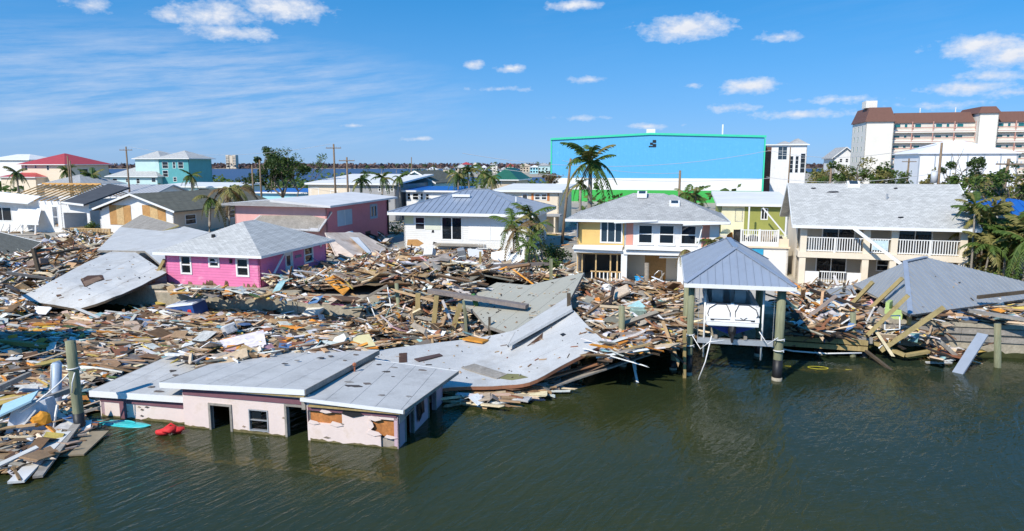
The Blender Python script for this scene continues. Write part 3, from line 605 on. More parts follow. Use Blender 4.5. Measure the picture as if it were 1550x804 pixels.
# ------------------------------------------------------------------ cream two-storey house with balcony
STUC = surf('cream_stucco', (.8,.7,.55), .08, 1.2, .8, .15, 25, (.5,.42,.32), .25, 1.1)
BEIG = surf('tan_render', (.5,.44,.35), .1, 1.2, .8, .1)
def balcony_house():
    s0 = 19.2; h = empty('balcony_house', S(s0,12.5,LAND), -TH-R(4), label='cream two-storey house with white balcony railing and long pale shingle gable roof', cat='house')
    W, D = 10.9, 10; B = 2.0; Z = 4.4; y1 = 1.9
    ops = [(2.2,4.4,2.25,4.15),(9,11,2.25,4.15)]
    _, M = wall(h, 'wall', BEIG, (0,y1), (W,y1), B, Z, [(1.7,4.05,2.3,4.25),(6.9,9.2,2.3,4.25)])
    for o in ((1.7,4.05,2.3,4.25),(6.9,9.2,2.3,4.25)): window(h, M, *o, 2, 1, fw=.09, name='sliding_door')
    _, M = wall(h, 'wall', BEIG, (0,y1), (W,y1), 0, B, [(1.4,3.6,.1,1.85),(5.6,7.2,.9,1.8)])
    window(h, M, 1.4,3.6,.1,1.85, 2, 1, fw=.09, name='sliding_door'); window(h, M, 5.6,7.2,.9,1.8, 1, 2, fw=.08)
    wall(h, 'wall', STUC, (0,D), (0,y1), 0, Z); wall(h, 'wall', STUC, (W,y1), (W,D), 0, Z, [(2,3.2,2.8,3.9)]); wall(h, 'wall', STUC, (W,D), (0,D), 0, Z)
    MB().box(-.1,W+.1,-.08,y1-.003,B,B+.42).build('balcony_slab', STUC, h)
    MB().box(-.06,W+.06,-.04,y1-.003,Z-.12,Z-.002).build('porch_ceiling', WHITE, h)
    me = MB().box(-.22,.22,-.22,.22,0,Z-.12-(B+.42)).mesh('pillar')
    for x in (.24,4.5,6.3,W-.25):
        o = link('pillar', me, STUC, h); o.location = (x,.2,B+.42)
        o = link('pillar', me, STUC, h); o.location = (x,.2,0); o.scale.z = B/(Z-.12-B-.42)*.998
    for a, b in ((.46,4.28),(4.72,6.08),(6.52,W-.47)): railing(h, (a,.1), (b,.1), B+.42, 1.12, gap=.17, bw=.06)
    for x in (2.4,8.6): post(h, x, .1, B+.42, B+1.5, .13, TRIM)
    railing(h, (1.5,.1), (3.3,.1), .0, 1.0, gap=.15); MB().box(.46,1.45,.05,.15,.0,.95).build('parapet', WHITE, h); MB().box(3.35,4.28,.05,.15,.0,.95).build('parapet', WHITE, h)
    mb = MB(); mb.box(4.9,5.9,.04,.07,B+.7,B+1.4); mb.build('hanging_towel', surf('towel', (.55,.7,.75), .2, 4), h)
    # gable roof
    x0, x1 = -.65, W+.55; P = lambda x, y, z: Vector((x,y,z)); ym = D/2+.1; zr = Z+2.95
    roof_slab(h, 'roof', SH_LT, [[P(x0,-.6,Z),P(x1,-.6,Z),P(x1,ym,zr),P(x0,ym,zr)],[P(x1,D+.7,Z),P(x0,D+.7,Z),P(x0,ym,zr),P(x1,ym,zr)]], .18)
    MB().beam((x0,-.63,Z-.07),(x1,-.63,Z-.07),.05,.22).build('gutter', TRIM, h)
    for x in (x0-.02,x1+.02): 
        MB().beam((x,-.6,Z-.06),(x,ym,zr-.06),.04,.22).build('bargeboard', TRIM, h); MB().beam((x,D+.7,Z-.06),(x,ym,zr-.06),.04,.22).build('bargeboard', TRIM, h)
    for x in (0,W): MB().prism([(x,.0,Z),(x,D,Z),(x,ym,zr-.3)], (.1 if x == 0 else -.1,0,0)).build('gable', STUC, h)
    k = 2.95/(ym+.6); zz = lambda y: Z+(y+.6)*k
    mb = MB(); y = 4.55; z = zz(y); mb.hexa([(3.7,y,z-.05),(4.6,y,z-.05),(4.6,y+.6,z+.3),(3.7,y+.6,z+.3),(3.7,y,z+.22),(4.6,y,z+.22),(4.6,y+.6,z+.5),(3.7,y+.6,z+.5)]); o = mb.build('skylight', TRIM, h)
    mb = MB(); mb.hexa([(3.85,y+.1,z+.2),(4.45,y+.1,z+.2),(4.45,y+.5,z+.4),(3.85,y+.5,z+.4),(3.85,y+.1,z+.3),(4.45,y+.1,z+.3),(4.45,y+.5,z+.5),(3.85,y+.5,z+.5)]); mb.build('pane', GLASSB, o)
    for (x, y) in ((6.2,3.0),): mb = MB(); mb.tube([(x,y,zz(y)-.1),(x,y,zz(y)+.4)], .08, 8); mb.build('vent_pipe', GALV, h)
    for (x, y, w) in ((2.1,3.8,.9),(1.0,4.3,.4),(6.5,.6,.4),(6.9,4.4,.3)):
        z = zz(y)+.012; MB().prism([(x,y,z),(x+w*.5,y-.05,z-.03),(x+w,y+.02,z+.01),(x+w*.9,y+.14,z+.08),(x+w*.2,y+.1,z+.06)], (0,0,.015)).build('missing_shingles', BLACKPL, h)
    MB().beam((3.4,-.75,Z-.05),(6.9,-2.2,1.6),.16,.2).build('fallen_gutter', TRIM, h)
balcony_house()

# ------------------------------------------------------------------ white house with blue-grey metal hip roof
WBOARD = siding('white_boards', (.8,.79,.76), .22, 2, .08, (.5,.46,.38), .35)
WVERT = siding('white_vertical_boards', (.82,.81,.79), .25, 0, .06, (.5,.46,.38), .2)
def white_house():
    s0 = -17.9; h = empty('white_house', S(s0,26.5,LAND), label='white boarded house with blue-grey standing seam hip roof and black sliding door', cat='house')
    W, D, Z = 13.4, 11.5, 3.75
    ops = [(1.25,2.4,1.95,3.35),(4.15,6.55,.9,3.45)]
    _, M = wall(h, 'wall', WBOARD, (0,0), (W,0), -.1, Z, ops)
    window(h, M, *ops[0], 1, 2, fw=.1); window(h, M, *ops[1], 2, 1, fw=.16, name='sliding_door')
    MB().box(7.2,W-.1,-.04,-.004,1.05,Z-.05,M=M).build('board_cladding', WVERT, h)
    MB().box(9.5,9.56,-.07,-.041,1.0,Z-.05,M=M).build('batten', TRIM, h)
    MB().box(2.4,4.1,-.03,-.004,2.0,Z-.1,M=M).build('patched_panel', surf('mint_panel', (.68,.7,.58), .1, 1), h)
    MB().box(.1,1.1,-.03,-.004,2.6,Z-.1,M=M).build('patched_panel', surf('pale_yellow_panel', (.75,.72,.45), .1, 1), h)
    for pts in ([(.3,.3),(1.6,.2),(2.2,.55),(1.5,.95),(.4,.9)],[(3.2,.35),(3.9,.3),(3.8,.6),(3.3,.75)],[(3.1,1.7),(3.4,1.7),(3.3,2.3)]):
        MB().prism([M@Vector((a,-.004,b)) for a, b in pts], M.to_3x3()@Vector((0,-.02,0))).build('torn_hole', PLYW if pts[0][0] < 1 else BLACKPL, h)
    MB().box(3.6,9.0,-1.1,-.01,.45,.62).build('porch_ledge', GREYWOOD, h)
    railing(h, (8.4,-1.0), (12.0,-1.0), .2, .9, gap=.16)
    wall(h, 'wall', WBOARD, (W,0), (W,D), -.1, Z, [(2,3.5,1.9,3.2)]); wall(h, 'wall', WBOARD, (W,D), (0,D), -.1, Z); wall(h, 'wall', WBOARD, (0,D), (0,0), -.1, Z, [(4,5.5,1.9,3.2)])
    hip(h, -1.35, W+1.0, -1.1, D+.8, Z+.1, 2.2, GALVB, TRIM, GALVB, .62, cap=GALVB, fh=.3)
    MB().box(4.5,6.5,2.9,3.2,5.35,5.62).build('roof_vent', TRIM, h)
    mb = MB(); mb.tube([(11.6,3.0,4.9),(11.6,3.0,5.45)], .09, 8); mb.build('vent_pipe', TRIM, h)
white_house()

# ------------------------------------------------------------------ mauve house, its porch roof fallen forward
MAUV_SHADE = siding('mauve_shaded_boards', (.62,.21,.25), .2, 2, .1, (.4,.2,.2), .3)  # mauve carries the shade of the right-hand wall in its colour
MAUV_LIT = surf('pink_lit_render', (.78,.42,.38), .1, 1.2, .8, .1)  # sunlit tone of the same house walls
def mauve_house():
    h = empty('mauve_house', S(-34.2,20.8,LAND), label='mauve boarded house with low white roof, boarded window and collapsed porch', cat='house')
    W, D, Z = 10.4, 15.5, 4.75
    ops = [(2.2,5.6,2.45,4.1),(10.2,12.2,2.6,4.3)]
    _, M = wall(h, 'wall', MAUV_SHADE, (W,0), (W,D), .2, Z, ops)
    MB().box(2.2,5.6,-.02,.04,2.45,4.1,M=M).build('storm_panel', surf('pale_blue_panel', (.42,.52,.6), .1, 1), h); MB().box(3.85,3.92,-.04,-.021,2.45,4.1,M=M).build('panel_joint', TRIM, h)
    window(h, M, *ops[1], 2, 1, fw=.28, fm=surf('blue_grey_trim', (.3,.42,.52)), gm=GLASSB)
    MB().box(8.8,10.2,-.01,-.003,.2,1.3,M=M).build('dark_vent', BLACKPL, h)
    wall(h, 'wall', MAUV_LIT, (0,0), (W,0), .2, Z, [(4,8,.5,3)]); wall(h, 'wall', MAUV_LIT, (W,D), (0,D), .2, Z); wall(h, 'wall', MAUV_LIT, (0,D), (0,0), .2, Z)
    me = MB().box(-.15,.15,-.15,.15,-.02,.2).mesh('footing')
    for x in (.3,4.5,9,W-.3):
        for y in (.3,5,10,D-.3): o = link('footing', me, CONC, h); o.location = (x,y,0)
    P = lambda *a: Vector(a)
    roof_slab(h, 'roof', surf('white_membrane', (.66,.65,.64), .1, .6, .8, .05, 20, (.35,.33,.32), .3, .5), [[P(-.9,-.9,Z+.15),P(W+.9,-.9,Z+.05),P(W+.9,D+.8,Z+.15),P(W*.5,D+.8,Z+.7),P(W*.45,-.9,Z+.55)],[P(-.9,-.9,Z+.15),P(W*.45,-.9,Z+.55),P(W*.5,D+.8,Z+.7),P(-.9,D+.8,Z+.15)]], .2)
    MB().box(W+.05,W+.18,D-.5,D-.3,.4,4.7).build('downpipe', BLACKPL, h)
mauve_house()
def slab_thing(name, label, cat, pts, th, mat, edge=None, wid=None, sheet='roof_panel', sm=None, rib=0, base=None, axis=None, group=None):
    """fallen roof: real deck of boards below, roofing sheets above; pts are world points of its upper side"""
    P = [Vector(p) for p in pts]; o = empty(name, (P[0].x, P[0].y, P[0].z), 0, label, cat, group); L0 = [p-P[0] for p in P]
    n = (L0[1]-L0[0]).cross(L0[2]-L0[1]).normalized(); n = -n if n.z < 0 else n
    MB().prism([p-n*th for p in L0], n*th).build('roof_deck', base or GREYWOOD, o)
    if wid: panels(o, L0, wid, sm or mat, sheet, .015, rib, .008, axis, .004)
    if edge:
        for i in range(len(L0)):
            a, b = L0[i], L0[(i+1) % len(L0)]; d = (b-a).normalized(); q = d.cross(n).normalized()*.025
            MB().beam(a+q-n*(th*.45), b+q-n*(th*.45), .03, th*.9, n).build('edge_board', edge, o)
    return o
SILV = surf('silver_metal', (.5,.5,.51), .1, .6, .5, .04, 12, (.3,.28,.26), .35, .6, metal=.1)
slab_thing('porch_roof', 'silver sheet porch roof hanging off the mauve house', 'fallen roof', [S(*GP(372,343,4.3),4.3), S(*GP(482,350,3.9),3.9), S(*VP(502,318,21.5)[:1],21.5,5.7), S(*VP(400,316,21.5)[:1],21.5,5.6)], .14, SILV, TRIM, .95, sm=SILV, rib=.03)
slab_thing('broken_ceiling_sheet', 'cream and brown broken wall sheet leaning below the mauve house', 'wreck sheet', [S(*GP(545,392,2.1),2.1), S(*GP(590,376,2.0),2.0), S(*GP(545,352,3.6),3.6), S(*GP(492,352,4.0),4.0), S(*GP(508,386,2.3),2.3)], .1, CREAM, None, None, base=surf('torn_drywall', (.62,.52,.44), .3, .6, .85, .2, 8, (.3,.16,.08), .8, .5))
mb = MB(); mb.hexa([G(522,352,3.6)+Vector((0,0,0)), G(533,349,3.6), G(562,382,2.4), G(558,385,2.4), G(522,352,3.66), G(533,349,3.66), G(562,382,2.46), G(558,385,2.46)])
tag(mb.build('splintered_board', TRIM), 'white splintered board sticking up below the mauve wall', 'board')
# ------------------------------------------------------------------ fallen roofs
def onplane(pts3, pxs):
    a, b, c = [G(*p) for p in pts3]; n = (b-a).cross(c-a).normalized(); res = []
    for (x, y) in pxs:
        d = ray(x, y); k = (a-Vector((0,0,H))).dot(n)/d.dot(n); res.append(Vector((0,0,H))+d*k)
    return res
PALEROOF = surf('pale_felt', (.53,.53,.52), .14, .5, .85, .25, 16, (.3,.27,.23), .55, .45, grain=.12)
OLIVROOF = surf('olive_grey_felt', (.4,.39,.33), .12, .5, .85, .2, 16, (.24,.21,.16), .4, .5, grain=.08)
from mathutils.bvhtree import BVHTree
def catmull(P, k):
    n = len(P)-1; f = min(n-1e-6, max(0, k*n)); i = int(f); t = f-i; g = lambda j: P[max(0, min(n, j))]
    a, b, c, d = g(i-1), g(i), g(i+1), g(i+2); return .5*((2*b)+(c-a)*t+(2*a-5*b+4*c-d)*t*t+(3*b-a-3*c+d)*t**3)
class Loft:
    """a bent roof sheet: rows between two edges, laid in separate roofing strips on a thin board deck"""
    def __init__(s, name, label, e0, e1, strips, mat, th=.16, nu=26, sag=.0, wob=.03, edge=None, seed=0):
        A0 = [G(*q) for q in e0]; B0 = [G(*q) for q in e1]; s.o = A0[0].copy(); s.root = empty(name, s.o, 0, label, 'fallen roof'); nv = strips*3; s.grid = []
        for i in range(nu+1):
            u = i/nu; pa, pb = catmull(A0, u), catmull(B0, u); row = []
            for j in range(nv+1):
                v = j/nv; q = pa.lerp(pb, v); q.z += -sag*math.sin(math.pi*v)+wob*noise.noise(Vector((u*7+seed, v*4, seed)))+wob*.5*noise.noise(Vector((u*19, v*11, seed))); row.append(q-s.o)
            s.grid.append(row)
        def shell(j0, j1, dz0, dz1, name, m, gap=0):
            mb = MB(); up = lambda q, dz: (q.x, q.y, q.z+dz)
            for i in range(nu+1):
                for j in range(j0, j1+1):
                    q = s.grid[i][j]
                    if gap and j == j0 and j0 > 0: q = q.lerp(s.grid[i][j+1], gap)
                    mb.v += [up(q, dz0), up(q, dz1)]
            w = j1-j0+1; I = lambda i, j, k: (i*w+j)*2+k
            for i in range(nu):
                for j in range(w-1):
                    mb.f.append((I(i,j,1), I(i,j+1,1), I(i+1,j+1,1), I(i+1,j,1))); mb.f.append((I(i,j,0), I(i+1,j,0), I(i+1,j+1,0), I(i,j+1,0)))
                for j, fl in ((0, 0), (w-1, 1)): q = (I(i,j,0), I(i,j,1), I(i+1,j,1), I(i+1,j,0)); mb.f.append(q if fl else q[::-1])
            for i in (0, nu):
                for j in range(w-1): mb.f.append((I(i,j,0), I(i,j,1), I(i,j+1,1), I(i,j+1,0)))
            mb.c = [None]*len(mb.f); return mb.build(name, m, s.root)
        shell(0, nv, -th, -.002, 'roof_deck', edge or GREYWOOD)
        for k in range(strips): shell(k*3, k*3+3, .0, .015+.004*(k % 2), 'roofing_sheet', mat, .035)
        vs = [q+s.o for r_ in s.grid for q in r_]; w = nv+1; s.bvh = BVHTree.FromPolygons(vs, [(i*w+j, i*w+j+1, (i+1)*w+j+1, (i+1)*w+j) for i in range(nu) for j in range(nv)])
        s.outline = [s.grid[i][0]+s.o for i in range(0, nu+1, 3)]+[s.grid[i][nv]+s.o for i in range(nu, -1, -3)]
    def hit(s, px, py):
        d = ray(px, py).normalized(); q = s.bvh.ray_cast(Vector((0,0,H)), d)
        return (q[0], q[1] if q[1].z > 0 else -q[1]) if q[0] is not None else None
    def decal(s, pxs, mat, name, th=.02, lift=.025):
        hs = [s.hit(*q) for q in pxs]
        if any(h is None for h in hs): return
        n = hs[0][1]; MB().prism([h[0]-s.o+n*lift for h in hs], n*th).build(name, mat, s.root)
HOLE = surf('hole_dark', (.09,.045,.025), .4, 3)
def decal(par, o, pl, pxs, mat, th=.02, name='hole', lift=.03):
    P = [p-o for p in onplane(pl, pxs)]; n = (P[1]-P[0]).cross(P[2]-P[1]).normalized(); n = -n if n.z < 0 else n
    return MB().prism([p+n*lift for p in P], n*th).build(name, mat, par)
bent = Loft('bent_roof_sheet', 'long pale felt roof sheet behind the sunken house, one end curled up', [(556,534,.8),(620,524,.8),(680,517,.8),(735,510,1.0),(778,500,1.4),(820,486,1.95),(868,470,2.6)], [(552,562,.75),(615,590,.66),(692,586,.6),(760,584,.58),(806,577,.85),(858,550,1.4),(917,519,2.1)], 6, PALEROOF, .16, edge=surf('red_brown_board', (.3,.13,.07), .25, 2), sag=.05)
bent.decal([(798,525),(822,505),(821,514)], HOLE, 'torn_hole'); bent.decal([(848,507),(853,505),(857,507),(852,510)], BLACKPL, 'torn_hole')
bent.decal([(604,536),(616,535),(616,549),(604,550)], HOLE, 'roof_hatch'); bent.decal([(627,545),(665,537),(670,540),(634,549)], surf('brown_board', (.1,.06,.05), .3, 2), 'loose_board', .05)
bent.decal([(757,566),(785,567),(800,572),(775,576),(752,573)], surf('algae_stain', (.2,.19,.08), .3, 2), 'muddy_patch', .006, .02)
hh = [bent.hit(*q)[0]+Vector((0,0,.06)) for q in ((698,558),(718,552),(768,568),(752,575))]
o = slab_thing('loose_sheet', 'loose pale roofing sheet lying on the bent roof sheet', 'roofing sheet', hh, .05, PALEROOF)
pl3 = [(775,503,1.15),(884,413,3.2),(690,460,1.7)]
slab_thing('olive_roof_section', 'olive grey roof section propped up behind the bent pale one', 'fallen roof', onplane(pl3, [(772,505),(735,492),(716,470),(690,460),(752,428),(800,432),(884,413),(862,455)]), .2, OLIVROOF, TRIM, 1.2, 'roofing_sheet', OLIVROOF)
pl4 = [(768,523,1.35),(866,468,2.75),(862,447,2.62)]
slab_thing('folded_roof_flap', 'bent pale roof flap folded against the bent roof sheet', 'fallen roof', onplane(pl4, [(768,523),(782,498),(862,447),(866,468)]), .12, PALEROOF, BLACKPL, base=PALEROOF)
# left: big roof sheet slid over the seawall
slid = Loft('slid_roof_sheet', 'huge pale roof sheet slid down over the seawall left of the pink cottage', [(26,452,1.1),(80,425,2.05),(130,398,2.65),(190,372,3.25)], [(120,468,.7),(168,452,1.4),(212,433,1.95),(252,413,2.55)], 5, PALEROOF, .16, edge=DARKWOOD, sag=.02, wob=.05, seed=3)
slid.decal([(122,424),(133,418),(155,417),(158,424),(128,435)], HOLE, 'torn_hole'); slid.decal([(85,447),(92,446),(94,448),(87,450)], HOLE, 'torn_hole'); slid.decal([(209,421),(212,420),(212,423)], BLACKPL, 'torn_hole')
slid.decal([(126,428),(150,420),(155,424),(130,435)], surf('splinter_brown', (.22,.14,.09), .4, 4), 'broken_board', .06, .03)
plB = [(147,379,3.1),(219,378,3.25),(244,350,4.0)]
slab_thing('upper_roof_sheet', 'pale roof sheet above the slid one, behind the pink cottage', 'fallen roof', onplane(plB, [(147,379),(219,380),(245,402),(262,380),(290,362),(318,352),(279,343),(244,350),(182,344)]), .18, PALEROOF, None, 1.1, 'roofing_sheet', PALEROOF)
plC = [(182,344,3.9),(244,350,4.0),(214,325,4.9)]
slab_thing('roof_peak', 'small pale roof peak with yellow trim in front of the beige house', 'fallen roof', onplane(plC, [(182,344),(244,350),(270,341),(214,325)]), .15, PALEROOF, surf('yellow_trim', (.75,.55,.2), .1, 2))
# right: fallen metal roof
plR = [(1378,477,2.35),(1370,397,4.6),(1580,449,2.35)]
fr = onplane(plR, [(1378,477),(1580,449),(1580,434),(1402,390),(1370,397)])
cr = slab_thing('collapsed_metal_roof', 'collapsed grey metal hip roof resting on the bank below the balcony house', 'fallen roof', fr, .14, GALV, None, .42, 'roof_panel', GALV, rib=.035, axis=(fr[1]-fr[0]))
C = G(1292,431,2.5); L2 = [p-fr[0] for p in (fr[0], fr[4], C)]
rd = MB().prism([p-Vector((0,0,.14)) for p in (L2[0], L2[2], L2[1])], (0,0,.14)).build('roof_deck', GREYWOOD, cr)
panels(cr, [L2[0], L2[1], L2[2]], .42, GALV, 'roof_panel', .015, .035, .006, (L2[0]-L2[2]), .004)
back = fr[3]+Vector((4.5,6.0,-2.2)); L3 = [p-fr[0] for p in (fr[3], fr[4], C, C+Vector((6,6,0)), back)]
MB().prism([p-Vector((0,0,.16)) for p in L3], (0,0,.14)).build('roof_deck', GREYWOOD, cr)
MB().beam(L2[0]+Vector((0,0,.06)), L2[1]+Vector((0,0,.06)), .26, .05).build('ridge_cap', GALVB, cr); MB().beam(L2[1]+Vector((0,0,.06)), fr[3]-fr[0]+Vector((0,0,.06)), .26, .05).build('ridge_cap', GALVB, cr)
for k in (.05,.35,.7):
    p = fr[0].lerp(fr[1], k)-fr[0]+Vector((-.1,.6,-.16)); MB().beam(p, Vector((p.x,p.y,LAND-fr[0].z)), .18, .18).build('support_post', LUMBER, cr)
for i, k in enumerate((.25,.32,.4,.62)):
    a = fr[0].lerp(fr[1], k)+Vector((0,.4,-.2)); MB().box(a.x-fr[0].x-.5, a.x-fr[0].x+.5, a.y-fr[0].y, a.y-fr[0].y+.06, LAND-fr[0].z+.05, LAND-fr[0].z+.65+.1*i).build('louvre_panel', TRIM if i % 2 else surf('grey_louvre', (.2,.22,.25)), cr)

# ------------------------------------------------------------------ boathouse, lift and boat
def pile(loc, h, r=.2, label=None, group=None, lean=(0,0), deep=2.2, name='mooring_pile', cat='pile', parent=None):
    root = empty(name, loc, 0, label, cat, group) if parent is None else parent; off = Vector((0,0,0)) if parent is None else Vector(loc)
    tip = Vector((lean[0], lean[1], h)); L = lambda k: off+tip*k
    MB().tube([L(-deep/h), L(.0), L(.5), L(1)], [r*1.05, r*1.02, r, r*.96], 12).build('shaft', PILE, root, True)
    MB().tube([L(-.08), L(.22*min(1, 4/h))], [r*1.09, r*1.06], 12).build('dark_wrap', surf('tar_wrap', (.018,.02,.024), .3, 3, .5) if 'tar_wrap' not in bpy.data.materials else bpy.data.materials['tar_wrap'], root, True)
    MB().tube([L(-.07), L(.035)], [r*1.16, r*1.1], 10).build('barnacle_band', surf('barnacle', (.5,.46,.38), .4, 8, .9, .8, 20) if 'barnacle' not in bpy.data.materials else bpy.data.materials['barnacle'], root, True)
    return root
def boathouse():
    h = empty('boathouse', S(10.8,-7.4,0), label='open boathouse with blue-grey metal hip roof over a white motorboat', cat='boathouse')
    W = 4.2; Z = 4.72
    for (x, y, r) in ((0,0,.16),(W,.1,.22),(-.1,4.4,.17),(W-.35,4.4,.2),(0,8.4,.17),(W,8.4,.17)):
        MB().tube([(x,y,-2.2),(x,y,1.5),(x,y,Z-.25 if (x, y) != (W,.1) else Z-.25)], [r*1.04,r,r*.95], 12).build('pile', PILE, h, True)
        MB().tube([(x,y,-.2),(x,y,1.05)], [r*1.08,r*1.05], 12).build('dark_wrap', BLACKPL, h, True)
        MB().tube([(x,y,-.15),(x,y,.16)], [r*1.2,r*1.12], 10).build('barnacle_band', CONC, h, True)
    for y in (-.05,4.4,8.4): MB().beam((-.25,y,Z-.13),(W+.3,y,Z-.13),.16,.22).build('cross_beam', GREYWOOD, h)
    for x in (-.02,W): MB().beam((x,-.4,Z-.12),(x,8.8,Z-.12),.14,.2).build('side_beam', GREYWOOD, h)
    polys, ridge, c = hip_polys(-.35, W+.5, -.55, 9.2, Z+.02, 1.5)
    r = roof_slab(h, 'roof', GREYWOOD, polys, .1)
    for p in polys: panels(r, p, .36, GALVB, 'roof_panel', .015, .03, .004)
    a, b = ridge; up = Vector((0,0,.05)); mb = MB(); mb.beam(a+up, b+up, .3, .04)
    for v in c: mb.beam(v+up, (a if (v-a).length < (v-b).length else b)+up, .26, .035)
    mb.build('ridge_cap', GALVB, h); fascia(h, c, TRIM, .2, .04)
    for x in (.68,W-.78):
        MB().tube([(x,.3,.9),(x,.3,Z-.2)], .05, 8).build('guide_post', TRIM, h, True)
    mb = MB()
    for x in (.2,W-.2):
        mb.box(x-.12,x+.12,2.6,2.9,Z-.55,Z-.3)
    mb.build('lift_motor', ALU, h)
    # a rope hanging at each front pile
    for (x, y) in ((-.02,-.18),(W,-.2)):
        for k in range(2):
            z = 2.0-k*.55; mb = MB(); mb.tube([(x+.24*math.cos(a), y+.2+.24*math.sin(a), z+.02*a) for a in [i*.6 for i in range(11)]], .03, 5); mb.build('rope_coil', WHITE, h, True)
    mb = MB(); mb.tube([(.1,-.25,2.1),(.5,-.5,1.5),(.9,-.55,1.9),(1.6,-.5,2.0)], .025, 5); mb.tube([(1.0,-.5,2.2),(.75,-.6,.9),(.45,-.7,.0)], .03, 5); mb.tube([(W-.1,-.2,2.2),(W-.6,-.4,1.9),(W-1.0,-.4,2.5)], .025, 5); mb.build('rope', WHITE, h, True)
    # boat lift
    l = empty('boat_lift', S(10.8,-7.4,1.66), label='aluminium boat lift cradle slung under the white motorboat', cat='boat lift')
    for y in (.25,4.6): MB().beam((.35,y,.12),(W-.25,y,.12),.22,.26).build('cross_beam', ALU, l)
    for x in (1.25,2.65): MB().beam((x,.1,.33),(x,5.2,.33),.14,.16).build('bunk', GREYWOOD, l)
    for y in (.25,4.6):
        for x in (.38,W-.28): MB().tube([(x,y,.2),(x,y,2.8)], .012, 5).build('lift_cable', ALU, l)
boathouse()
GEL = surf('gelcoat', (.82,.82,.82), .04, 1, .25, 0); NAVY = surf('blue_bottom', (.02,.05,.3), .1, 1, .35, 0); VINYL = surf('white_vinyl', (.72,.72,.72), .06, 3, .5, .05); DKV = surf('dark_vinyl', (.03,.03,.035), .1, 3, .5)
def boat():
    b = empty('motorboat', S(12.78,-7.1,2.06), label='white motorboat with blue bottom, stern towards the water, on the lift', cat='boat')
    secs = []   # y, half beam, keel z, chine half, chine z, gunwale z
    for i in range(13):
        k = i/12; y = k*7.2; f = (1-max(0, (k-.45)/.55)**2.2); hb = 1.27*f+.02; secs.append((y, hb, .02+.75*max(0,(k-.6)/.4)**2, hb*.86, .38+.35*k*k, 1.28+.25*k*k))
    up, lo = MB(), MB()
    for i in range(12):
        A, B = secs[i], secs[i+1]
        for sg in (-1, 1):
            def q(m, a0, a1, b0, b1): m.poly([a0, b0, b1, a1] if sg > 0 else [a1, b1, b0, a0])
            q(up, (sg*A[3],A[0],A[4]), (sg*A[1],A[0],A[5]), (sg*B[3],B[0],B[4]), (sg*B[1],B[0],B[5]))
            q(lo, (0,A[0],A[2]), (sg*A[3],A[0],A[4]), (0,B[0],B[2]), (sg*B[3],B[0],B[4]))
            q(up, (sg*A[1],A[0],A[5]), (sg*A[1]*.84,A[0],A[5]+.03), (sg*B[1],B[0],B[5]), (sg*B[1]*.84,B[0],B[5]+.03))
            if i < 8: q(up, (sg*A[1]*.84,A[0],A[5]+.03), (sg*A[1]*.8,A[0],.6), (sg*B[1]*.84,B[0],B[5]+.03), (sg*B[1]*.8,B[0],.6))
        if i >= 8: up.poly([(-A[1]*.84,A[0],A[5]+.03),(A[1]*.84,A[0],A[5]+.03),(B[1]*.84,B[0],B[5]+.03),(-B[1]*.84,B[0],B[5]+.03)])
        else: up.poly([(-A[1]*.8,A[0],.6),(A[1]*.8,A[0],.6),(B[1]*.8,B[0],.6),(-B[1]*.8,B[0],.6)])
    A = secs[0]; up.poly([(-A[3],0,A[4]),(A[3],0,A[4]),(A[1],0,.95),(A[1],0,A[5]),(-A[1],0,A[5]),(-A[1],0,.95)]); lo.poly([(0,0,A[2]),(A[3],0,A[4]),(-A[3],0,A[4])])
    A = secs[8]; up.poly([(-A[1]*.8,A[0],.6),(A[1]*.8,A[0],.6),(A[1]*.84,A[0],A[5]),(-A[1]*.84,A[0],A[5])])
    up.build('hull', GEL, b); lo.build('bottom', NAVY, b)
    MB().prism([(-1.2,-.55,.52),(1.2,-.55,.52),(1.27,.0,.52),(-1.27,0,.52)], (0,0,.12)).build('swim_platform', GEL, b)
    MB().prism([(-1.2,-.02,.66),(1.2,-.02,.66),(1.25,-.35,.66),(-1.25,-.35,.66)], (0,0,.2)).build('stern_step', GEL, b)
    # two rear-facing lounge seats, dark piping
    for sg in (-1, 1):
        pts = [(sg*.12,0,.75),(sg*1.02,0,.75),(sg*1.18,0,.95),(sg*1.1,0,1.18),(sg*.75,0,1.36),(sg*.3,0,1.36),(sg*.12,0,1.05)]
        pts = pts if sg > 0 else pts[::-1]
        s_ = MB().prism([(x,-.32+(z-.75)*.45,z) for x, _, z in pts], (0,.14,0)).build('lounge_seat', VINYL, b)
        MB().tube([(x*1.0,-.345+(z-.75)*.45,z) for x, _, z in pts]+[(pts[0][0],-.345+(pts[0][2]-.75)*.45,pts[0][2])], .022, 5).build('piping', DKV, s_, True)
    MB().prism([(-.14,-.3,.72),(.14,-.3,.72),(.08,.05,1.4),(-.08,.05,1.4)], (0,.1,0)).build('seat_divider', GEL, b)
    MB().box(-1.22,1.22,.05,.35,1.26,1.34).build('stern_coaming', GEL, b)
    for x in (-.55,.6):
        mb = MB(); mb.box(x-.28,x+.28,2.5,3.0,.6,1.15); mb.box(x-.28,x+.28,2.42,2.58,1.1,1.75); mb.lump((x,2.5,1.75),(.27,.09,.12),1,2,.02); mb.build('helm_seat', VINYL, b)
    mb = MB(); mb.box(-.95,.95,.8,1.3,.6,1.0); mb.box(-.95,.95,.62,.82,.6,1.3); mb.build('rear_bench', DKV, b)
    mb = MB(); mb.hexa([(.2,3.7,.6),(1.0,3.7,.6),(1.0,4.2,.6),(.2,4.2,.6),(.2,3.9,1.5),(1.0,3.9,1.5),(1.0,4.2,1.5),(.2,4.2,1.5)]); mb.build('helm_console', GEL, b)
    mb = MB(); mb.tube([(.6+.19*math.cos(a),3.72+.05*math.sin(a),1.3+.19*math.sin(a)) for a in [i*math.pi/8 for i in range(17)]], .02, 5); mb.build('steering_wheel', DKV, b, True)
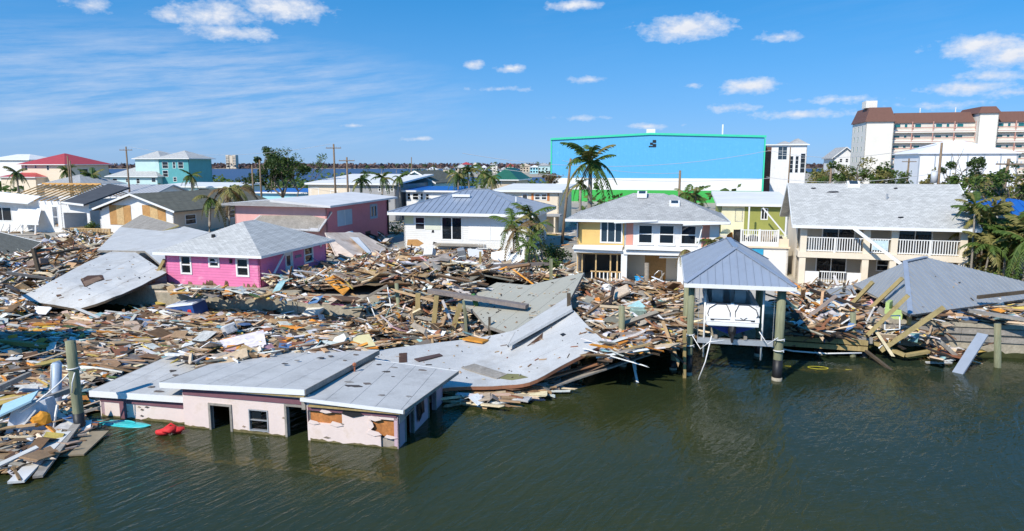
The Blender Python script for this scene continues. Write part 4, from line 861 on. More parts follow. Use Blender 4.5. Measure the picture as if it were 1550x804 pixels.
    mb = MB(); mb.prism([(-1.05,4.0,1.42),(1.05,4.0,1.42),(.8,4.5,1.95),(-.8,4.5,1.95)], (0,.03,0)); mb.build('windshield', glass('tinted_screen', (.03,.05,.06)), b)
    mb = MB(); mb.tube([(-1.12,3.2,1.35),(-1.0,3.0,2.1),(-.7,2.9,2.28),(.7,2.9,2.28),(1.0,3.0,2.1),(1.12,3.2,1.35)], .035, 8); mb.build('wake_tower', ALU, b, True)
    mb = MB(); mb.lump((0,-.35,.3),(.2,.3,.32),2,2,.1); mb.box(-.05,.05,-.75,-.3,-.15,.2); mb.build('outdrive', BLACKPL, b)
    for x in (-.95,.95): MB().box(x-.09,x+.09,-.37,-.355,.7,.76).build('cleat', DKV, b)
    b.scale = (1,1,1.17)
    MB().box(-.66,-.5,-.012,-.003,.76,.9).build('vent_grille', DKV, b); mb = MB(); mb.beam((.35,-.36,.86),(.5,-.36,.76),.02,.03); mb.beam((.5,-.36,.76),(.68,-.36,.88),.02,.03); mb.build('emblem', DKV, b)
boat()

# ------------------------------------------------------------------ docks
def dock(s0, s1, t0, t1, z, label, skip=(), bw=.2, tilt=(0,0)):
    d = empty('wooden_dock', S(s0,t0,z), label=label, cat='dock', rot=(tilt[0], tilt[1], -TH)); W, D = s1-s0, t1-t0; r = random.Random(int(s0*10))
    me = MB().box(0, W, 0, bw-.012, -.04, 0).mesh('deck_board')
    for i in range(int(D/bw)):
        if r.random() < .12: continue
        o = link('deck_board', me, GREYWOOD, d); o.location = (r.uniform(-.08,.08), i*bw, r.uniform(0,.01))
    for x in (.15,W/2,W-.15): MB().beam((x,0,-.14),(x,D,-.14),.08,.19).build('joist', DARKWOOD, d)
    MB().beam((0,-.03,-.16),(W,-.03,-.16),.06,.26).build('rim_board', GREYWOOD, d)
    for x in (.3,W-.3) if W < 5 else (.3,W/2,W-.3):
        for y in (.3,D*.55):
            MB().tube([(x,y,-z-2.2),(x,y,-.24)], [.16,.15], 10).build('pile', PILE, d, True); MB().tube([(x,y,-z-.2),(x,y,-z+.5)], [.18,.17], 10).build('dark_wrap', BLACKPL, d, True); MB().tube([(x,y,-z-.15),(x,y,-z+.1)], [.2,.19], 10).build('barnacle_band', CONC, d, True)
    return d
dock(4.6, 10.35, -6.9, -.45, 1.42, 'grey wooden dock loaded with wreckage beside the boathouse')
dock(15.5, 20.6, -2.1, -.45, 1.2, 'low wooden dock under a heap of broken boards right of the boathouse', tilt=(R(-2), R(1)))
def left_boathouse():
    h = empty('boathouse', (-36,32.2,0), 0, 'shingle-roofed open boathouse beside the floating debris, shading the dark water', 'boathouse')
    for x in (.4,7.4):
        for y in (.4,4.4): MB().tube([(x,y,-2.2),(x,y,4.5)], [.19,.17], 10).build('pile', PILE, h, True)
    for y in (.4,4.4): MB().beam((.1,y,4.55),(7.7,y,4.55),.15,.2).build('cross_beam', GREYWOOD, h)
    hip(h, 0, 7.8, 0, 4.8, 4.7, 1.2, SH_GY, TRIM)
left_boathouse()
# second level of stacked timbers on the right dock front
for i, z in enumerate((.62,.95)):
    tag(MB().beam(S(15.9,-2.3,z), S(20.3,-2.35,z-.05), .2, .26).build('dock_timber', LUMBER), 'long yellowish timber strapped along the dock front right of the boathouse', 'timber', 'timbers on the dock front')
mb = MB(); mb.tube([S(15.4,-2.5,.42), S(16.5,-2.6,.28), S(18.2,-2.65,.26), S(20.0,-2.5,.36)], .045, 6); tag(mb.build('white_pipe', TRIM, None, True), 'white plastic pipe curving along the foot of the right dock', 'pipe')
# ------------------------------------------------------------------ further houses, placed on planes parallel to the shore
def bgh(name, label, t, pxl, pxr_, eave, D, wm, roof='hip', rise=1.8, rm=None, over=.6, wins=(), fm=None, wfm=None, gm=None, cat='house', nx=1, ny=2, side=None, z0=LAND, pm=None, yoff=0, sidewins=(), gable_x=None, wallr=None):
    s0, zE = VP(pxl, eave, t); s1, _ = VP(pxr_, eave, t); W = s1-s0; Z = zE-z0
    h = empty(name, S(s0,t,z0), label=label, cat=cat); ops = []
    for w in wins:
        a, b, za, zb = pxr(*w[:4], t, s0, z0); ops.append((max(.05, a), min(W-.05, b), max(.02, za), min(Z-.02, zb)))
    _, M = wall(h, 'wall', wm, (0,0), (W,0), 0, Z, ops)
    for o, w in zip(ops, wins):
        k = w[4] if len(w) > 4 else {}
        window(h, M, *o, k.get('nx', nx), k.get('ny', ny), k.get('fm', wfm), k.get('gm', gm), fw=k.get('fw', .1), name=k.get('name', 'window'), pane=k.get('pane', True))
    _, M2 = wall(h, 'wall', wallr or wm, (W,0), (W,D), 0, Z, [(D*a, D*b, c*Z, e*Z) for a, b, c, e in sidewins])
    for a, b, c, e in sidewins: window(h, M2, D*a, D*b, c*Z, e*Z, 1, 2, wfm, gm)
    _, M3 = wall(h, 'wall', wm, (0,D), (0,0), 0, Z, [(D*(1-b), D*(1-a), c*Z, e*Z) for a, b, c, e in sidewins])
    for a, b, c, e in sidewins: window(h, M3, D*(1-b), D*(1-a), c*Z, e*Z, 1, 2, wfm, gm)
    wall(h, 'wall', wm, (W,D), (0,D), 0, Z)
    fm = fm or TRIM; V3 = lambda *a: Vector(a)
    if roof == 'hip': hip(h, -over, W+over, -over, D+over, Z+.02, rise, rm, fm, pm)
    elif roof == 'flat':
        roof_slab(h, 'roof', rm, [[V3(-over,-over,Z+.22),V3(W+over,-over,Z+.22),V3(W+over,D+over,Z+.22+rise),V3(-over,D+over,Z+.22+rise)]], .2)
        fascia(h, [V3(-over,-over,Z+.2),V3(W+over,-over,Z+.2),V3(W+over,D+over,Z+.2+rise),V3(-over,D+over,Z+.2+rise)], fm, .26)
    elif roof == 'gable':      # gable end faces the water, ridge runs inland
        xm = W/2 if gable_x is None else gable_x
        pl = [[V3(-over,-over,Z-.1),V3(xm,-over,Z+rise),V3(xm,D+over,Z+rise),V3(-over,D+over,Z-.1)],[V3(xm,-over,Z+rise),V3(W+over,-over,Z-.1),V3(W+over,D+over,Z-.1),V3(xm,D+over,Z+rise)]]
        pl = [[p+V3(0,0,.15) for p in q] for q in pl]; r = roof_slab(h, 'roof', rm, pl, .15)
        if pm:
            for q in pl: panels(r, q, .7, pm)
        for yy in (.0, D-.12): MB().prism([(0,yy,Z),(W,yy,Z),(xm,yy,Z+rise)], (0,.12,0)).build('gable', wm, h)
        for a, b in ((0,1),(1,0)):
            p, q = (pl[0][0], pl[0][1]) if a == 0 else (pl[1][0], pl[1][1])
            MB().beam(p+V3(0,-.03,-.08), q+V3(0,-.03,-.08), .05, .24).build('bargeboard', fm, h)
    elif roof == 'gableside':  # ridge runs along the shore
        pl = [[V3(-over,-over,Z),V3(W+over,-over,Z),V3(W+over,D/2,Z+rise),V3(-over,D/2,Z+rise)],[V3(W+over,D+over,Z),V3(-over,D+over,Z),V3(-over,D/2,Z+rise),V3(W+over,D/2,Z+rise)]]
        pl = [[p+V3(0,0,.1) for p in q] for q in pl]; r = roof_slab(h, 'roof', rm, pl, .15)
        if pm:
            for q in pl: panels(r, q, .7, pm)
        MB().beam((-over,-over-.03,Z),(W+over,-over-.03,Z),.05,.22).build('fascia', fm, h)
        for x in (0,W): MB().prism([(x,0,Z),(x,D,Z),(x,D/2,Z+rise)], (.1 if x == 0 else -.1,0,0)).build('gable', wm, h)
    return h, W, D, Z, M
TEAL_SHADE = surf('teal_shaded_boards', (.1,.36,.38), .1, 1, .65); MINT = surf('mint_paint_and_lit_teal', (.5,.68,.68), .08, 1, .65); SKYB = surf('sky_blue_paint', (.35,.68,.78), .08, 1, .65)  # teal holds the shaded tone of the tall house, mint its sunlit tone
REDR = surf('red_metal_roof', (.45,.06,.06), .12, 1, .5, .05); GREENR = surf('green_metal_roof', (.02,.12,.08), .15, 1, .5); BLUER = surf('blue_metal_roof', (.02,.12,.42), .12, 1, .4, .03)
WMEM = surf('white_roof', (.7,.7,.69), .1, .5, .8, .04, 20, (.4,.38,.36), .25, .4); GREYW = surf('grey_render', (.36,.36,.36), .1, 1, .8)
TANW = surf('tan_paint', (.6,.5,.38), .1, 1, .7); OLIV = surf('olive_paint', (.3,.31,.08), .1, 1, .7); PALEY = surf('pale_yellow', (.75,.7,.48), .1, 1, .7)
# beige house with plywood over its windows
h, W, D, Z, M = bgh('beige_house', 'beige house with plywood-boarded gable windows and greenish shingle roof', 33, 150, 262, 318, 21, WHITE, 'gable', 2.05, SH_GR, .8, wins=[(165,311,200,340,dict(pane=False)),(215,311,252,335,dict(pane=False))], sidewins=((.1,.2,.35,.8),(.5,.6,.4,.8)), wallr=TANW)  # white front and tan right wall: lit and shaded tones of one beige
for w in ((165,311,200,340),(215,311,252,335)):
    a, b, za, zb = pxr(*w, 33, VP(150,318,33)[0], LAND); n = 3
    for i in range(n): MB().box(a+(b-a)*i/n+.01, a+(b-a)*(i+1)/n-.01, -.05-.01*(i % 2), -.025-.01*(i % 2), za-.05, zb+.05, M=M).build('plywood_sheet', STUD if i % 2 else PLYW, h)
mb = MB(); mb.box(.25,.4,-.1,-.01,2.9,3.2); mb.build('wall_lamp', BLACKPL, h); mb = MB(); mb.box(W-.6,W-.45,-.1,-.01,2.9,3.2); mb.build('wall_lamp', BLACKPL, h)
dk = empty('wooden_deck', S(VP(107,360,29)[0],29,LAND), label='raised new timber deck with wooden railing before the beige house', cat='deck')
dw = VP(168,360,29)[0]-VP(107,360,29)[0]; dz = VP(107,358,29)[1]-LAND
me = MB().box(0,dw,0,.19,-.05,0).mesh('deck_board')
for i in range(20): o = link('deck_board', me, STUD, dk); o.location = (0,i*.2,dz)
MB().beam((0,-.03,dz-.16),(dw,-.03,dz-.16),.06,.3).build('rim_board', STUD, dk)
for x in (.1,dw*.33,dw*.66,dw-.1): MB().box(x-.07,x+.07,-.02,.12,0,dz+1.1).build('post', STUD, dk)
railing(dk, (0,.0), (dw,.0), dz, 1.1, STUD, .22, .1); railing(dk, (0,.1), (0,3.9), dz, 1.1, STUD, .22, .1)
mb = MB(); mb.lump((1.0,-.12,dz+.55),(.35,.05,.5),3,2,.5); mb.build('blue_towel', surf('blue_towel_cloth', (.12,.45,.6), .2, 5), dk)
# wrecked white house with bare rafters
h, W, D, Z, M = bgh('wrecked_white_house', 'wrecked white house with its roof stripped to orange rafters', 32, -30, 92, 303, 12, WHITE, 'none', wins=[(-12,313,19,335,dict(nx=2,ny=1)),(78,312,90,345,dict(pane=False))])
ORAF = surf('rafter_timber', (.72,.4,.13), .2, 2, .75)
for i in range(10):
    x = W*.32+i*1.04; MB().beam((x,-.5,Z+.05),(x,D/2,Z+2.0),.06,.13).build('rafter', ORAF, h); MB().beam((x,D+.3,Z+.05),(x,D/2,Z+2.0),.06,.13).build('rafter', ORAF, h)
for k in (.5,): MB().beam((W*.32,-.5+k*(D/2+.5),Z+.05+k*1.95+.13),(W*.32+9.4,-.5+k*(D/2+.5),Z+.05+k*1.95+.13),.09,.04).build('batten', ORAF, h)
MB().beam((W*.3,D/2,Z+2.05),(W*.32+9.6,D/2,Z+2.05),.08,.25).build('ridge_beam', ORAF, h)
mb = MB(); mb.hexa([(-1,-1.2,Z+.15),(W*.7,-1.2,Z-.35),(W*.72,.6,Z+.5),(-1,1.5,Z+1.2),(-1,-1.2,Z+.25),(W*.7,-1.2,Z-.25),(W*.72,.6,Z+.6),(-1,1.5,Z+1.3)]); mb.build('torn_roof_sheet', WHITE, h)
mb = MB(); mb.hexa([(W*.52,-1.6,1.2),(W*.85,-1.9,1.1),(W*.78,-.3,3.1),(W*.5,-.2,3.2),(W*.52,-1.65,1.2),(W*.85,-1.95,1.1),(W*.78,-.35,3.1),(W*.5,-.25,3.2)]); mb.build('hanging_awning', TRIM, h)
P = lambda *a: Vector(a)
roof_slab(h, 'roof', surf('dark_felt', (.07,.075,.085), .2, .8, .8), [[P(W*.32+9.7,-.7,Z),P(W+4.2,-.7,Z-.3),P(W+4.2,D*.6,Z+1.6),P(W*.32+9.7,D*.6,Z+2.1)]], .2); MB().beam((W*.32+9.7,-.74,Z-.1),(W+4.2,-.74,Z-.4),.05,.25).build('fascia', TRIM, h)
wall(h, 'wall', WHITE, (W,0), (W+4,.3), 0, Z-.4, [(.2,3.6,.3,2.6)])
MB().box(-1,W*.9,-2.4,-2.3,1.15,1.35).build('porch_beam', TRIM, h)
for k in range(6): x = W*(.05+.16*k); MB().beam((x,-2.35,0),(x+.2,-2.35,1.2),.16,.16).build('porch_post', TRIM, h)
for k in range(6): MB().beam((W*.45+k*.8,-2.6,.2+.1*(k % 2)),(W*.5+k*.9,-2.6,1.25-.3*(k % 3)),.1,.08).build('broken_baluster', TRIM, h)
# dark shingle roof on the ground at far left
plD = [(-40,380,2.4),(30,388,2.2),(0,352,4.2)]
q = onplane(plD, [(-60,374),(30,389),(62,367),(0,352),(-60,345)])
o = slab_thing('fallen_dark_roof', 'dark shingle roof corner with white fascia down on the debris', 'fallen roof', q, .25, SH_GR, TRIM, None, base=shingle('shingle_charcoal', (.09,.1,.1)))
# teal house, three storeys; sunlit face coloured mint, shaded face teal
h, W, D, Z, M = bgh('teal_house', 'tall teal house with pale grey hip roof, seen over the beige house', 128, 240, 285, 240, 10, TEAL_SHADE, 'hip', 2.3, SH_LT, .9, wins=[(245,245,255,255),(261,245,266,255),(269,245,278,255),(246,258,255,268),(262,268,268,275),(229,268,236,277)][:5], z0=LAND)
h2, W2, D2, Z2, M2 = bgh('mint_house', 'mint-white house wing with pale hip roof beside the teal house', 126, 165, 238, 267, 16, MINT, 'hip', 4.0, SH_LT, .8, wins=[(170,270,178,277),(190,270,196,276),(206,270,212,278),(229,269,236,276)])
o = MB(); o.box(W*-.85,0,.4,D,0,Z).build('wall', MINT, h); hip(h, -W*.9, 1, -.3, D+.6, Z+.01, 2.25, SH_LT, TRIM)
# red roofed house
h, W, D, Z, M = bgh('red_roof_house', 'cream house with red hip roofs on two levels', 125, 32, 98, 249, 16, CREAM, 'hip', 3.3, REDR, 1.0, wins=[(37,250,42,257),(52,250,56,255),(70,250,75,258)], sidewins=((.3,.5,.6,.85),))
mb = MB(); hip(h, -4.5, 9, -4, 6, Z-3.6, 1.5, REDR, TRIM); wall(h, 'wall', CREAM, (-4,-3.4), (8.5,-3.4), 0, Z-3.6, [(6,8,.6,2.6)]); wall(h, 'wall', CREAM, (8.5,-3.4), (8.5,0), 0, Z-3.6)
for nm, lab, t, a, b, e, D_, wm, rf, rs, rm_, wn in [
  ('white_house', 'white-roofed house behind the red roof', 175, -20, 44, 242, 14, WHITE, 'hip', 2.2, WMEM, ()),
  ('grey_roof_house', 'low house with wide grey hip roof beside the date palm', 78, 66, 122, 279, 11, TANW, 'hip', 2.0, SH_GY, ()),
  ('metal_roof_house', 'house under a long silver metal roof behind the beige house', 58, 118, 222, 299, 12, WHITE, 'gableside', 2.0, SILV, ()),
  ('flat_roof_house', 'low white flat-roofed house with brown windows left of the tree', 92, 226, 346, 283, 14, MINT, 'flat', .5, WMEM, ((240,284,250,291),(262,285,272,292),(300,285,318,292))),
  ('aqua_house', 'bright aqua house half hidden behind the big tree', 70, 385, 470, 292, 10, SKYB, 'flat', .3, BLUER, ()),
  ('cream_window_house', 'cream house with white paned windows and low white roof', 58, 468, 598, 279, 16, GREYW, 'flat', 1.2, WMEM, ((470,284,483,300,dict(nx=2,ny=2)),(500,288,512,300,dict(nx=2,ny=2)),(572,281,577,290),(583,281,587,289),(591,281,596,290))),
  ('blue_gable_house', 'small sky-blue gable house with white trim', 73, 604, 656, 277, 13, SKYB, 'gable', 2.0, SH_GR, ((629,277,636,284),)),
  ('blue_porch_house', 'house with bright blue flat porch roof and curtained windows', 60, 614, 690, 290, 9, WHITE, 'flat', .35, BLUER, ((616,292,622,303),(624,292,634,303),(636,292,641,303),(644,293,650,303))),
  ('green_roof_house', 'tan house with dark green metal roof', 95, 745, 781, 272, 12, TANW, 'hip', 2.4, GREENR, ((748,273,759,279,dict(nx=2)),)),
  ('shutter_house', 'cream house with orange shutters and flat white roof', 47, 752, 846, 290, 12, CREAM, 'flat', .5, WMEM, ((754,294,776,303,dict(nx=3,ny=1)),(790,293,799,307,dict(ny=1)),(809,293,818,303),(819,293,828,303))),
  ('olive_house', 'olive and yellow house with arched window behind the deck', 33, 1092, 1192, 311, 9, OLIV, 'flat', .9, WMEM, ((1113,315,1124,336,dict(ny=3)),(1152,315,1162,333,dict(nx=2,ny=1)))),
  ('blue_roof_house', 'house under a bright blue metal roof among the palms', 14, 1512, 1600, 326, 9, GREYW, 'hip', 1.0, BLUER, ()),
  ('gable_marina_house', 'small white gable house with grey roof near the condominium', 190, 1262, 1298, 240, 14, WHITE, 'gable', 3.4, SH_GY, ((1271,237,1275,246),(1280,237,1284,246))),
  ('white_block', 'white marina block with tall dark blue glazing', 150, 1160, 1222, 220, 16, WHITE, 'flat', .3, SH_GY, ((1178,222,1191,242,dict(nx=2,ny=3,gm=GLASSB)),(1196,236,1200,262,dict(ny=4)),(1204,236,1208,262,dict(ny=4)),(1212,232,1218,262,dict(ny=4)))),
  ]:
    r_ = bgh(nm, lab, t, a, b, e, D_, wm, rf, rs, rm_, .5 if rf == 'flat' else .7, wins=wn, pm=(SILV if nm == 'metal_roof_house' else BLUER if nm == 'blue_roof_house' else None))
    if nm == 'white_block':
        hh, W, D, Z, M = r_; hip(hh, W*.3, W*.7, 1, 9, Z+.25, .9, SH_GY, TRIM); hip(hh, W*.6, W+.4, .5, 9, Z+.3, 1.5, SH_GY, TRIM)
    if nm == 'shutter_house':
        hh, W, D, Z, M = r_
        for px in (806,830):
            a_, b_, za, zb = pxr(px-1.6, 293, px+1.6, 304, 47, VP(752,290,47)[0], LAND); MB().box(a_, b_, -.05, -.003, za, zb, M=M).build('shutter', surf('orange_shutter', (.6,.2,.06)), hh)
        MB().box(-.5,W+.5,-2.2,-.01,Z*.42,Z*.46).build('balcony_slab', GREYW, hh)
        for x in (.2,W*.35,W*.7,W-.2): MB().box(x-.1,x+.1,-2.1,-1.9,0,Z*.42).build('pillar', CREAM, hh)
    if nm == 'olive_house':
        hh, W, D, Z, M = r_; MB().box(.05,W*.36,-.03,-.003,.1,Z-.05,M=M).build('yellow_panel', PALEY, hh)
        for x in (W*.4,W*.95): MB().box(x-.07,x+.07,-1.8,-1.66,0,Z).build('porch_post', TRIM, hh)
        MB().beam((W*.6,-1.75,Z*.98),(W*.95,-1.75,Z*.4),.08,.14).build('fallen_beam', TRIM, hh); MB().box(-.2,W+.2,-2.0,-.01,Z*.25,Z*.36).build('porch_floor', PALEY, hh)
    if nm == 'cream_window_house':
        hh, W, D, Z, M = r_; a_, b_, za, zb = pxr(466,279,530,302, 58, VP(468,279,58)[0], LAND); MB().box(a_+.05,b_,-.022,-.003,za,Z-.02,M=M).build('cream_front', CREAM, hh)
# blue hangar
HANB = siding('blue_profiled_sheet', (.11,.42,.72), .9, 0, .04, (.3,.6,.75), .25, .6, .5); HANW = surf('hangar_white', (.8,.8,.78), .05, .2, .7); HANG = surf('hangar_green', (.05,.42,.08), .06, .2, .6); HANT = surf('hangar_trim', (.05,.62,.38), .05, .5, .5)
def hangar():
    t = 122; s0, zl = VP(836,212,t); s1, zr = VP(1157,208,t); sa, za = VP(985,204,t); W = s1-s0; h = empty('boat_storage_hangar', S(s0,t,LAND), label='huge sky-blue boat storage hangar with white and green bands', cat='warehouse')
    zb = VP(1000,270,t)[1]-LAND; zw = VP(1000,288,t)[1]-LAND; A = [(0,0,zb),(W,0,zb),(W,0,zr-LAND),(sa-s0,0,za-LAND),(0,0,zl-LAND)]; D = 55
    MB().prism(A, (0,.4,0)).build('blue_wall', HANB, h); MB().box(0,W,0,.4,zw,zb).build('white_band', HANW, h); MB().box(0,W,.02,.4,0,zw).build('green_band', HANG, h)
    for x in (-.35,W+.05): MB().box(x,x+.3,-.1,.5,0,zl-LAND).build('corner_trim', HANT, h)
    top = A[2:]; mb = MB(); mb.beam(Vector(top[0])+Vector((.4,.1,.2)), Vector(top[1])+Vector((0,.1,.2)), .8, .45); mb.beam(Vector(top[1])+Vector((0,.1,.2)), Vector(top[2])+Vector((-.4,.1,.2)), .8, .45); mb.build('roof_trim', HANT, h)
    wall(h, 'wall', HANW, (W,.4), (W,D), 0, zr-LAND-.1); wall(h, 'wall', HANW, (0,D), (0,.4), 0, zl-LAND-.1); wall(h, 'wall', HANW, (W,D), (0,D), 0, zl-LAND-.1)
    V3 = Vector; a, b, c = V3(A[4]), V3(A[3]), V3(A[2]); dy = V3((0,D,0)); roof_slab(h, 'roof', WMEM, [[a+V3((0,.4,0)),b+V3((0,.4,0)),b+dy,a+dy],[b+V3((0,.4,0)),c+V3((0,.4,0)),c+dy,b+dy]], .3)
    for (x0, y0, x1, y1) in ((988,212,993,216),(984,216,988,219),(988,218,993,221),(982,221,993,222.5)):
        p, q, z0, z1 = pxr(x0,y0,x1,y1,t,s0,LAND); MB().box(p,q,-.12,-.003,z0,z1).build('torn_louvre', BLACKPL, h)
    MB().box(sa-s0-1,sa-s0+1,.2,2,za-LAND+.3,za-LAND+1.3).build('roof_vent', TRIM, h); x = VP(1094,205,t)[0]-s0; MB().box(x-.15,x+.15,1,1.3,zr-LAND,zr-LAND+3).build('roof_mast', TRIM, h)
    MB().box(W+.4,W+2.2,4,5,2,zr-LAND-2).build('rust_tower', surf('rust_tower_steel', (.15,.07,.05), .3, 1), h)
hangar()
# condominium
MANS = siding('brown_mansard', (.17,.085,.065), .9, 0, .1, (.1,.05,.04), .3, .5, .7); CONW = surf('condo_white', (.78,.74,.66), .05, .3, .75); CONR = surf('condo_salmon', (.55,.3,.24), .1, .5, .7); CONI = surf('condo_gallery', (.7,.66,.58), .1, .4, .8)
def condo():
    t = 160; s0 = VP(1311,190,t)[0]; h = empty('condominium', S(s0,t,LAND), label='white condominium block with brown mansard roof and open salmon-railed galleries', cat='apartment building')
    X = lambda px: VP(px,200,t)[0]-s0
    ZZ = lambda py: VP(1350,py,t)[1]-LAND
    ztop = ZZ(184); D = 14; x1, x2, x3, x4 = X(1352.5), X(1481.5), X(1511), X(1640)
    _, M = wall(h, 'wall', CONW, (0,0), (x1,0), 0, ztop); wops = []
    for f in range(5):
        z = ztop-2.4-f*2.75
        for y in (2.0,6.0,10): wops.append((y, y+1.4, z, z+1.5))
    _, M3 = wall(h, 'wall', CONW, (0,D), (0,0), 0, ztop, wops)
    for o in wops: window(h, M3, *o, 1, 1, CONW, TEALG)
    wall(h, 'wall', CONW, (x1,0), (x1,3.5), 0, ztop); wall(h, 'wall', CONW, (x4,D), (0,D), 0, ztop)
    def mans(xa, xb, y0, z0, z1, sl, side=True):
        mb = MB(); k = sl; mb.hexa([(xa-.4,y0-.5,z0),(xb+.4,y0-.5,z0),(xb+.4,D+.5,z0),(xa-.4,D+.5,z0),(xa+k,y0+k,z1),(xb-k,y0+k,z1),(xb-k,D-k,z1),(xa+k,D-k,z1)]); mb.build('mansard_roof', MANS, h)
    mans(0, x1, 0, ztop, ZZ(162), .8); mans(x1+.42, x2-.42, 3.0, ztop-.3, ZZ(170), .6); mans(x2, x3, .5, ZZ(173), ZZ(163), .6); mans(x3+.42, x4, 3.0, ztop-.3, ZZ(170), .6)
    MB().box(.1,X(1328),2,6,ZZ(162),ZZ(151)).build('stair_head', CONW, h)
    wall(h, 'wall', CONW, (x2,.5), (x3,.5), 0, ZZ(173)); wall(h, 'wall', CONW, (x3,.5), (x3,D), 0, ZZ(173)); wall(h, 'wall', CONW, (x2,D), (x2,.5), 0, ZZ(173))
    fl = [ZZ(199.2+15.55*i) for i in range(6)]; zt = ztop
    for (xa, xb) in ((x1,x2),(x3,x4)):
        n = 4 if xa == x1 else 4; bw = (xb-xa)/n
        for f, z in enumerate(fl):
            zc = zt if f == 0 else fl[f-1]-.35
            MB().box(xa+.01,xb-.01,1.9,D-.5,z-.3,z).build('floor_slab', CONW, h)
            ops = []; kinds = []
            for b in range(n):
                x = b*bw
                ops += [(x+bw*.16,x+bw*.5,z+.9,zc-.5)]; kinds.append('w')
                if b % 2 == 1 or True:
                    if b % 2: ops += [(x+bw*.03,x+bw*.13,z+.05,zc-.45)]; kinds.append('d'); 
                    else: ops += [(x+bw*.66,x+bw*.84,z+.9,zc-.5)]; kinds.append('w')
            _, M = wall(h, 'wall', CONI, (xa,2.9), (xb,2.9), z, zc, ops)
            for o, k in zip(ops, kinds):
                if k == 'w': window(h, M, *o, 1, 1, CONW, TEALG, fw=.12)
                else: MB().box(o[0],o[1],.02,.08,o[2],o[3],M=M).build('door', CONR, h)
            MB().box(xa+.02,xb-.02,1.92,2.0,z+.15,z+.5).build('parapet', CONW, h); MB().box(xa+.02,xb-.02,1.9,2.02,z+.9,z+1.12).build('handrail', CONR, h); MB().box(xa+.02,xb-.02,1.905,2.015,z+.02,z+.14).build('kick_rail', CONR, h)
            for b in range(n+1): x = xa+b*bw; MB().box(max(xa+.02,x-.1),min(xb-.02,x+.1),1.88,2.06,z+.0,zc-.002).build('post', CONR, h)
    for (px, py) in ((1400,168),(1455,166)): MB().box(X(px)-.1,X(px)+.1,5,5.2,ZZ(171),ZZ(162)).build('roof_mast', TRIM, h)
condo()
# white event tent
def tent():
    t = 95; s0, zE = VP(1392,232,t); s1 = VP(1541,232,t)[0]; W = s1-s0; Z = zE-LAND; h = empty('white_tent_building', S(s0,t,LAND), label='big white tent-roofed building before the condominium', cat='tent'); TW = surf('tent_white', (.82,.82,.84), .04, .3, .6)
    for p0, p1 in (((0,0),(W,0)),((W,0),(W,14)),((0,14),(0,0)),((W,14),(0,14))): wall(h, 'wall', TW, p0, p1, 0, Z)
    P, rd, c = hip_polys(-.4,W+.4,-.4,14.4,Z,2.3,W*.42); roof_slab(h, 'roof', TW, P, .1)
    me = MB().box(-.08,.08,-.1,-.01,0,Z-.1).mesh('tent_pole')
    for i in range(7): o = link('tent_pole', me, ALU, h); o.location = (W*i/6,0,0)
tent()
# raised deck between the yellow and the balcony house
def raised_deck():
    t = 16; s0 = 14.0; h = empty('raised_deck', S(s0,t,LAND), label='raised deck on a white wall, cluttered with furniture behind white railing', cat='deck'); W = 5.0; z = VP(1180,376,t)[1]-LAND
    wall(h, 'wall', WHITE, (0,0), (W,0), 0, z); wall(h, 'wall', WHITE, (0,8), (0,0), 0, z); wall(h, 'wall', WHITE, (W,0), (W,8), 0, z); MB().box(-.15,W+.1,-.15,8,z,z+.14).build('deck_floor', CREAM, h)
    b = VP(1180,345,t)[1]-LAND; a0 = VP(1122,360,t)[0]-s0; a1 = VP(1178,360,t)[0]-s0
    railing(h, (a0,.1), (a1,.1), z+.35, 1.1, TRIM, .16, .06); MB().box(a0,a1,.05,.16,z+.14,z+.42).build('parapet', WHITE, h)
    for x in (a0,(a0+a1)/2,a1): post(h, x, .1, z+.14, z+1.5, .14, TRIM)
    MB().box(a1+.1,W,.05,.2,z+.14,z+.75).build('parapet', CREAM, h)
    MB().box(2.2,3.1,-.06,-.005,z-.55,z-.1).build('blue_sign', surf('blue_board', (.03,.35,.6)), h)
    return s0, t, z+LAND+.14
ds, dt, dz_ = raised_deck()
for i, (x, y, c, sz, lab, cat, nm) in enumerate([(.6,1.2,(.75,.2,.02),(.28,.2,.5),'orange life jacket hung at the deck corner','life jacket','life_jacket'),(1.4,2.2,(.03,.03,.03),(.4,.3,.45),'black grill on the raised deck','grill','grill'),(2.6,3.0,(.04,.04,.05),(.55,.4,.3),'round black planter on the raised deck','planter','planter'),(3.6,2.6,(.4,.33,.25),(.5,.35,.4),'tan wicker armchair on the raised deck','armchair','armchair'),(4.4,1.6,(.05,.045,.04),(.45,.4,.35),'dark heap of bags on the raised deck','bags','bag_heap'),(4.5,3.0,(.5,.48,.45),(.3,.3,.5),'pale cooler box on the raised deck','cooler','cooler')]):
    mb = MB(); mb.lump((0,0,sz[2]*.9),sz,i,2,.35)
    if cat in ('armchair','grill'): mb.box(-sz[0],sz[0],sz[1]*.6,sz[1]*.9,0,sz[2]*2.4); mb.box(-sz[0],-sz[0]*.7,-sz[1],sz[1]*.8,0,sz[2]*1.5); mb.box(sz[0]*.7,sz[0],-sz[1],sz[1]*.8,0,sz[2]*1.5)
    o = mb.build(nm, PIECE, None, color=c); o.location = S(ds+x,dt+y,dz_); tag(o, lab, cat)
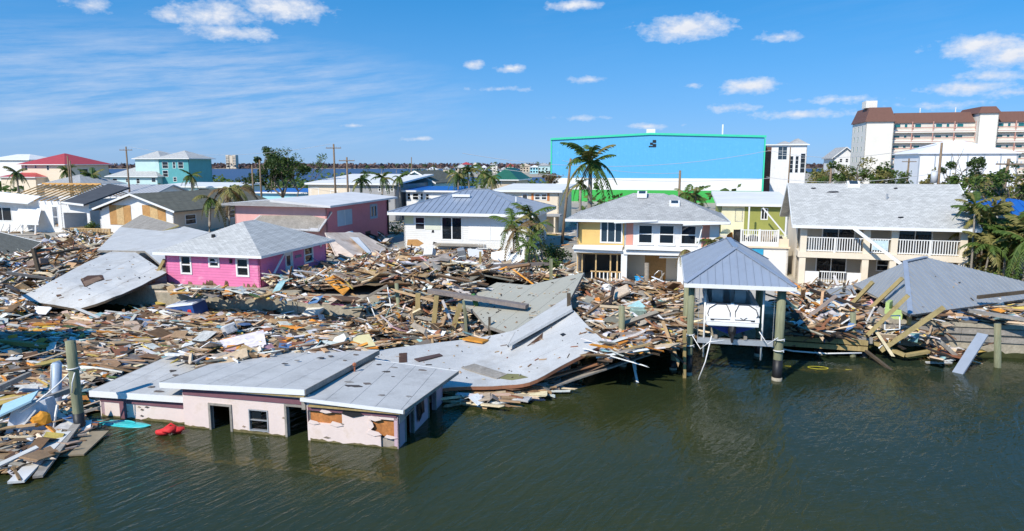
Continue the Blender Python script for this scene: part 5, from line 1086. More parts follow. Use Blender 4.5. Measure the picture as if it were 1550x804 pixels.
# far shore: mangrove wall, sand spit, tiny houses, tower
FARL = leaf('far_mangrove_hazed', (.1,.06,.05), (.2,.13,.11))  # leaf colours lightened to carry the distance haze
mb = MB(); r = random.Random(11)
for i in range(9000):
    x = r.uniform(-1900,1900); y = 1480+r.uniform(-30,90)+.1*x; hh = r.uniform(2,10.5); sz = r.uniform(2.5,5.5)
    u = Vector((r.gauss(0,1), r.gauss(0,1), r.gauss(0,.5))).normalized()*sz; w = Vector((r.gauss(0,.3), r.gauss(0,1), r.gauss(0,1))).normalized()*sz*.6; c_ = Vector((x,y,hh)); mb.poly([c_-u,c_+w,c_+u,c_-w])
for i in range(500): mb.lump((-1900+i*7.6,1540+.1*(-1900+i*7.6),1),(14,10,6.5+1.5*r.random()),i,1,.3)
tag(mb.build('mangrove_shore', FARL), 'long brown mangrove belt on the far shore', 'woodland', kind='stuff')
mb = MB(); mb.prism([(-110,560,-.5),(200,520,-.5),(420,760,-.5),(-60,760,-.5)], (0,0,1.6)); tag(mb.build('sand_spit', SAND), kind='structure')
mb = MB(); mb.prism([(-2200,1480-190,-.5),(2200,1480+200,-.5),(2200,2600,-.5),(-2200,2600,-.5)], (0,0,1.6)); tag(mb.build('far_ground', SAND), kind='structure')
tw = empty('far_tower', (*YP(349.5,247,1400).xy,1), 0, 'pale tower block far across the bay', 'tower block'); mb = MB(); mb.box(-10,-4,0,14,0,27); mb.box(-3,3,1,14,0,26); mb.box(4,10,0,14,0,27); mb.build('wall', CREAM, tw)
me = MB().box(-1,1,-.1,-.02,0,1.6).mesh('window')
for f in range(7):
    for x in (-8.5,-5.5,5.5,8.5): o = link('window', me, GLASSB, tw); o.location = (x,0,3+f*3.2)
cols = [WHITE, CREAM, TANW, SKYB, MINT, WHITE, CONW]; rc = [WMEM, SH_GY, SH_LT, REDR, TANW]
fx = [(648,665),(668,682),(684,700),(700,716),(718,724),(727,740),(740,756),(757,771),(772,785),(786,800),(800,815),(815,834)]
tints = ['cream','white','tan','pale blue','mint','white','grey-white']
for i, (a, b) in enumerate(fx):
    y = 570+r.uniform(0,170); p = YP(a+r.uniform(-5,5),256,y); q = YP(b,256,y); W = (q.x-YP(a,256,y).x)*r.uniform(.55,1.15); Z = r.uniform(4,9); D = 12
    h = empty('far_house', (p.x,y,1.1), 0, None, 'house', 'houses on the far spit'); cm = cols[i % 7]; wall(h, 'wall', cm, (0,0), (W,0), 0, Z); wall(h, 'wall', cm, (W,0), (W,D), 0, Z); wall(h, 'wall', cm, (0,D), (0,0), 0, Z); wall(h, 'wall', cm, (W,D), (0,D), 0, Z)
    hip(h, -.6, W+.6, -.6, D+.6, Z, r.uniform(1.6,3), rc[i % 5])
    me = MB().box(0,1.4,-.1,-.02,0,1.5).mesh('window')
    for f in range(2 if Z < 8 else 3):
        for k in range(max(2, int(W/3))): o = link('window', me, GLASS, h); o.location = (.5+k*(W-1.2)/max(2, int(W/3)),0,1.2+f*2.7)
    tag(h, 'far %s house with %s roof on the spit across the bay' % (['white','cream','tan','sky-blue','mint','white','ivory'][i % 7], ['white','grey','pale grey','red','tan'][i % 5]))
# ------------------------------------------------------------------ vegetation
LG = leaf('leaf_green', (.04,.085,.014), (.13,.19,.04)); LY = leaf('leaf_yellowed', (.12,.13,.03), (.32,.27,.09)); LB = leaf('leaf_brown', (.09,.06,.025), (.25,.17,.08)); LD = leaf('leaf_dark', (.028,.06,.014), (.085,.13,.03))
BARK = surf('bark', (.2,.16,.12), .3, 2, .9, .5, 8, grain=.25); PTRUNK = surf('palm_trunk', (.3,.26,.21), .25, 2, .9, .5, 6, grain=.25, stretch=(1,1,4)); SHAFT = surf('crownshaft', (.2,.28,.05), .15, 2, .6)
def frond_mesh(L_, rise, droop, seed, pairs=17, wide=.3):
    r = random.Random(seed); mb = MB(); pts = []
    for i in range(9):
        k = i/8; pts.append(Vector((L_*(k-.22*droop*k*k), .06*L_*math.sin(k*2+seed), L_*(rise*k-droop*k*k))))
    mb.tube(pts, [.035*(1-.8*i/8) for i in range(9)], 4)
    def at(k):
        f = min(7.999, k*8); i = int(f); return pts[i].lerp(pts[i+1], f-i), (pts[i+1]-pts[i]).normalized()
    for i in range(pairs):
        k = .12+.88*i/pairs; p, d = at(k)
        for sg in (-1, 1):
            if r.random() < .08: continue
            l = wide*L_*(math.sin(math.pi*min(1, k*.8+.18))**.7)*r.uniform(.75,1.1); side = Vector((-d.y, d.x, 0)).normalized()*sg
            e = p+(side*.8+d*.55+Vector((0,0,-.35-.3*r.random()))).normalized()*l; m_ = p.lerp(e, .5)+Vector((0,0,.06*l)); w = d*.045*max(.6, L_/3)
            n = len(mb.v); mb.v += [tuple(p-w), tuple(p+w), tuple(m_+w*1.1), tuple(m_-w*1.1), tuple(e)]
            mb.f += [(n,n+1,n+2,n+3),(n+3,n+2,n+4)]; mb.c += [None, None]
    return mb.mesh('frond')
FR = {}
def frond(mat, kind, v):
    key = (mat.name, kind, v)
    if key not in FR:
        rise, droop = {'up': (.95,.55), 'mid': (.55,.75), 'low': (.15,.95), 'hang': (-.1,1.15)}[kind]
        me = frond_mesh(1.0, rise, droop, v*7+len(kind)); me.materials.append(mat); FR[key] = me
    return FR[key]
def palm(loc, h, L_, n, label, mats, seed=0, lean=(0,0), r=.16, kinds=('up','mid','low','hang'), group=None, shaft=True, name='palm_tree', az=None, cat='palm'):
    rr = random.Random(seed); root = empty(name, loc, 0, label, cat, group); tip = Vector((lean[0], lean[1], h))
    pts = [Vector((lean[0]*k*k, lean[1]*k*k, h*k)) for k in [i/6 for i in range(7)]]
    MB().tube(pts, [r*(1.25-.5*i/6) for i in range(7)], 10).build('trunk', PTRUNK, root, True)
    top = tip.copy()
    if shaft: MB().tube([tip, tip+Vector((0,0,L_*.2)), tip+Vector((0,0,L_*.4))], [r*.85, r*.75, r*.3], 8).build('crownshaft', SHAFT, root, True); top += Vector((0,0,L_*.35))
    for i in range(n):
        kd = kinds[int(rr.random()*len(kinds))]; m = mats[int(rr.random()*len(mats))]; a = 2*math.pi*i/n+rr.uniform(-.3,.3) if az is None else az+rr.uniform(-.9,.9)
        o = link('frond', frond(m, kd, rr.randrange(3)), None, root); o.location = top+Vector((0,0,rr.uniform(-.05,.1)*L_)); s = L_*rr.uniform(.8,1.15); o.scale = (s,s,s); o.rotation_euler = (0, rr.uniform(-.15,.15), a)
    return root
def leaves(mb, ctr, rad, n, size, r):
    for _ in range(n):
        d = Vector((r.gauss(0,1), r.gauss(0,1), r.gauss(0,.8))); p = ctr+d.normalized()*rad*(r.random()**.4)
        u = Vector((r.gauss(0,1), r.gauss(0,1), r.gauss(0,.5))).normalized(); v = u.cross(Vector((r.gauss(0,1), r.gauss(0,1), r.gauss(0,1)))).normalized(); s = size*r.uniform(.6,1.3)
        mb.poly([p-u*s, p+v*s*.55, p+u*s, p-v*s*.55])
def tree(loc, h, spread, label, mat, seed=0, n=1800, leaf_s=.16, bare=.25, name='tree', cat='tree', trunk_r=.22, split=.44, group=None, squash=1.0):
    r = random.Random(seed); root = empty(name, loc, 0, label, cat, group); tb = MB(); cb = MB(); tips = []
    ratio = (.7,.95) if split < .35 else (.55,.8)
    def grow(p, d, L_, rad, lev):
        pts = [p]; q = p.copy(); dd = d.copy()
        for i in range(3):
            dd = (dd+Vector((r.gauss(0,.16), r.gauss(0,.16), r.gauss(.06,.1)))).normalized(); q = q+dd*(L_/3); pts.append(q.copy())
        tb.tube(pts, [rad*(1-.45*i/3) for i in range(4)], 7 if lev < 2 else 5)
        if lev >= 3: tips.append(q); return
        if lev == 2: tips.append(pts[2])
        for k in range(3 if lev else 4):
            a = r.uniform(0, 6.283); sp_ = r.uniform(.45,.95)*spread
            nd = (dd*.75+Vector((math.cos(a)*sp_, math.sin(a)*sp_, r.uniform(.05,.55)*squash))).normalized(); grow(pts[r.choice((2,3))] if lev else q, nd, L_*r.uniform(*ratio), rad*.55, lev+1)
    grow(Vector((0,0,-.1)), Vector((r.gauss(0,.1), r.gauss(0,.1), 1)).normalized(), h*split, trunk_r, 0)
    tb.build('trunk', BARK, root, True); act = [t for t in tips if r.random() > bare]; per = max(6, n//max(1, len(act)))
    for t in act: leaves(cb, t, h*.07*r.uniform(.5,1.3), int(per*r.uniform(.5,1.5)), leaf_s, r)
    if cb.v: cb.build('crown', mat, root)
    return root
def bush(loc, w, h, label, mat, seed, n=500, s=.14, name='shrub', group=None):
    r = random.Random(seed); root = empty(name, loc, 0, label, 'shrub', group); cb = MB(); tb = MB()
    for i in range(7):
        a = r.uniform(0,6.28); k = r.random(); tipv = Vector((math.cos(a)*w*.5*k, math.sin(a)*w*.5*k, h*r.uniform(.5,1))); tb.tube([(0,0,-.05), tipv*.5+Vector((0,0,.1)), tipv], [.05,.035,.01], 5); leaves(cb, tipv*.9, w*.32*r.uniform(.6,1.2), n//7, s, r)
    tb.build('stem', BARK, root); cb.build('crown', mat, root); return root
def gpx(px, py, t, z=LAND):    # ground point on the shore-parallel plane t below a pixel column
    return S(VP(px, py, t)[0], t, z)
def hpx(px, py, t): return VP(px, py, t)[1]-LAND
palm(gpx(893,300,30), hpx(893,264,30), 3.4, 19, 'tall royal palm with green crownshaft before the blue hangar', [LG,LD,LG,LY,LG,LG], 8, (0,0), .26, ('up','mid','low','hang'))
palm(gpx(878,330,27), hpx(878,288,27), 1.6, 9, 'small palm leaning beside the tall royal palm', [LG,LY], 5)
for i, (x, t, y, L_, n) in enumerate([(316,24,312,2.3,10),(346,25,300,2.6,12)]):
    palm(gpx(x,340,t), hpx(x,y,t), L_, n, ['thin palm with limp brown fronds beside the beige house','thicker wilted palm between the beige and the mauve house'][i], [LB,LY,LY,LG], 20+i, (.3,0), .13, ('low','hang','mid','hang'))
palm(gpx(372,340,30), hpx(372,297,30), 2.8, 9, 'wilted palm bent over the mauve house roof', [LB,LY], 29, (-.5,0), .14, ('mid','low','hang'))
for i, (x, t, y, L_, lab) in enumerate([(142,85,266,3.0,'round-headed palm behind the grey hip roof'),(291,88,267,2.5,'round-headed palm right of the teal house'),(28,95,262,2.8,'yellowing palm before the red-roofed house'),(104,98,258,2.8,'broad palm between the red and the teal house')]):
    palm(gpx(x,290,t), hpx(x,y,t), L_, 20, lab, [LG,LD,LY], 40+i, (0,0), .22, ('up','mid','low','hang'), shaft=False)
for i, (x, y, t, L_) in enumerate([(693,272,62,2.2),(712,268,66,2.4),(730,270,64,2.3),(742,276,60,2.0),(577,277,52,2.0),(545,281,50,2.0),(606,276,56,1.8)]):
    palm(gpx(x,295,t), hpx(x,y,t), L_, 16, ['windblown palm above the metal roof of the white house','palm beside the cream paned house'][i > 3], [LG,LG,LY,LD], 60+i, (rng.uniform(-.4,.4),0), .16, ('up','mid','low','hang'), ['palms behind the white house','palms by the cream house'][i > 3])
palm(gpx(1037,300,27), hpx(1037,294,27), 1.7, 12, 'bushy green palm over the yellow house roof', [LG,LG,LY], 81, shaft=False)
palm(gpx(1052,300,28), hpx(1052,296,28), 1.7, 12, 'second bushy palm over the yellow house roof, with a yellow frond', [LG,LY], 82, shaft=False)
palm(gpx(1074,400,9), hpx(1074,368,9), 1.25, 11, 'young palm at the right corner of the yellow house', [LY,LG,LY], 83, shaft=False)
palm(gpx(1036,420,7.5), hpx(1036,386,7.5), .9, 10, 'withered little palm head hanging by the white pillar', [LB,LB,LY], 84, kinds=('hang','low'), r=.08)
for i, (x, y, t, L_, m) in enumerate([(778,352,14,2.2,[LY,LG]),(790,362,13,1.9,[LB,LY]),(800,340,15,2.2,[LY,LG]),(813,372,12,1.7,[LY,LG]),(822,352,14,1.6,[LG,LY]),(806,382,11,1.4,[LG])]):
    palm(gpx(x,400,t), max(.6, hpx(x,y,t)), L_, 8, ['ragged yellow cane palm at the right end of the white house','brown ragged cane palm before the white house','tall cane palm beside the white house corner','small yellowing cane palm behind the debris','green cane palm next to the shrubs','low green cane palm among the debris'][i], m, 90+i, (rng.uniform(-.5,.5),0), .07, ('up','up','mid','hang'), cat='palm')
for i in range(16):
    t = rng.uniform(9.5,14); x = 1470+i*5.6+rng.uniform(-4,4); y = rng.choice((292,305,318,335,350,362,330,345,372)); Lp = rng.uniform(1.5,2.3)
    palm(gpx(x,420,t), max(.5, hpx(x,y,t)-Lp*.9), Lp, 12, 'tangled cane palm beside the right end of the balcony house', rng.choice([[LY,LY,LG],[LY,LG],[LY,LB,LY],[LG,LY]]), 110+i, (rng.uniform(-.6,.6),rng.uniform(-.4,.3)), .07, ('up','up','mid','low'), 'cane palms right of the balcony house')
palm(S(VP(1556,380,8.5)[0],8.5,LAND), hpx(1556,385,8.5), 2.0, 10, 'large light-green palm leaning in at the end of the bank', [LG,LY], 130, shaft=True)
for i, (x, y, t, h, w, m) in enumerate([(832,352,18,1.9,2.6,LG),(846,360,17,1.6,2.4,LD),(838,385,11,1.4,2.0,LG),(602,345,40,1.1,3.5,LG),(135,322,30,1.6,1.6,LG),(1490,400,9.5,1.6,2.8,LY),(1530,405,9.0,1.8,3.0,LG),(1460,372,8,1.2,1.8,LY),(640,290,52,2.0,4,LD),(900,300,60,2.5,5,LG),(1060,310,45,2.0,4,LG)]):
    bush(gpx(x,y,t), w, h, ['round green shrub behind the cane palms','dark green shrub by the leaning pole','green shrub over the debris edge','low green hedge beside the driveway','small green shrub by the timber deck','yellow-green shrub below the cane palms','green shrub at the end of the bank','sparse yellow shrub by the balcony house','dark shrub before the blue porch','green shrub at the hangar corner','green shrub behind the olive house'][i], m, 150+i, 600, .12)
tree(gpx(428,300,62), 12.8, 1.15, 'big storm-stripped tree with clumped dark leaves over the mauve house', LD, 7, 6500, .2, .1, trunk_r=.34, split=.27)
for i, (x, y, t, h, m, b, lab) in enumerate([(1245,258,62,6.5,LY,.4,'sparse yellowed tree behind the balcony house ridge'),(1275,252,60,7,LG,.45,'ragged green tree left of the white condominium wall'),(1310,246,58,7.5,LY,.45,'tallest ragged tree before the condominium'),(1335,262,55,6,LG,.4,'low ragged tree before the condominium galleries'),
    (1450,240,45,9,LD,.72,'almost bare tree standing before the white tent'),(1480,275,30,7,LG,.3,'green tree by the leaning pole near the blue roof'),(1500,270,38,7.5,LY,.35,'yellow-green tree behind the blue metal roof'),(1540,250,50,9,LD,.25,'dark leafy tree at the tent corner'),(1520,300,24,6,LG,.4,'green tree right beside the blue metal roof'),(612,268,95,7,LG,.1,'green tree behind the sky-blue gable house'),(560,262,110,7,LD,.1,'dark tree behind the cream paned house'),(650,258,130,8,LG,.15,'tree on the bay shore behind the blue porch'),(380,262,100,8,LD,.3,'dark tree left of the big stripped tree'),(825,262,90,9,LB,.3,'brown tree at the left edge of the blue hangar'),(450,232,60,8,LG,.15,'thinner leafy tree beside the big stripped tree'),(1492,262,22,6,LY,.35,'yellowish tree leaning over the balcony house roof end'),(1528,275,20,6,LG,.3,'light green tree between the pole and the blue metal roof'),(1470,300,15,5,LY,.45,'stripped yellow tree at the right gable of the balcony house'),(1350,256,70,7,LG,.3,'green tree below the condominium galleries'),(1395,262,70,6,LY,.3,'yellowish tree beside the thin condominium pole')]):
    zt = hpx(x,y,t); tree(gpx(x,290,t), max(h*.6, zt), .9, lab, m, 200+i, 1500, .17, b, trunk_r=.18)
# green belts in the distance
mb = MB(); r = random.Random(5)
for i in range(380):
    x = r.uniform(-330,60); y = r.choice((r.uniform(200,285), r.uniform(120,280))); hh = r.uniform(1.2,4.5)
    leaves(mb, Vector((x,y,LAND+hh*.6)), hh*.9, 26, .8, r)
tag(mb.build('scrub', LG), 'patchy green scrub between the far houses', 'scrub', kind='stuff')
mb = MB()
for i in range(220):
    x = r.uniform(60,330); y = r.uniform(150,420); hh = r.uniform(1.5,5); leaves(mb, Vector((x,y,LAND+hh*.6)), hh*.9, 24, .9, r)
tag(mb.build('scrub', LD), 'patchy dark scrub round the marina', 'scrub', kind='stuff')
for i in range(14):
    x = 560+i*21+rng.uniform(-8,8); y = rng.uniform(420,600); p = YP(x,262,y)
    palm((p.x,y,1.0 if y > 330 else LAND), rng.uniform(7,11), 2.6, 9, 'far palm on the spit across the bay', [LD,LG], 300+i, (rng.uniform(-1,1),0), .2, ('mid','low','hang'), 'palms across the bay', shaft=False)

mb = MB()
for i in range(160):
    x = r.uniform(-110,330); y = r.uniform(560,720); hh = r.uniform(1.5,4.5); leaves(mb, Vector((x,y,1.1+hh*.5)), hh, 16, 1.3, r)
tag(mb.build('scrub', LD), 'dark scrub among the houses on the far spit', 'scrub', kind='stuff')

# ------------------------------------------------------------------ utility poles and wires
POLE = surf('pole_wood', (.24,.17,.11), .25, 2, .85, .4, 8, grain=.2)
TOPS = []
def upole(px, ytop, t, label, arm=True, lean=0, transformer=False, r=.15):
    b = gpx(px, 300, t); h = hpx(px, ytop, t); root = empty('utility_pole', b, 0, label, 'utility pole'); tip = Vector((lean,0,h))
    MB().tube([(0,0,-.1), tip*.5, tip], [r*1.15, r, r*.8], 9).build('shaft', POLE, root, True)
    if arm:
        MB().beam(tip*.95+Vector((-1.1,-.12,0)), tip*.95+Vector((1.1,-.12,0)), .1, .12).build('crossarm', POLE, root)
        for x in (-1,-.4,.4,1): MB().tube([tip*.95+Vector((x,-.12,.06)), tip*.95+Vector((x,-.12,.25))], [.05,.03], 6).build('insulator', ALU, root)
    if transformer: MB().tube([tip*.62+Vector((-.55,-.1,0)), tip*.62+Vector((-.55,-.1,1.2))], [.32,.32], 12).build('transformer', surf('transformer_grey', (.55,.57,.6)), root, True)
    if 'big stripped' in label: root['group'] = 'bare poles before the big tree'
    TOPS.append(b+tip)
for a in [(197,222,60,'utility pole with crossarm before the teal house'),(108,236,75,'bare pole before the red-roofed house',False),(111,243,70,'short bare pole beside the grey hip roof',False),(384,250,55,'bare pole standing before the big stripped tree',False),(396,242,57,'bare pole standing before the big stripped tree',False),
    (508,218,50,'tall utility pole with crossarm over the cream paned house'),(527,238,47,'shorter pole with lamp bracket over the cream paned house'),(851,240,34,'leaning pole beside the shutter house',False,.9),(1028,258,36,'pole standing over the yellow house roof',False),(1418,216,40,'pole with transformer before the white tent',False,0,True),(1512,240,24,'leaning pole above the blue metal roof',True,.5),(1192,222,120,'thin pole beside the white marina block',False),(1371,240,75,'thin pole before the condominium galleries'),(624,238,150,'far thin pole over the bay shore',False),(1255,255,50,'short bare pole among the ragged trees',False)]: upole(*a)
WIRE = surf('wire', (.5,.5,.5), 0, 1, .5, 0)
def wire(a, b, sag, label, r=.025):
    a = Vector(a); b = Vector(b); mb = MB(); mb.tube([a.lerp(b, k)-Vector((0,0,sag*4*k*(1-k))) for k in [i/14 for i in range(15)]], r, 4); tag(mb.build('power_line', WIRE), label, 'wire', 'overhead wires')
pt = lambda x, y, t: S(*[VP(x,y,t)[0]], t, VP(x,y,t)[1])
wire(pt(700,232,60), pt(1165,228,70), 2.2, 'upper overhead wire across the blue hangar', .03); wire(pt(851,243,34), pt(1028,262,36), .5, 'short overhead wire from the leaning pole', .02)
wire(pt(760,256,60), pt(1165,270,62), 1.0, 'lower overhead wire across the blue hangar', .03); wire(pt(1165,228,70), pt(1418,219,42), 1.2, 'overhead wire running to the transformer pole', .025); wire(pt(1160,268,50), pt(1418,262,40), .8, 'low overhead wire behind the balcony house ridge', .025)
wire(TOPS[5]+Vector((-.4,0,0)), TOPS[0]+Vector((.4,0,0)), 1.5, 'long overhead wire between the two crossarm poles', .02)
# ------------------------------------------------------------------ wreckage
def inpoly(p, poly):
    x, y = p; c = False; n = len(poly)
    for i in range(n):
        x0, y0 = poly[i]; x1, y1 = poly[i-1]
        if (y0 > y) != (y1 > y) and x < (x1-x0)*(y-y0)/(y1-y0)+x0: c = not c
    return c
def n2(s, t, f=1.0, o=0.0): return noise.noise(Vector((s*f+o, t*f-o, o)))
slabs = {'A': slid.outline, 'bent': bent.outline, 'R': fr, 'olive': onplane(pl3, [(772,505),(735,492),(716,470),(690,460),(752,428),(800,432),(884,413),(862,455)])}
slab_st = {k: [to_st(p) for p in v] for k, v in slabs.items()}
HOUSES = [(-27.4,-18.8,1.4,11.8),(-13.7,.6,-19.6,-12.9),(2.3,13.6,8.6,19),(19,30.5,12.2,23),(-18,-4.3,26,38.5),(-37.7,-23.5,20.6,36.5),(10.5,15.4,-7.7,.6),(13.9,19.1,15.8,24)]
def blocked(s, t, slabs_too=True):
    if any(a < s < b and c < t < d for a, b, c, d in HOUSES): return True
    return slabs_too and any(inpoly((s, t), q) for q in slab_st.values())
TAN, BRN, GRY, PAL, WHT, ORG, YLW, TEA, BLU, PNK, DRK, RUS, GRN = (.48,.31,.165), (.2,.115,.06), (.3,.26,.22), (.66,.51,.35), (.76,.74,.7), (.7,.27,.04), (.62,.46,.12), (.26,.45,.46), (.1,.2,.38), (.62,.34,.36), (.04,.03,.025), (.3,.12,.06), (.1,.17,.06)
NAMES = {TAN: 'tan', BRN: 'brown', GRY: 'weathered grey', PAL: 'pale', WHT: 'white', ORG: 'orange', YLW: 'yellow', TEA: 'teal', BLU: 'blue', PNK: 'pink', RUS: 'rust-red'}
def pick(r, pal):
    x = r.random()*sum(w for _, w in pal)
    for c, w in pal:
        x -= w
        if x <= 0: return c
    return pal[-1][0]
PAL_W = [(TAN,20),(BRN,18),(GRY,15),(PAL,15),(WHT,9),(RUS,5),(DRK,8)]
PAL_M = [(TAN,18),(BRN,17),(GRY,11),(PAL,22),(WHT,13),(ORG,1.9),(YLW,1.6),(TEA,1.2),(BLU,1.3),(PNK,.5),(DRK,11),(RUS,4),(GRN,.6)]
PAL_S = [(WHT,16),(PAL,12),(TAN,10),(ORG,3),(GRY,9),(BLU,1),(TEA,1.3),(YLW,1),(PNK,.5),(RUS,3),(BRN,5)]
def orient(p, a, tilt, roll):
    return Matrix.Translation(p)@Matrix.Rotation(a, 4, 'Z')@Matrix.Rotation(tilt, 4, 'Y')@Matrix.Rotation(roll, 4, 'X')
def jit(c, r, k=.22): f = 1+r.uniform(-k, k); return tuple(min(.85, max(.01, x*f*(1+r.uniform(-.06,.06)))) for x in c)
PLANK_ME = [MB().hexa([(-.5,-.5,-.5),(.5,-.5*a,-.5),(.5-b,.5*a,-.5),(-.5+c,.5,-.5),(-.5,-.5,.5),(.5,-.5*a,.5),(.5-b,.5*a,.5),(-.5+c,.5,.5)]) for a, b, c in ()]
def plank_me(i):
    r = random.Random(900+i); mb = MB(); b = r.uniform(0,.05); c = r.uniform(-.03,.06); d = r.uniform(-.02,.06); w = 0
    P = [(-.5+c,-.5,-.5),(.5,-.5,-.5),(.5-b,.5,-.5),(-.5,.5,-.5),(-.5+c,-.5,.5),(.5-d*.3,-.5,.5),(.5-b,.5,.5),(-.5,.5,.5)]; mb.hexa(P); me = mb.mesh('plank'); me.materials.append(PIECE); return me
PLK = [plank_me(i) for i in range(6)]
def sheet_me(i):
    r = random.Random(950+i); n = r.choice((4,5,6)); pts = []
    for k in range(n):
        a = 2*math.pi*(k+.5)/n; q = max(abs(math.cos(a)), abs(math.sin(a))); f = .5/q*r.uniform(.7,1.0); pts.append((math.cos(a)*f, math.sin(a)*f, -.5))
    mb = MB(); mb.prism(pts, (0,0,1)); me = mb.mesh('sheet'); me.materials.append(PIECE); return me
SHT = [sheet_me(i) for i in range(7)]
def region(key, px, z, zf, ns, npk, nsh, where, pal=PAL_M, seed=0, tilt=.14, ang=0.0, asd=.5, mound=False, smax=1.3, keep=None, house_ok=False, lmax=4.2, thin=1.0):
    r = random.Random(1000+seed); poly = [GP(x, y, z) for x, y in px]; s0, s1 = min(p[0] for p in poly), max(p[0] for p in poly); t0, t1 = min(p[1] for p in poly), max(p[1] for p in poly)
    def sample():
        for _ in range(400):
            s, t = r.uniform(s0,s1), r.uniform(t0,t1)
            if not inpoly((s, t), poly): continue
            if not house_ok and blocked(s, t): continue
            if keep and r.random() > keep(s, t): continue
            return s, t
        return None
    mb = MB()
    if mound:
        g = .7; ns_, nt_ = int((s1-s0)/g)+1, int((t1-t0)/g)+1
        for i in range(ns_):
            for j in range(nt_):
                a, b = s0+i*g, t0+j*g
                if inpoly((a+g/2, b+g/2), poly) and (house_ok or not blocked(a+g/2, b+g/2)) and not (keep and keep(a+g/2, b+g/2) == 0):
                    q = [(a,b),(a+g,b),(a+g,b+g),(a,b+g)]; mb.poly([S(u,v,zf(u,v)-.12) for u, v in q], jit((.16,.115,.075), r, .4))
    for _ in range(ns):
        c = sample()
        if not c: break
        s, t = c; k = r.random(); L_ = min(smax, .12+.95*k*k*r.uniform(.5,1.7)); w = r.uniform(.025,.085) if r.random() < .84 else min(.34, L_*r.uniform(.35,.8)); h = r.uniform(.012,.05)
        if r.random() < .13: L_ = r.uniform(.7,1.6)*min(1, smax); w = r.uniform(.04,.1)
        col_ = jit(pick(r, pal if r.random() < .82 else PAL_S), r, .4); a = -TH+r.gauss(ang, asd) if r.random() < .65 else r.uniform(0,6.28)
        z_ = zf(s,t)+r.uniform(-.05,.2)*thin; M = orient(S(s,t,z_), a, r.gauss(0,tilt*1.3), r.gauss(0,tilt*1.6))
        j = lambda: r.uniform(.85,1.1)
        kd = r.random()
        if kd < .07:          # crumpled lump of cloth, insulation or plastic
            mb.lump(M.translation, (L_*.5+.08, r.uniform(.1,.25), r.uniform(.06,.16)), r.random()*50, 1, .8, jit(pick(r, [(WHT,8),(PAL,5),(ORG,3),(YLW,1.5),(BLU,1),(DRK,5),(GRY,4),(BRN,4),(TEA,1)]), r), Matrix.Rotation(a,3,'Z')); continue
        if kd < .13:          # bent sheet
            q = r.uniform(.12,.34); fz = r.uniform(.05,.3); cs = jit(pick(r, PAL_S), r); e = .02
            for s_ in (-1, 1): mb.hexa([M@Vector(p) for p in ((0,-q,fz),(s_*L_*.8,-q*j(),0),(s_*L_*.7,q*j(),0),(0,q,fz),(0,-q,fz+e),(s_*L_*.8,-q*j(),e),(s_*L_*.7,q*j(),e),(0,q,fz+e))], cs)
            continue
        mb.hexa([M@Vector(p) for p in ((-L_*j(),-w*j(),-h),(L_*j(),-w*j(),-h),(L_*j(),w*j(),-h),(-L_*j(),w*j(),-h),(-L_*j(),-w*j(),h),(L_*j(),-w*j(),h),(L_*j(),w*j(),h),(-L_*j(),w*j(),h))], col_)
    o = mb.build('debris', STUFF); tag(o, 'mass of splintered wood and household scraps '+where, 'debris', kind='stuff')
    for i in range(npk):
        c = sample()
        if not c: break
        s, t = c; L_ = r.uniform(1.1,lmax)*(.6+.4*r.random()); w = r.uniform(.09,.22); h = r.uniform(.035,.09); cl = pick(r, PAL_W if r.random() < .85 else [(YLW,1),(WHT,5),(TEA,.6),(ORG,1),(PAL,3)])
        a = -TH+r.gauss(ang, asd*.8) if r.random() < .75 else r.uniform(0,6.28); tl = r.gauss(0,tilt)
        o = link('plank', PLK[i % 6], None, None, jit(cl, r)); M = orient(S(s,t,zf(s,t)+.08*thin+abs(math.sin(tl))*L_*.35+r.uniform(0,.22)*thin), a, tl, r.gauss(0,.2)); o.matrix_world = M@Matrix.Diagonal((L_,w,h,1))
        tag(o, '%s plank lying %s' % (NAMES.get(cl, 'dark wet'), where), 'plank', 'loose planks '+where)
    for i in range(nsh):
        c = sample()
        if not c: break
        s, t = c; L_ = r.uniform(.6,1.7) if r.random() < .88 else r.uniform(1.6,2.4); w = L_*r.uniform(.4,.85); cl = pick(r, PAL_S); o = link('broken_sheet', SHT[i % 7], None, None, jit(cl, r))
        o.matrix_world = orient(S(s,t,zf(s,t)+.16*thin+r.uniform(0,.2)*thin), r.uniform(0,6.28), r.gauss(0,tilt*1.5), r.gauss(0,tilt*1.5))@Matrix.Diagonal((L_,w,r.uniform(.02,.09),1))
        tag(o, '%s broken sheet lying %s' % (NAMES.get(cl, 'dark'), where), 'sheet', 'broken sheets '+where)
fl_ = lambda s, t: .1+.22*max(0, n2(s,t,.35,3))+.12*max(0, n2(s,t,1.1,8))
gap_ = lambda s, t: .12 if (-25 < s < -16.5 and -13.5 < t < -9 and False) else (.55 if n2(s,t,.3,21) < -.25 else 1)
region('R1', [(-60,462),(45,458),(130,470),(250,455),(420,458),(560,470),(640,500),(720,505),(560,528),(420,535),(300,540),(215,548),(128,590),(95,600),(60,590),(-60,600)], .2, fl_, 7200, 85, 60, 'in the floating debris between the seawall and the sunken house', seed=1, tilt=.09, asd=.35, keep=gap_, lmax=4.8)
region('R2', [(-40,585),(60,590),(125,600),(128,640),(118,665),(70,700),(20,725),(-40,700)], .1, lambda s, t: .06+.25*max(0,n2(s,t,.6,5)), 700, 20, 12, 'in the floating debris left of the mooring pile', seed=2, tilt=.1, asd=.8)
def z3(s, t):
    k = min(1, max(0, (t+3.5)/4.5)); return (.35*(1-k)+(LAND+.25)*k)+.75*max(0, n2(s,t,.28,2))+.25*n2(s,t,.9,4)+.25
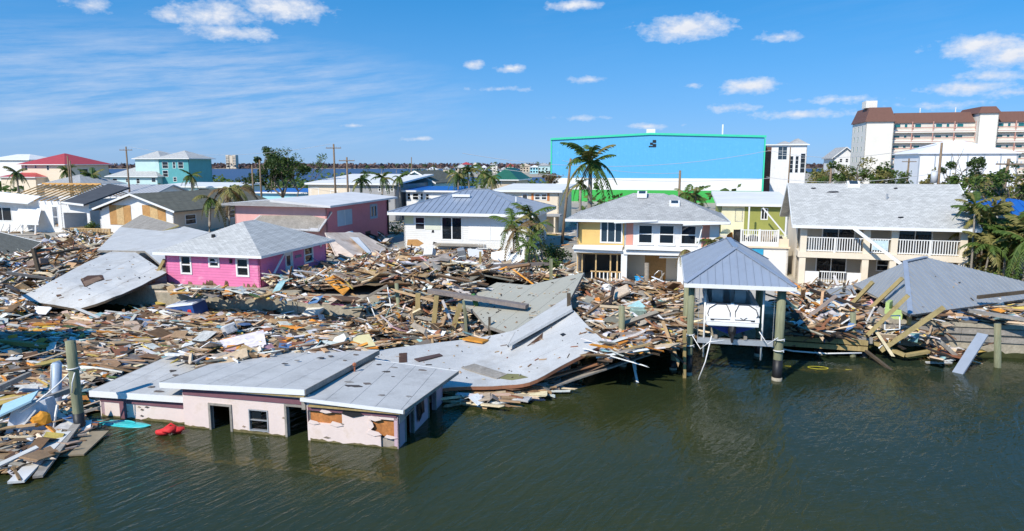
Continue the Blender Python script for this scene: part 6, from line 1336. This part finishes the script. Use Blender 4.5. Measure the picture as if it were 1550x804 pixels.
region('R3', [(-60,400),(35,388),(66,372),(112,360),(160,366),(150,382),(150,392),(33,452),(-20,462),(-60,462)], 1.8, z3, 3000, 24, 26, 'in the heap below the wrecked white house', seed=3, tilt=.24, asd=.9, mound=True)
def z4(s, t):
    k = min(1, max(0, (t+3.0)/3.6)); base = .35*(1-k)+(LAND+.3)*k
    hump = 1.75*math.exp(-((s+7)/6.5)**2-((t-3.4)/3.6)**2)
    return base+hump*k+.5*max(0, n2(s,t,.3,1))+.2*n2(s,t,.9,6)
region('R4', [(398,432),(440,412),(486,398),(520,394),(600,380),(800,382),(846,398),(870,418),(800,432),(745,430),(700,455),(690,470),(640,475),(560,468),(470,452)], 2.1, z4, 5600, 52, 66, 'in the heap between the pink cottage and the yellow house', seed=4, tilt=.22, asd=.75, mound=True, keep=lambda s, t: 0 if (s < -8.5 and t < .4) else 1)
region('R4b', [(545,466),(640,470),(700,462),(740,490),(740,508),(650,505),(590,500),(560,488)], .8, lambda s, t: .3+.9*min(1,max(0,(t+4.5)/4.5))+.4*max(0,n2(s,t,.5,9)), 700, 12, 8, 'among the broken dock posts below the big heap', seed=5, tilt=.25, asd=.9)
def z5(s, t): k = min(1, max(0, (t+.5)/1.2)); return 1.5+.15*k+.75*max(0, n2(s,t,.34,7)+.25)*(1 if t > -6 else .5)+.15*n2(s,t,1.1,2)
region('R5', [(884,432),(930,434),(1000,440),(1030,452),(1038,512),(960,530),(925,540),(905,535),(918,515),(890,468)], 1.8, z5, 2600, 32, 24, 'in the heap on the dock before the yellow house', [(TAN,16),(BRN,22),(GRY,10),(PAL,10),(WHT,8),(ORG,4),(RUS,8),(TEA,1),(DRK,8),(YLW,1.5)], 6, .2, -.25, .5, True)
region('R6', [(1194,442),(1240,438),(1290,440),(1300,458),(1294,494),(1250,498),(1195,500)], 1.7, lambda s, t: 1.32+.55*max(0,n2(s,t,.4,12)+.2)+.25*min(1,max(0,(t+3)/4)), 1700, 18, 14, 'in the heap on the right dock', [(TAN,14),(BRN,24),(GRY,8),(PAL,10),(WHT,6),(RUS,12),(DRK,10),(ORG,2)], 7, .24, .3, .7, True)
region('R7', [(672,592),(700,586),(760,584),(838,582),(842,592),(780,606),(740,616),(690,612)], .1, lambda s, t: .05+.12*max(0,n2(s,t,.6,5)), 170, 16, 3, 'in the raft of boards beside the bent roof sheet', [(PAL,14),(TAN,14),(WHT,10),(BRN,8),(PNK,3),(RUS,3)], 8, .05, .1, .22, house_ok=True, lmax=3.6)
region('R8', [(1296,448),(1345,470),(1400,486),(1440,500),(1420,515),(1340,518),(1296,512)], 1.0, lambda s, t: .25+1.2*min(1,max(0,(t+4)/4))+.4*max(0,n2(s,t,.5,15)), 260, 10, 6, 'in the wreck under the collapsed metal roof', seed=9, tilt=.3, asd=1.0)
region('R9', [(1385,488),(1450,478),(1560,462),(1560,494),(1450,490),(1400,492)], 1.75, lambda s, t: LAND+.28+.15*max(0,n2(s,t,.5,17)), 260, 5, 8, 'on the seawall cap beside the collapsed metal roof', seed=10, tilt=.12, house_ok=True)
region('R9b', [(1400,528),(1455,525),(1470,545),(1420,552)], .1, lambda s, t: .1+.2*max(0,n2(s,t,.6,18)), 120, 5, 3, 'drifted against the foot of the right seawall', seed=11, tilt=.25, asd=1.0, house_ok=True)
region('R10', [(262,535),(330,524),(420,518),(520,520),(556,533),(480,535),(420,540),(340,552),(300,556),(285,548)], 1.6, lambda s, t: 1.62+.15*max(0,n2(s,t,.8,19)), 420, 5, 6, 'washed onto the back of the sunken house roof', seed=12, tilt=.14, asd=.5, house_ok=True, smax=.8, lmax=2.2)
region('R11', [(250,436),(300,437),(395,444),(545,456),(545,463),(395,452),(250,442)], 1.85, lambda s, t: LAND+.2+.08*max(0,n2(s,t,.9,23)), 260, 4, 4, 'on the seawall cap before the pink cottage', seed=13, tilt=.14, asd=.5, smax=.7, lmax=1.8)
region('R12', [(-80,330),(600,318),(860,330),(1210,345),(1560,400),(1560,440),(1180,425),(860,420),(560,392),(480,400),(250,430),(-80,400)], LAND, lambda s, t: LAND+.04+.1*max(0,n2(s,t,.5,25)), 1500, 6, 22, 'scattered in the yards between the houses', seed=14, tilt=.1, asd=2, thin=.4)
region('R13', [(484,395),(520,392),(592,372),(575,362),(545,350),(512,358),(505,372)], LAND, lambda s, t: LAND+.25+.5*max(0,n2(s,t,.5,27)), 380, 6, 8, 'below the mauve house wall', seed=15, tilt=.25, asd=1.5)

# chips lying on the fallen roofs
def chips(pl, poly, n, where, seed):
    r = random.Random(seed); mb = MB()
    if not isinstance(pl, Loft): a, b, c = [G(*p) for p in pl]; nrm = (b-a).cross(c-a).normalized(); nrm = -nrm if nrm.z < 0 else nrm
    x0, x1 = min(p[0] for p in poly), max(p[0] for p in poly); y0, y1 = min(p[1] for p in poly), max(p[1] for p in poly); k = 0
    while k < n:
        x, y = r.uniform(x0,x1), r.uniform(y0,y1)
        if not inpoly((x, y), poly): continue
        if n2(x*.05, y*.08, 1, seed) < -.05 and r.random() < .8: continue
        k += 1
        if isinstance(pl, Loft):
            hq = pl.hit(x, y)
            if hq is None: continue
            p, nrm = hq[0]+hq[1]*.03, hq[1]
        else: p = onplane(pl, [(x, y)])[0]+nrm*.035
        L_ = .03+.2*r.random()**3; w = r.uniform(.01,.04); u = Vector((r.gauss(0,1), r.gauss(0,.6), 0)); u = (u-nrm*u.dot(nrm)).normalized(); v = nrm.cross(u)
        cl = jit(pick(r, [(BRN,4),(TAN,4),(PAL,4),(DRK,5),(GRY,4),(RUS,2)]), r); mb.prism([p-u*L_-v*w, p+u*L_-v*w*.6, p+u*L_*.9+v*w, p-u*L_*.8+v*w*.8], nrm*r.uniform(.015,.04), cl)
    tag(mb.build('debris', STUFF), 'splinters and dirt lying '+where, 'debris', kind='stuff')
chips(slid, [(40,449),(120,463),(200,436),(250,412),(219,380),(150,380),(156,391)], 45, 'on the slid roof sheet', 31)
chips(bent, [(560,552),(568,533),(730,515),(860,474),(910,519),(800,572),(690,580)], 60, 'on the bent roof sheet', 32)
chips(pl3, [(772,500),(738,490),(718,470),(700,460),(752,432),(800,436),(870,420),(855,455)], 70, 'on the olive roof section', 34)
chips(plR, [(1382,474),(1550,450),(1550,436),(1404,393),(1374,400)], 10, 'on the collapsed metal roof', 35)

# long beams tangled in the heaps
r = random.Random(77)
for i, (x, y, z) in enumerate([(510,408,2.4),(545,425,2.5),(580,400,2.7),(610,415,3.0),(640,395,2.9),(665,410,3.1),(690,425,3.0),(710,400,2.9),(735,420,2.8),(770,408,2.7),(800,415,2.5),(560,450,2.0),(625,450,2.2),(925,455,2.2),(955,470,2.2),(985,455,2.2),(1010,480,2.0),(940,495,1.9),(900,470,2.3),(1215,450,2.3),(1240,470,2.2),(1265,455,2.3),(80,400,2.6),(45,420,2.4),(110,390,2.8),(20,440,1.8),(70,388,2.8)]):
    a = -TH+r.choice((r.gauss(-.35,.4), r.gauss(.9,.5))); L_ = r.uniform(2.5,5.2); c_ = G(x,y,z); tl = r.gauss(0,.28); o = link('long_timber', PLK[i % 6], None, None, jit(pick(r, [(BRN,5),(GRY,5),(TAN,5),(PAL,3),(DRK,2)]), r)); o.matrix_world = orient(c_+Vector((0,0,.12)), a, tl, r.gauss(0,.3))@Matrix.Diagonal((L_, r.uniform(.14,.24), r.uniform(.1,.18), 1))
    wh = 'the heap between the pink cottage and the yellow house' if i < 13 else 'the heap before the yellow house' if i < 19 else 'the heap right of the boathouse' if i < 22 else 'the heap below the wrecked white house'
    tag(o, 'long thick timber jutting out of '+wh, 'timber', 'long timbers in '+wh)
for i, (x, y, z, sx, sy, sz, c_, lab) in enumerate([(650,388,2.9,.8,.7,.7,(.72,.72,.7),'white fridge lying on its side in the big heap'),(470,480,.3,1.9,1.3,.25,(.7,.66,.58),'pale mattress floating before the seawall'),(350,505,.3,.7,.7,.6,(.66,.67,.68),'white washing machine half sunk in the floating debris'),(935,448,2.2,1.7,1.1,.25,(.62,.5,.38),'tan mattress folded on the dock heap'),(700,392,2.8,.6,.6,.9,(.3,.31,.32),'grey water heater sticking out of the big heap'),(58,402,2.5,1.5,.7,.5,(.28,.2,.16),'brown cabinet tipped over in the left heap'),(965,480,2.0,.8,.6,.5,(.3,.42,.36),'faded green chest on the dock heap')]):
    o = empty('wrecked_appliance' if 'fridge' in lab or 'machine' in lab or 'heater' in lab else 'mattress' if 'mattress' in lab else 'broken_chest', G(x,y,z), 0, lab, 'appliance' if 'fridge' in lab or 'machine' in lab or 'heater' in lab else 'mattress' if 'mattress' in lab else 'chest', rot=(r.gauss(0,.25), r.gauss(0,.25), r.uniform(0,3)))
    e = .06; mb = MB(); mb.hexa([(-sx/2+e,-sy/2+e,0),(sx/2-e,-sy/2+e,0),(sx/2-e,sy/2-e,0),(-sx/2+e,sy/2-e,0),(-sx/2,-sy/2,e),(sx/2,-sy/2,e),(sx/2,sy/2,e),(-sx/2,sy/2,e)]); mb.box(-sx/2,sx/2,-sy/2,sy/2,e,sz-e); mb.hexa([(-sx/2,-sy/2,sz-e),(sx/2,-sy/2,sz-e),(sx/2,sy/2,sz-e),(-sx/2,sy/2,sz-e),(-sx/2+e,-sy/2+e,sz),(sx/2-e,-sy/2+e,sz),(sx/2-e,sy/2-e,sz),(-sx/2+e,sy/2-e,sz)]); mb.build('body', PIECE, o, color=c_)
    if 'mattress' not in lab: MB().box(-sx*.44,sx*.44,-sy/2-.03,-sy/2-.002,sz*.12,sz*.86).build('door', PIECE, o, color=tuple(v*.9 for v in c_)); MB().box(sx*.32,sx*.37,-sy/2-.07,-sy/2-.031,sz*.4,sz*.7).build('handle', BLACKPL, o)
    else: MB().box(-sx/2-.012,sx/2+.012,-sy/2-.012,sy/2+.012,sz*.45,sz*.55).build('piping', PIECE, o, color=(.4,.35,.3))

# ------------------------------------------------------------------ single beams, posts and other pieces that stand out
def bm(x0, y0, z0, x1, y1, z1, w, h, mat, label, cat='beam', name='loose_timber', group=None, color=None):
    o = MB().beam(G(x0,y0,z0), G(x1,y1,z1), w, h).build(name, mat, None, color=color); return tag(o, label, cat, group)
def rod(x0, y0, z0, x1, y1, z1, r, mat, label, cat='pipe', name='pipe'):
    a, b = G(x0,y0,z0), G(x1,y1,z1); return tag(MB().tube([a, a.lerp(b,.5), b], r, 8).build(name, mat, None, True), label, cat)
def vert(px, pyb, z, pyt, r, label, mat=None, square=False, dx=0, cat='post', name='broken_post'):
    """a post rooted where its foot pixel meets height z; dx leans the tip sideways in pixels"""
    b = G(px,pyb,z); tp = YP(px+dx,pyt,b.y); ft = b.lerp(tp,-.6); ft.z = max(ft.z, -2.0)
    o = MB().beam(ft, tp, r*2, r*2) if square else MB().tube([ft, b, tp], [r*1.05, r, r*.95], 10)
    return tag(o.build(name, mat or PILE, None, not square), label, cat)
mp = pile(G(122,655,0), 3.7, .19, 'tall greenish mooring pile standing beside the sunken house', lean=(-.12,.1))
mb = MB(); mb.tube([(.22*math.cos(a)-.09, .22*math.sin(a)+.07, 2.55+.015*a) for a in [i*.5 for i in range(14)]], .03, 5); mb.tube([(.1,-.15,2.5),(.0,-.22,2.1),(-.05,-.2,1.7)], .025, 5); mb.build('rope_loop', WHITE, mp, True)
a = G(122,655,0)+Vector((-.1,0,2.55)); b = G(-10,640,.6); tag(MB().tube([a.lerp(b,k)-Vector((0,0,.5*4*k*(1-k)*.6)) for k in [i/12 for i in range(13)]], .03, 5).build('mooring_rope', WHITE, None, True), 'white mooring rope slung from the tall pile to the left', 'rope')
LBP = surf('pale_blue_pvc', (.4,.48,.58), .12, 2, .4); vert(86,617,.05,550,.2,'pale blue plastic sleeved pile beside the mooring pile',LBP,cat='pile',name='sleeved_pile')
rod(76,598,.1,78,552,2.0,.03,TRIM,'thin white pipe standing beside the pale blue pile')
bm(-30,640,.9,112,588,1.0,.16,.2,GREYWOOD,'long railing beam running to the mooring pile'); bm(-30,600,1.2,45,566,1.1,.16,.2,GREYWOOD,'short railing beam left of the pale blue pile'); bm(-20,515,.5,70,524,.55,.3,.22,surf('olive_beam',(.2,.2,.06),.2,2),'olive-yellow beam lying in the dark water gap')
bm(24,730,.12,97,655,.35,.5,.08,surf('white_plank',(.66,.65,.62),.15,2,.7,.2,8,(.3,.28,.25),.4,1),'broad white plank slanting into the water','plank','large_plank'); bm(57,722,.1,118,640,.4,.3,.08,GREYWOOD,'long grey plank beside the broad white one','plank','large_plank')
bm(100,690,.05,140,654,.12,1.2,.06,surf('brown_ply',(.3,.24,.16),.2,2),'brown plywood sheet floating beside the mooring pile','sheet','floating_sheet')
# crumpled cabinet
c = empty('crumpled_cabinet', G(52,648,.1), .5, 'crumpled white cabinet with orange insides left of the mooring pile', 'cabinet')
MB().hexa([(-.9,-.6,0),(.7,-.7,0),(.9,.5,.1),(-.8,.6,0),(-.6,-.4,1.0),(.5,-.5,1.25),(.7,.4,1.1),(-.7,.5,.95)]).build('body', surf('cabinet_white',(.6,.62,.66),.15,2), c)
MB().hexa([(-1.0,-.75,.85),(.1,-.8,1.3),(.2,.5,1.3),(-1.0,.6,.9),(-1.0,-.75,.93),(.1,-.8,1.38),(.2,.5,1.38),(-1.0,.6,.98)]).build('lid', surf('cabinet_blue',(.35,.55,.65),.1,2), c)
mb = MB(); mb.lump((.35,-.72,.55),(.35,.12,.3),2,2,.4); mb.build('torn_insulation', surf('orange_foam',(.75,.32,.03),.2,4), c); mb = MB(); mb.beam((-.5,-.62,.1),(.2,-.7,.95),.12,.06); mb.beam((.7,-.75,.1),(.9,-.6,1.0),.08,.06); mb.build('door_frame', TRIM, c)
# kayaks, life jacket
def hullshape(n, L_, w, h, mat, label, loc, rz, cat='kayak'):
    o = empty(n, loc, rz, label, cat); mb = MB(); secs = 15; k0 = 0
    for i in range(secs):
        k = i/(secs-1)*2-1; f = max(.02,(1-abs(k)**2.4)); zc = .12*k*k
        ring = [(k*L_/2, w/2*f*math.cos(a), zc+h/2*f*math.sin(a)*(1 if math.sin(a) < 0 else .55)) for a in [j*math.pi/5 for j in range(10)]]; mb.v += ring
    for i in range(secs-1):
        for j in range(10): a = i*10+j; b = i*10+(j+1) % 10; mb.f.append((a,b,b+10,a+10)); mb.c.append(None)
    mb.build('hull', mat, o, True); mb = MB(); mb.tube([(.5*math.cos(a), w*.3*math.sin(a), h*.26) for a in [i*math.pi/8 for i in range(17)]], .03, 6); mb.build('cockpit_rim', mat, o, True); return o
hullshape('kayak', 2.6, .75, .4, surf('teal_plastic',(.05,.5,.52),.2,3,.4), 'teal kayak awash at the foot of the sunken house wall', G(188,644,-.06), -TH)
hullshape('kayak', 3.3, .8, .4, surf('yellow_plastic',(.6,.5,.03),.1,3,.4), 'yellow kayak lying under the water right of the boathouse', G(1238,560,-.12), -TH*.9)
lj = empty('life_jacket', G(257,655,.06), .2, 'red life jacket floating by the sunken house', 'life jacket'); RED = surf('red_cloth',(.65,.03,.03),.15,6,.7,.3,15)
for i, (x, y, z, a) in enumerate([(-.22,0,.06,.3),(.24,.05,.08,-.4),(0,-.08,.16,.1)]): mb = MB(); mb.lump((x,y,z),(.3,.2,.13),i,2,.45); mb.build('panel', RED, lj, True)
mb = MB(); mb.tube([(-.2,.1,.15),(0,.22,.28),(.22,.12,.16)], .05, 6); mb.build('collar', RED, lj, True)
# blue cooler cabinet
c = empty('blue_cooler', G(285,478,.1), 0, rot=(R(7),R(-9),-TH-.15), label='blue drinks cooler with white shelf front, on its side by the seawall', cat='cooler'); CB = surf('cooler_blue',(.03,.09,.3),.15,2,.4)
MB().box(-1.2,1.2,-.5,.7,0,.85).build('body', CB, c)
MB().hexa([(-1.25,-.55,.86),(1.25,-.55,.86),(1.25,.75,.86),(-1.25,.75,.86),(-1.2,-.4,.95),(1.2,-.4,.95),(1.2,.7,.95),(-1.2,.7,.95)]).build('lid', surf('lid_grey',(.6,.65,.75),.1,2), c)
for i in range(6): MB().box(-1.1+i*.22,-.94+i*.22,-.53,-.503,.25,.6).build('shelf_slot', BLACKPL, c)
MB().box(-1.18,.2,-.52,-.502,.1,.24).build('white_band', TRIM, c); mb = MB(); mb.lump((.8,-.5,.42),(.2,.02,.14),3,2,.6); mb.lump((.45,-.5,.3),(.12,.02,.1),5,2,.6); mb.build('red_print', RED, c)
# broken dock left of the roof wreck: posts, rails, long beams
for i, (x, yb, yt, dx, r) in enumerate([(606,495,429,-6,.13),(632,500,444,1,.15),(655,507,448,6,.14),(681,513,460,16,.14),(707,518,466,-4,.08),(713,508,455,-12,.07),(673,490,452,-2,.1),(582,482,440,0,.1)]):
    vert(x,yb,.1,yt,r,['dark-footed dock post with a blue cap','second dock post, square yellowish timber','third dock post, square and leaning right','dock post leaning far right in a trestle','thin front leg of the post trestle','thin rear leg of the post trestle','short post under the long grey beam','short post left of the dark-footed one'][i],LUMBER if i in (1,2,3) else PILE,i in (1,2,3,4,5),dx)
rod(577,502,.1,556,450,2.2,.035,TRIM,'white pipe leaning left before the dock posts'); rod(597,494,.2,586,432,2.8,.035,TRIM,'white pipe leaning against the dark-footed post')
BIGB = surf('big_grey_beam',(.24,.2,.18),.2,1.5,.8,.3,8,grain=.2)
bm(650,440,2.5,798,464,2.05,.55,.22,BIGB,'long thick grey beam across the top of the broken dock'); bm(538,404,2.9,645,434,2.5,.3,.2,BIGB,'long dark beam sloping through the big heap'); bm(737,403,2.75,834,399,2.75,.35,.22,BIGB,'level grey beam behind the olive roof section'); bm(600,447,1.7,700,470,1.4,.2,.16,LUMBER,'yellowish rail along the broken dock posts'); bm(585,470,1.1,690,492,.9,.2,.15,GREYWOOD,'lower grey rail along the broken dock posts')
for i, (x0, y0, x1, y1) in enumerate([(744,460,740,448),(758,467,752,455),(780,472,776,460),(796,470,800,452)]): bm(x0,y0,1.2,x1,y1,2.0,.16,.16,PILE,['stub post nearest the trestle under the long thick beam','stub post second under the long thick beam','stub post third under the long thick beam','stub post at the end of the long thick beam'][i],'post','stub_post')
vert(727,412,2.2,381,.09,'yellowish post standing at the top of the big heap',LUMBER,True); vert(834,428,2.0,392,.12,'dark post at the end of the level grey beam',PILE,True); vert(861,472,2.3,444,.1,'short square post standing on the folded roof flap',DARKWOOD,True); vert(741,504,.8,480,.07,'rusty short post on the edge of the bent roof sheet',DARKWOOD,True)
gp = empty('painted_pole', G(722,480,1.0), 0, 'green and white painted pole figure leaning on the broken dock', 'pole'); GRNP = surf('green_paint',(.05,.17,.05),.2,3)
MB().tube([(.1,0,0),(0,0,.6)], [.1,.13], 10).build('yellow_foot', LUMBER, gp, True); MB().tube([(0,0,.6),(-.12,0,1.1)], [.15,.17], 10).build('green_body', GRNP, gp, True); MB().tube([(-.12,0,1.1),(-.15,0,1.22)], [.18,.17], 10).build('white_band', TRIM, gp, True); MB().tube([(-.15,0,1.22),(-.25,0,1.5)], [.16,.12], 10).build('green_neck', GRNP, gp, True); mb = MB(); mb.lump((-.28,0,1.62),(.15,.15,.15),1,2,.05); mb.build('dark_head', BLACKPL, gp, True)
# left: brown post leaning by the slid sheet, dark post
bm(231,427,1.7,249,393,3.4,.22,.2,LUMBER,'ochre timber leaning against the slid roof sheet'); bm(249,372,3.2,258,366,3.4,.3,.2,LUMBER,'ochre timber end beside the pink cottage roof'); vert(62,424,1.6,376,.12,'dark post leaning in the left heap',DARKWOOD,True,-12); bm(270,452,.6,240,430,1.7,.06,.05,TRIM,'white bar sloping down from the slid sheet','bar','white_bar')
bm(-20,432,1.7,40,402,2.6,.16,.1,TRIM,'white joist slanting in the left heap','joist','white_joist'); bm(-20,440,1.5,36,408,2.5,.16,.1,GREYWOOD,'grey joist slanting in the left heap','joist','grey_joist'); bm(12,442,1.4,34,416,2.2,.16,.1,GREYWOOD,'short grey joist slanting in the left heap','joist','grey_joist')
bm(160,510,.25,60,494,.25,.35,.1,surf('yellow_pipe',(.72,.5,.05),.15,2,.5),'long yellow board in the floating debris','board','yellow_board'); bm(240,512,.3,160,522,.3,1.2,.06,surf('mustard_sheet',(.45,.33,.1),.2,1),'mustard sheet at the edge of the dark water gap','sheet','mustard_sheet'); bm(20,508,.3,72,500,.3,.8,.15,surf('orange_board',(.7,.3,.03),.2,2),'orange foam board in the floating debris','board','foam_board')
bm(655,500,.4,598,488,.35,.9,.16,surf('orange_foam2',(.72,.3,.03),.25,3),'orange foam slab before the dock posts','board','foam_board'); bm(735,517,1.0,705,512,1.0,.6,.1,surf('orange_foam3',(.6,.25,.03),.25,3),'orange board at the edge of the bent roof sheet','board','foam_board'); bm(555,526,.9,545,508,1.3,1.0,.06,surf('cream_yellow',(.75,.65,.35),.15,2),'cream and yellow panel standing in the debris behind the sunken house','sheet','wreck_sheet')
bm(455,455,1.75,540,462,1.75,.5,.1,surf('pink_strip',(.65,.2,.3),.15,2),'fallen strip of pink boarding on the seawall cap','board','pink_boarding'); bm(425,442,2.0,434,460,1.2,.16,.06,surf('teal_board',(.15,.4,.48),.15,2),'teal board leaning on the seawall','board','teal_board')
for i, (x, y, z, s_, lab) in enumerate([(780,392,2.7,1.1,'big white panel tilted in the heap below the cane palms'),(758,388,2.8,1.0,'white slab standing beside the tilted panel'),(720,384,2.6,.9,'white door lying before the white house')]):
    o = MB(); o.prism([(-.9,-.5,0),(.8,-.6,0),(.9,.5,0),(-.7,.6,0)], (0,0,.07)); q = o.build('wreck_sheet', TRIM); q.matrix_world = orient(G(x,y,z), .4*i-.3, -.5+.3*i, .7)@Matrix.Scale(s_,4); tag(q, lab, 'panel')
# right side wreck
YT = surf('yellow_timber',(.42,.33,.15),.2,1.5,.75,.3,8,(.25,.17,.06),.4,1.5,grain=.15)
for i, q in enumerate([(1286,464,1.9,1321,427,3.6),(1312,472,1.7,1366,421,4.0),(1299,521,.6,1375,447,3.6),(1333,531,.5,1429,465,3.1)]): bm(*q,.21,.21,YT,['first square yellow timber leaning left of the collapsed roof corner, topmost behind','second square yellow timber, raised highest before the collapsed roof','third square yellow timber, crossing the white frame','fourth square yellow timber, leaning over the seawall end'][i])
bm(1269,499,1.1,1361,570,-.2,.16,.12,DARKWOOD,'long brown pole sloping into the water beside the right dock','pole','long_pole'); bm(1232,458,2.3,1291,497,1.5,.22,.12,surf('orange_timber',(.5,.25,.07),.2,2),'orange timber sloping over the right heap'); bm(1297,508,1.0,1370,538,.35,.3,.16,YT,'yellow plank of the broken dock running down to the water'); bm(1370,538,.35,1418,530,.5,.28,.14,YT,'short yellow plank end at the water'); bm(1310,490,1.4,1395,520,.8,.35,.12,YT,'broad yellow plank below the white frame')
bm(1198,524,.5,1207,470,2.2,.4,.08,surf('brown_door',(.18,.09,.06),.2,2),'dark brown board standing against the right dock','board','standing_board')
bm(1448,568,-.1,1488,506,1.7,.5,.1,surf('blue_grey_ramp',(.3,.34,.4),.1,2,.5),'blue-grey gangway plank dipping into the water','gangway','gangway_plank'); bm(1466,470,2.6,1570,487,2.3,.5,.14,GREYWOOD,'long weathered board propped on the seawall beside the pile'); bm(1480,450,2.9,1570,440,3.1,.14,.2,DARKWOOD,'dark rafter lying on the collapsed metal roof'); bm(1420,515,1.2,1455,546,.1,.2,.2,GREYWOOD,'grey post fallen across the right seawall')
vert(1510,556,0,490,.17,'dark-footed mooring pile before the right seawall',PILE,cat='pile',name='mooring_pile'); vert(1291,540,0,473,.16,'greenish pile at the corner of the right dock',PILE,cat='pile',name='mooring_pile'); vert(1394,512,.6,476,.14,'thick short pile beside the seawall end',PILE); vert(941,515,1.3,463,.17,'short yellow-green pile rising from the left dock heap',PILE,cat='pile',name='mooring_pile'); vert(1036,572,0,500,.07,'thin plank standing beside the left boathouse pile',LUMBER,True)
vert(979,432,LAND,398,.17,'bare palm stump before the plywood wall',PTRUNK,cat='stump',name='palm_stump')
f = empty('tube_frame', G(1350,500,1.6), -TH, 'white square tube frame lying among the yellow timbers', 'frame')
for a, b in (((-.35,0,0),(.35,-.1,.1)),((.35,-.1,.1),(.45,.4,.75)),((.45,.4,.75),(-.25,.5,.65)),((-.25,.5,.65),(-.35,0,0))): MB().tube([a, b], .035, 6).build('tube', TRIM, f, True)
g = empty('green_armchair', G(1356,482,1.75), .9, 'pale green armchair tipped over under the collapsed roof corner', 'armchair'); GC = surf('pale_green_cloth',(.42,.55,.2),.1,3)
MB().box(-.5,.5,-.4,.4,.0,.4).build('seat', GC, g); MB().box(-.5,.5,.3,.5,.4,.95).build('backrest', GC, g); MB().box(-.62,-.5,-.4,.5,0,.62).build('armrest', GC, g); MB().box(.5,.62,-.4,.5,0,.62).build('armrest', GC, g)
for i, q in enumerate([[(1237,455),(1256,450),(1272,478),(1262,484)],[(1258,452),(1272,450),(1292,480),(1284,488)],[(1250,440),(1290,432),(1296,445),(1262,452)]]):
    o = MB(); P = [G(x,y,1.75+.012*(490-y)) for x, y in q]; o.prism(P, (0,0,.05)); tag(o.build('bent_sheet', surf('blue_sheet',(.35,.47,.58),.15,2,.5) if i < 2 else GALV), ['pale blue sheet propped on the right heap','second pale blue sheet beside the first','grey metal sheet lying flat on the right heap'][i], 'sheet')
bin_ = empty('blue_bin', G(968,428,LAND+.05), 0, 'bright blue plastic tub before the plywood wall', 'tub'); MB().tube([(0,0,0),(0,0,.42)], [.27,.36], 14).build('body', surf('blue_plastic',(.02,.32,.7),.1,2,.4), bin_, True); MB().tube([(0,0,.42),(0,0,.48)], [.39,.39], 14).build('rim', bpy.data.materials['blue_plastic'], bin_, True)
gb = empty('green_bag', G(1016,422,LAND), 0, 'lime green bag by the white curtain of the yellow house', 'bag'); mb = MB(); mb.lump((0,0,.25),(.25,.2,.3),2,2,.25); mb.build('body', surf('lime',(.25,.55,.05),.15,3), gb); MB().tube([(-.1,0,.5),(0,0,.66),(.1,0,.5)], .02, 5).build('handle', BLACKPL, gb)
tr_ = empty('towel_rail', G(996,430,LAND), -TH, 'thin bent metal rail standing on the patio', 'rail'); MB().tube([(-.35,0,0),(-.3,0,.7),(0,0,1.0),(.25,0,1.0),(.3,0,0)], .03, 6).build('tube', ALU, tr_, True)
for i, (x0, y0, z0, x1, y1, z1) in enumerate([(953,524,1.2,966,584,-.1),(957,524,1.2,962,560,.2)]): bm(x0,y0,z0,x1,y1,z1,.12,.03,TRIM,['long white strip hanging from the dock into the water','short white strip hanging beside the long one'][i],'strip','hanging_strip')
bm(871,562,.15,882,583,-.1,.14,.1,PAL and LUMBER,'short yellow post end in the water below the bent roof','post','stub_post'); bm(805,578,.5,925,545,1.2,.3,.06,surf('rust_board',(.35,.17,.09),.2,2),'red-brown board under the edge of the bent roof','board','edge_plank'); bm(820,590,.25,1000,530,1.3,.25,.08,GREYWOOD,'long grey board reaching from the raft to the dock','board','long_board'); bm(850,575,.3,920,548,1.1,.5,.06,surf('torn_brown',(.32,.2,.13),.2,2),'torn brown board under the raised corner of the bent roof','board','edge_plank')
bm(1010,515,1.46,1040,512,1.46,.05,.3,GREYWOOD,'pale fascia plank on the dock edge beside the boathouse','plank','dock_plank')
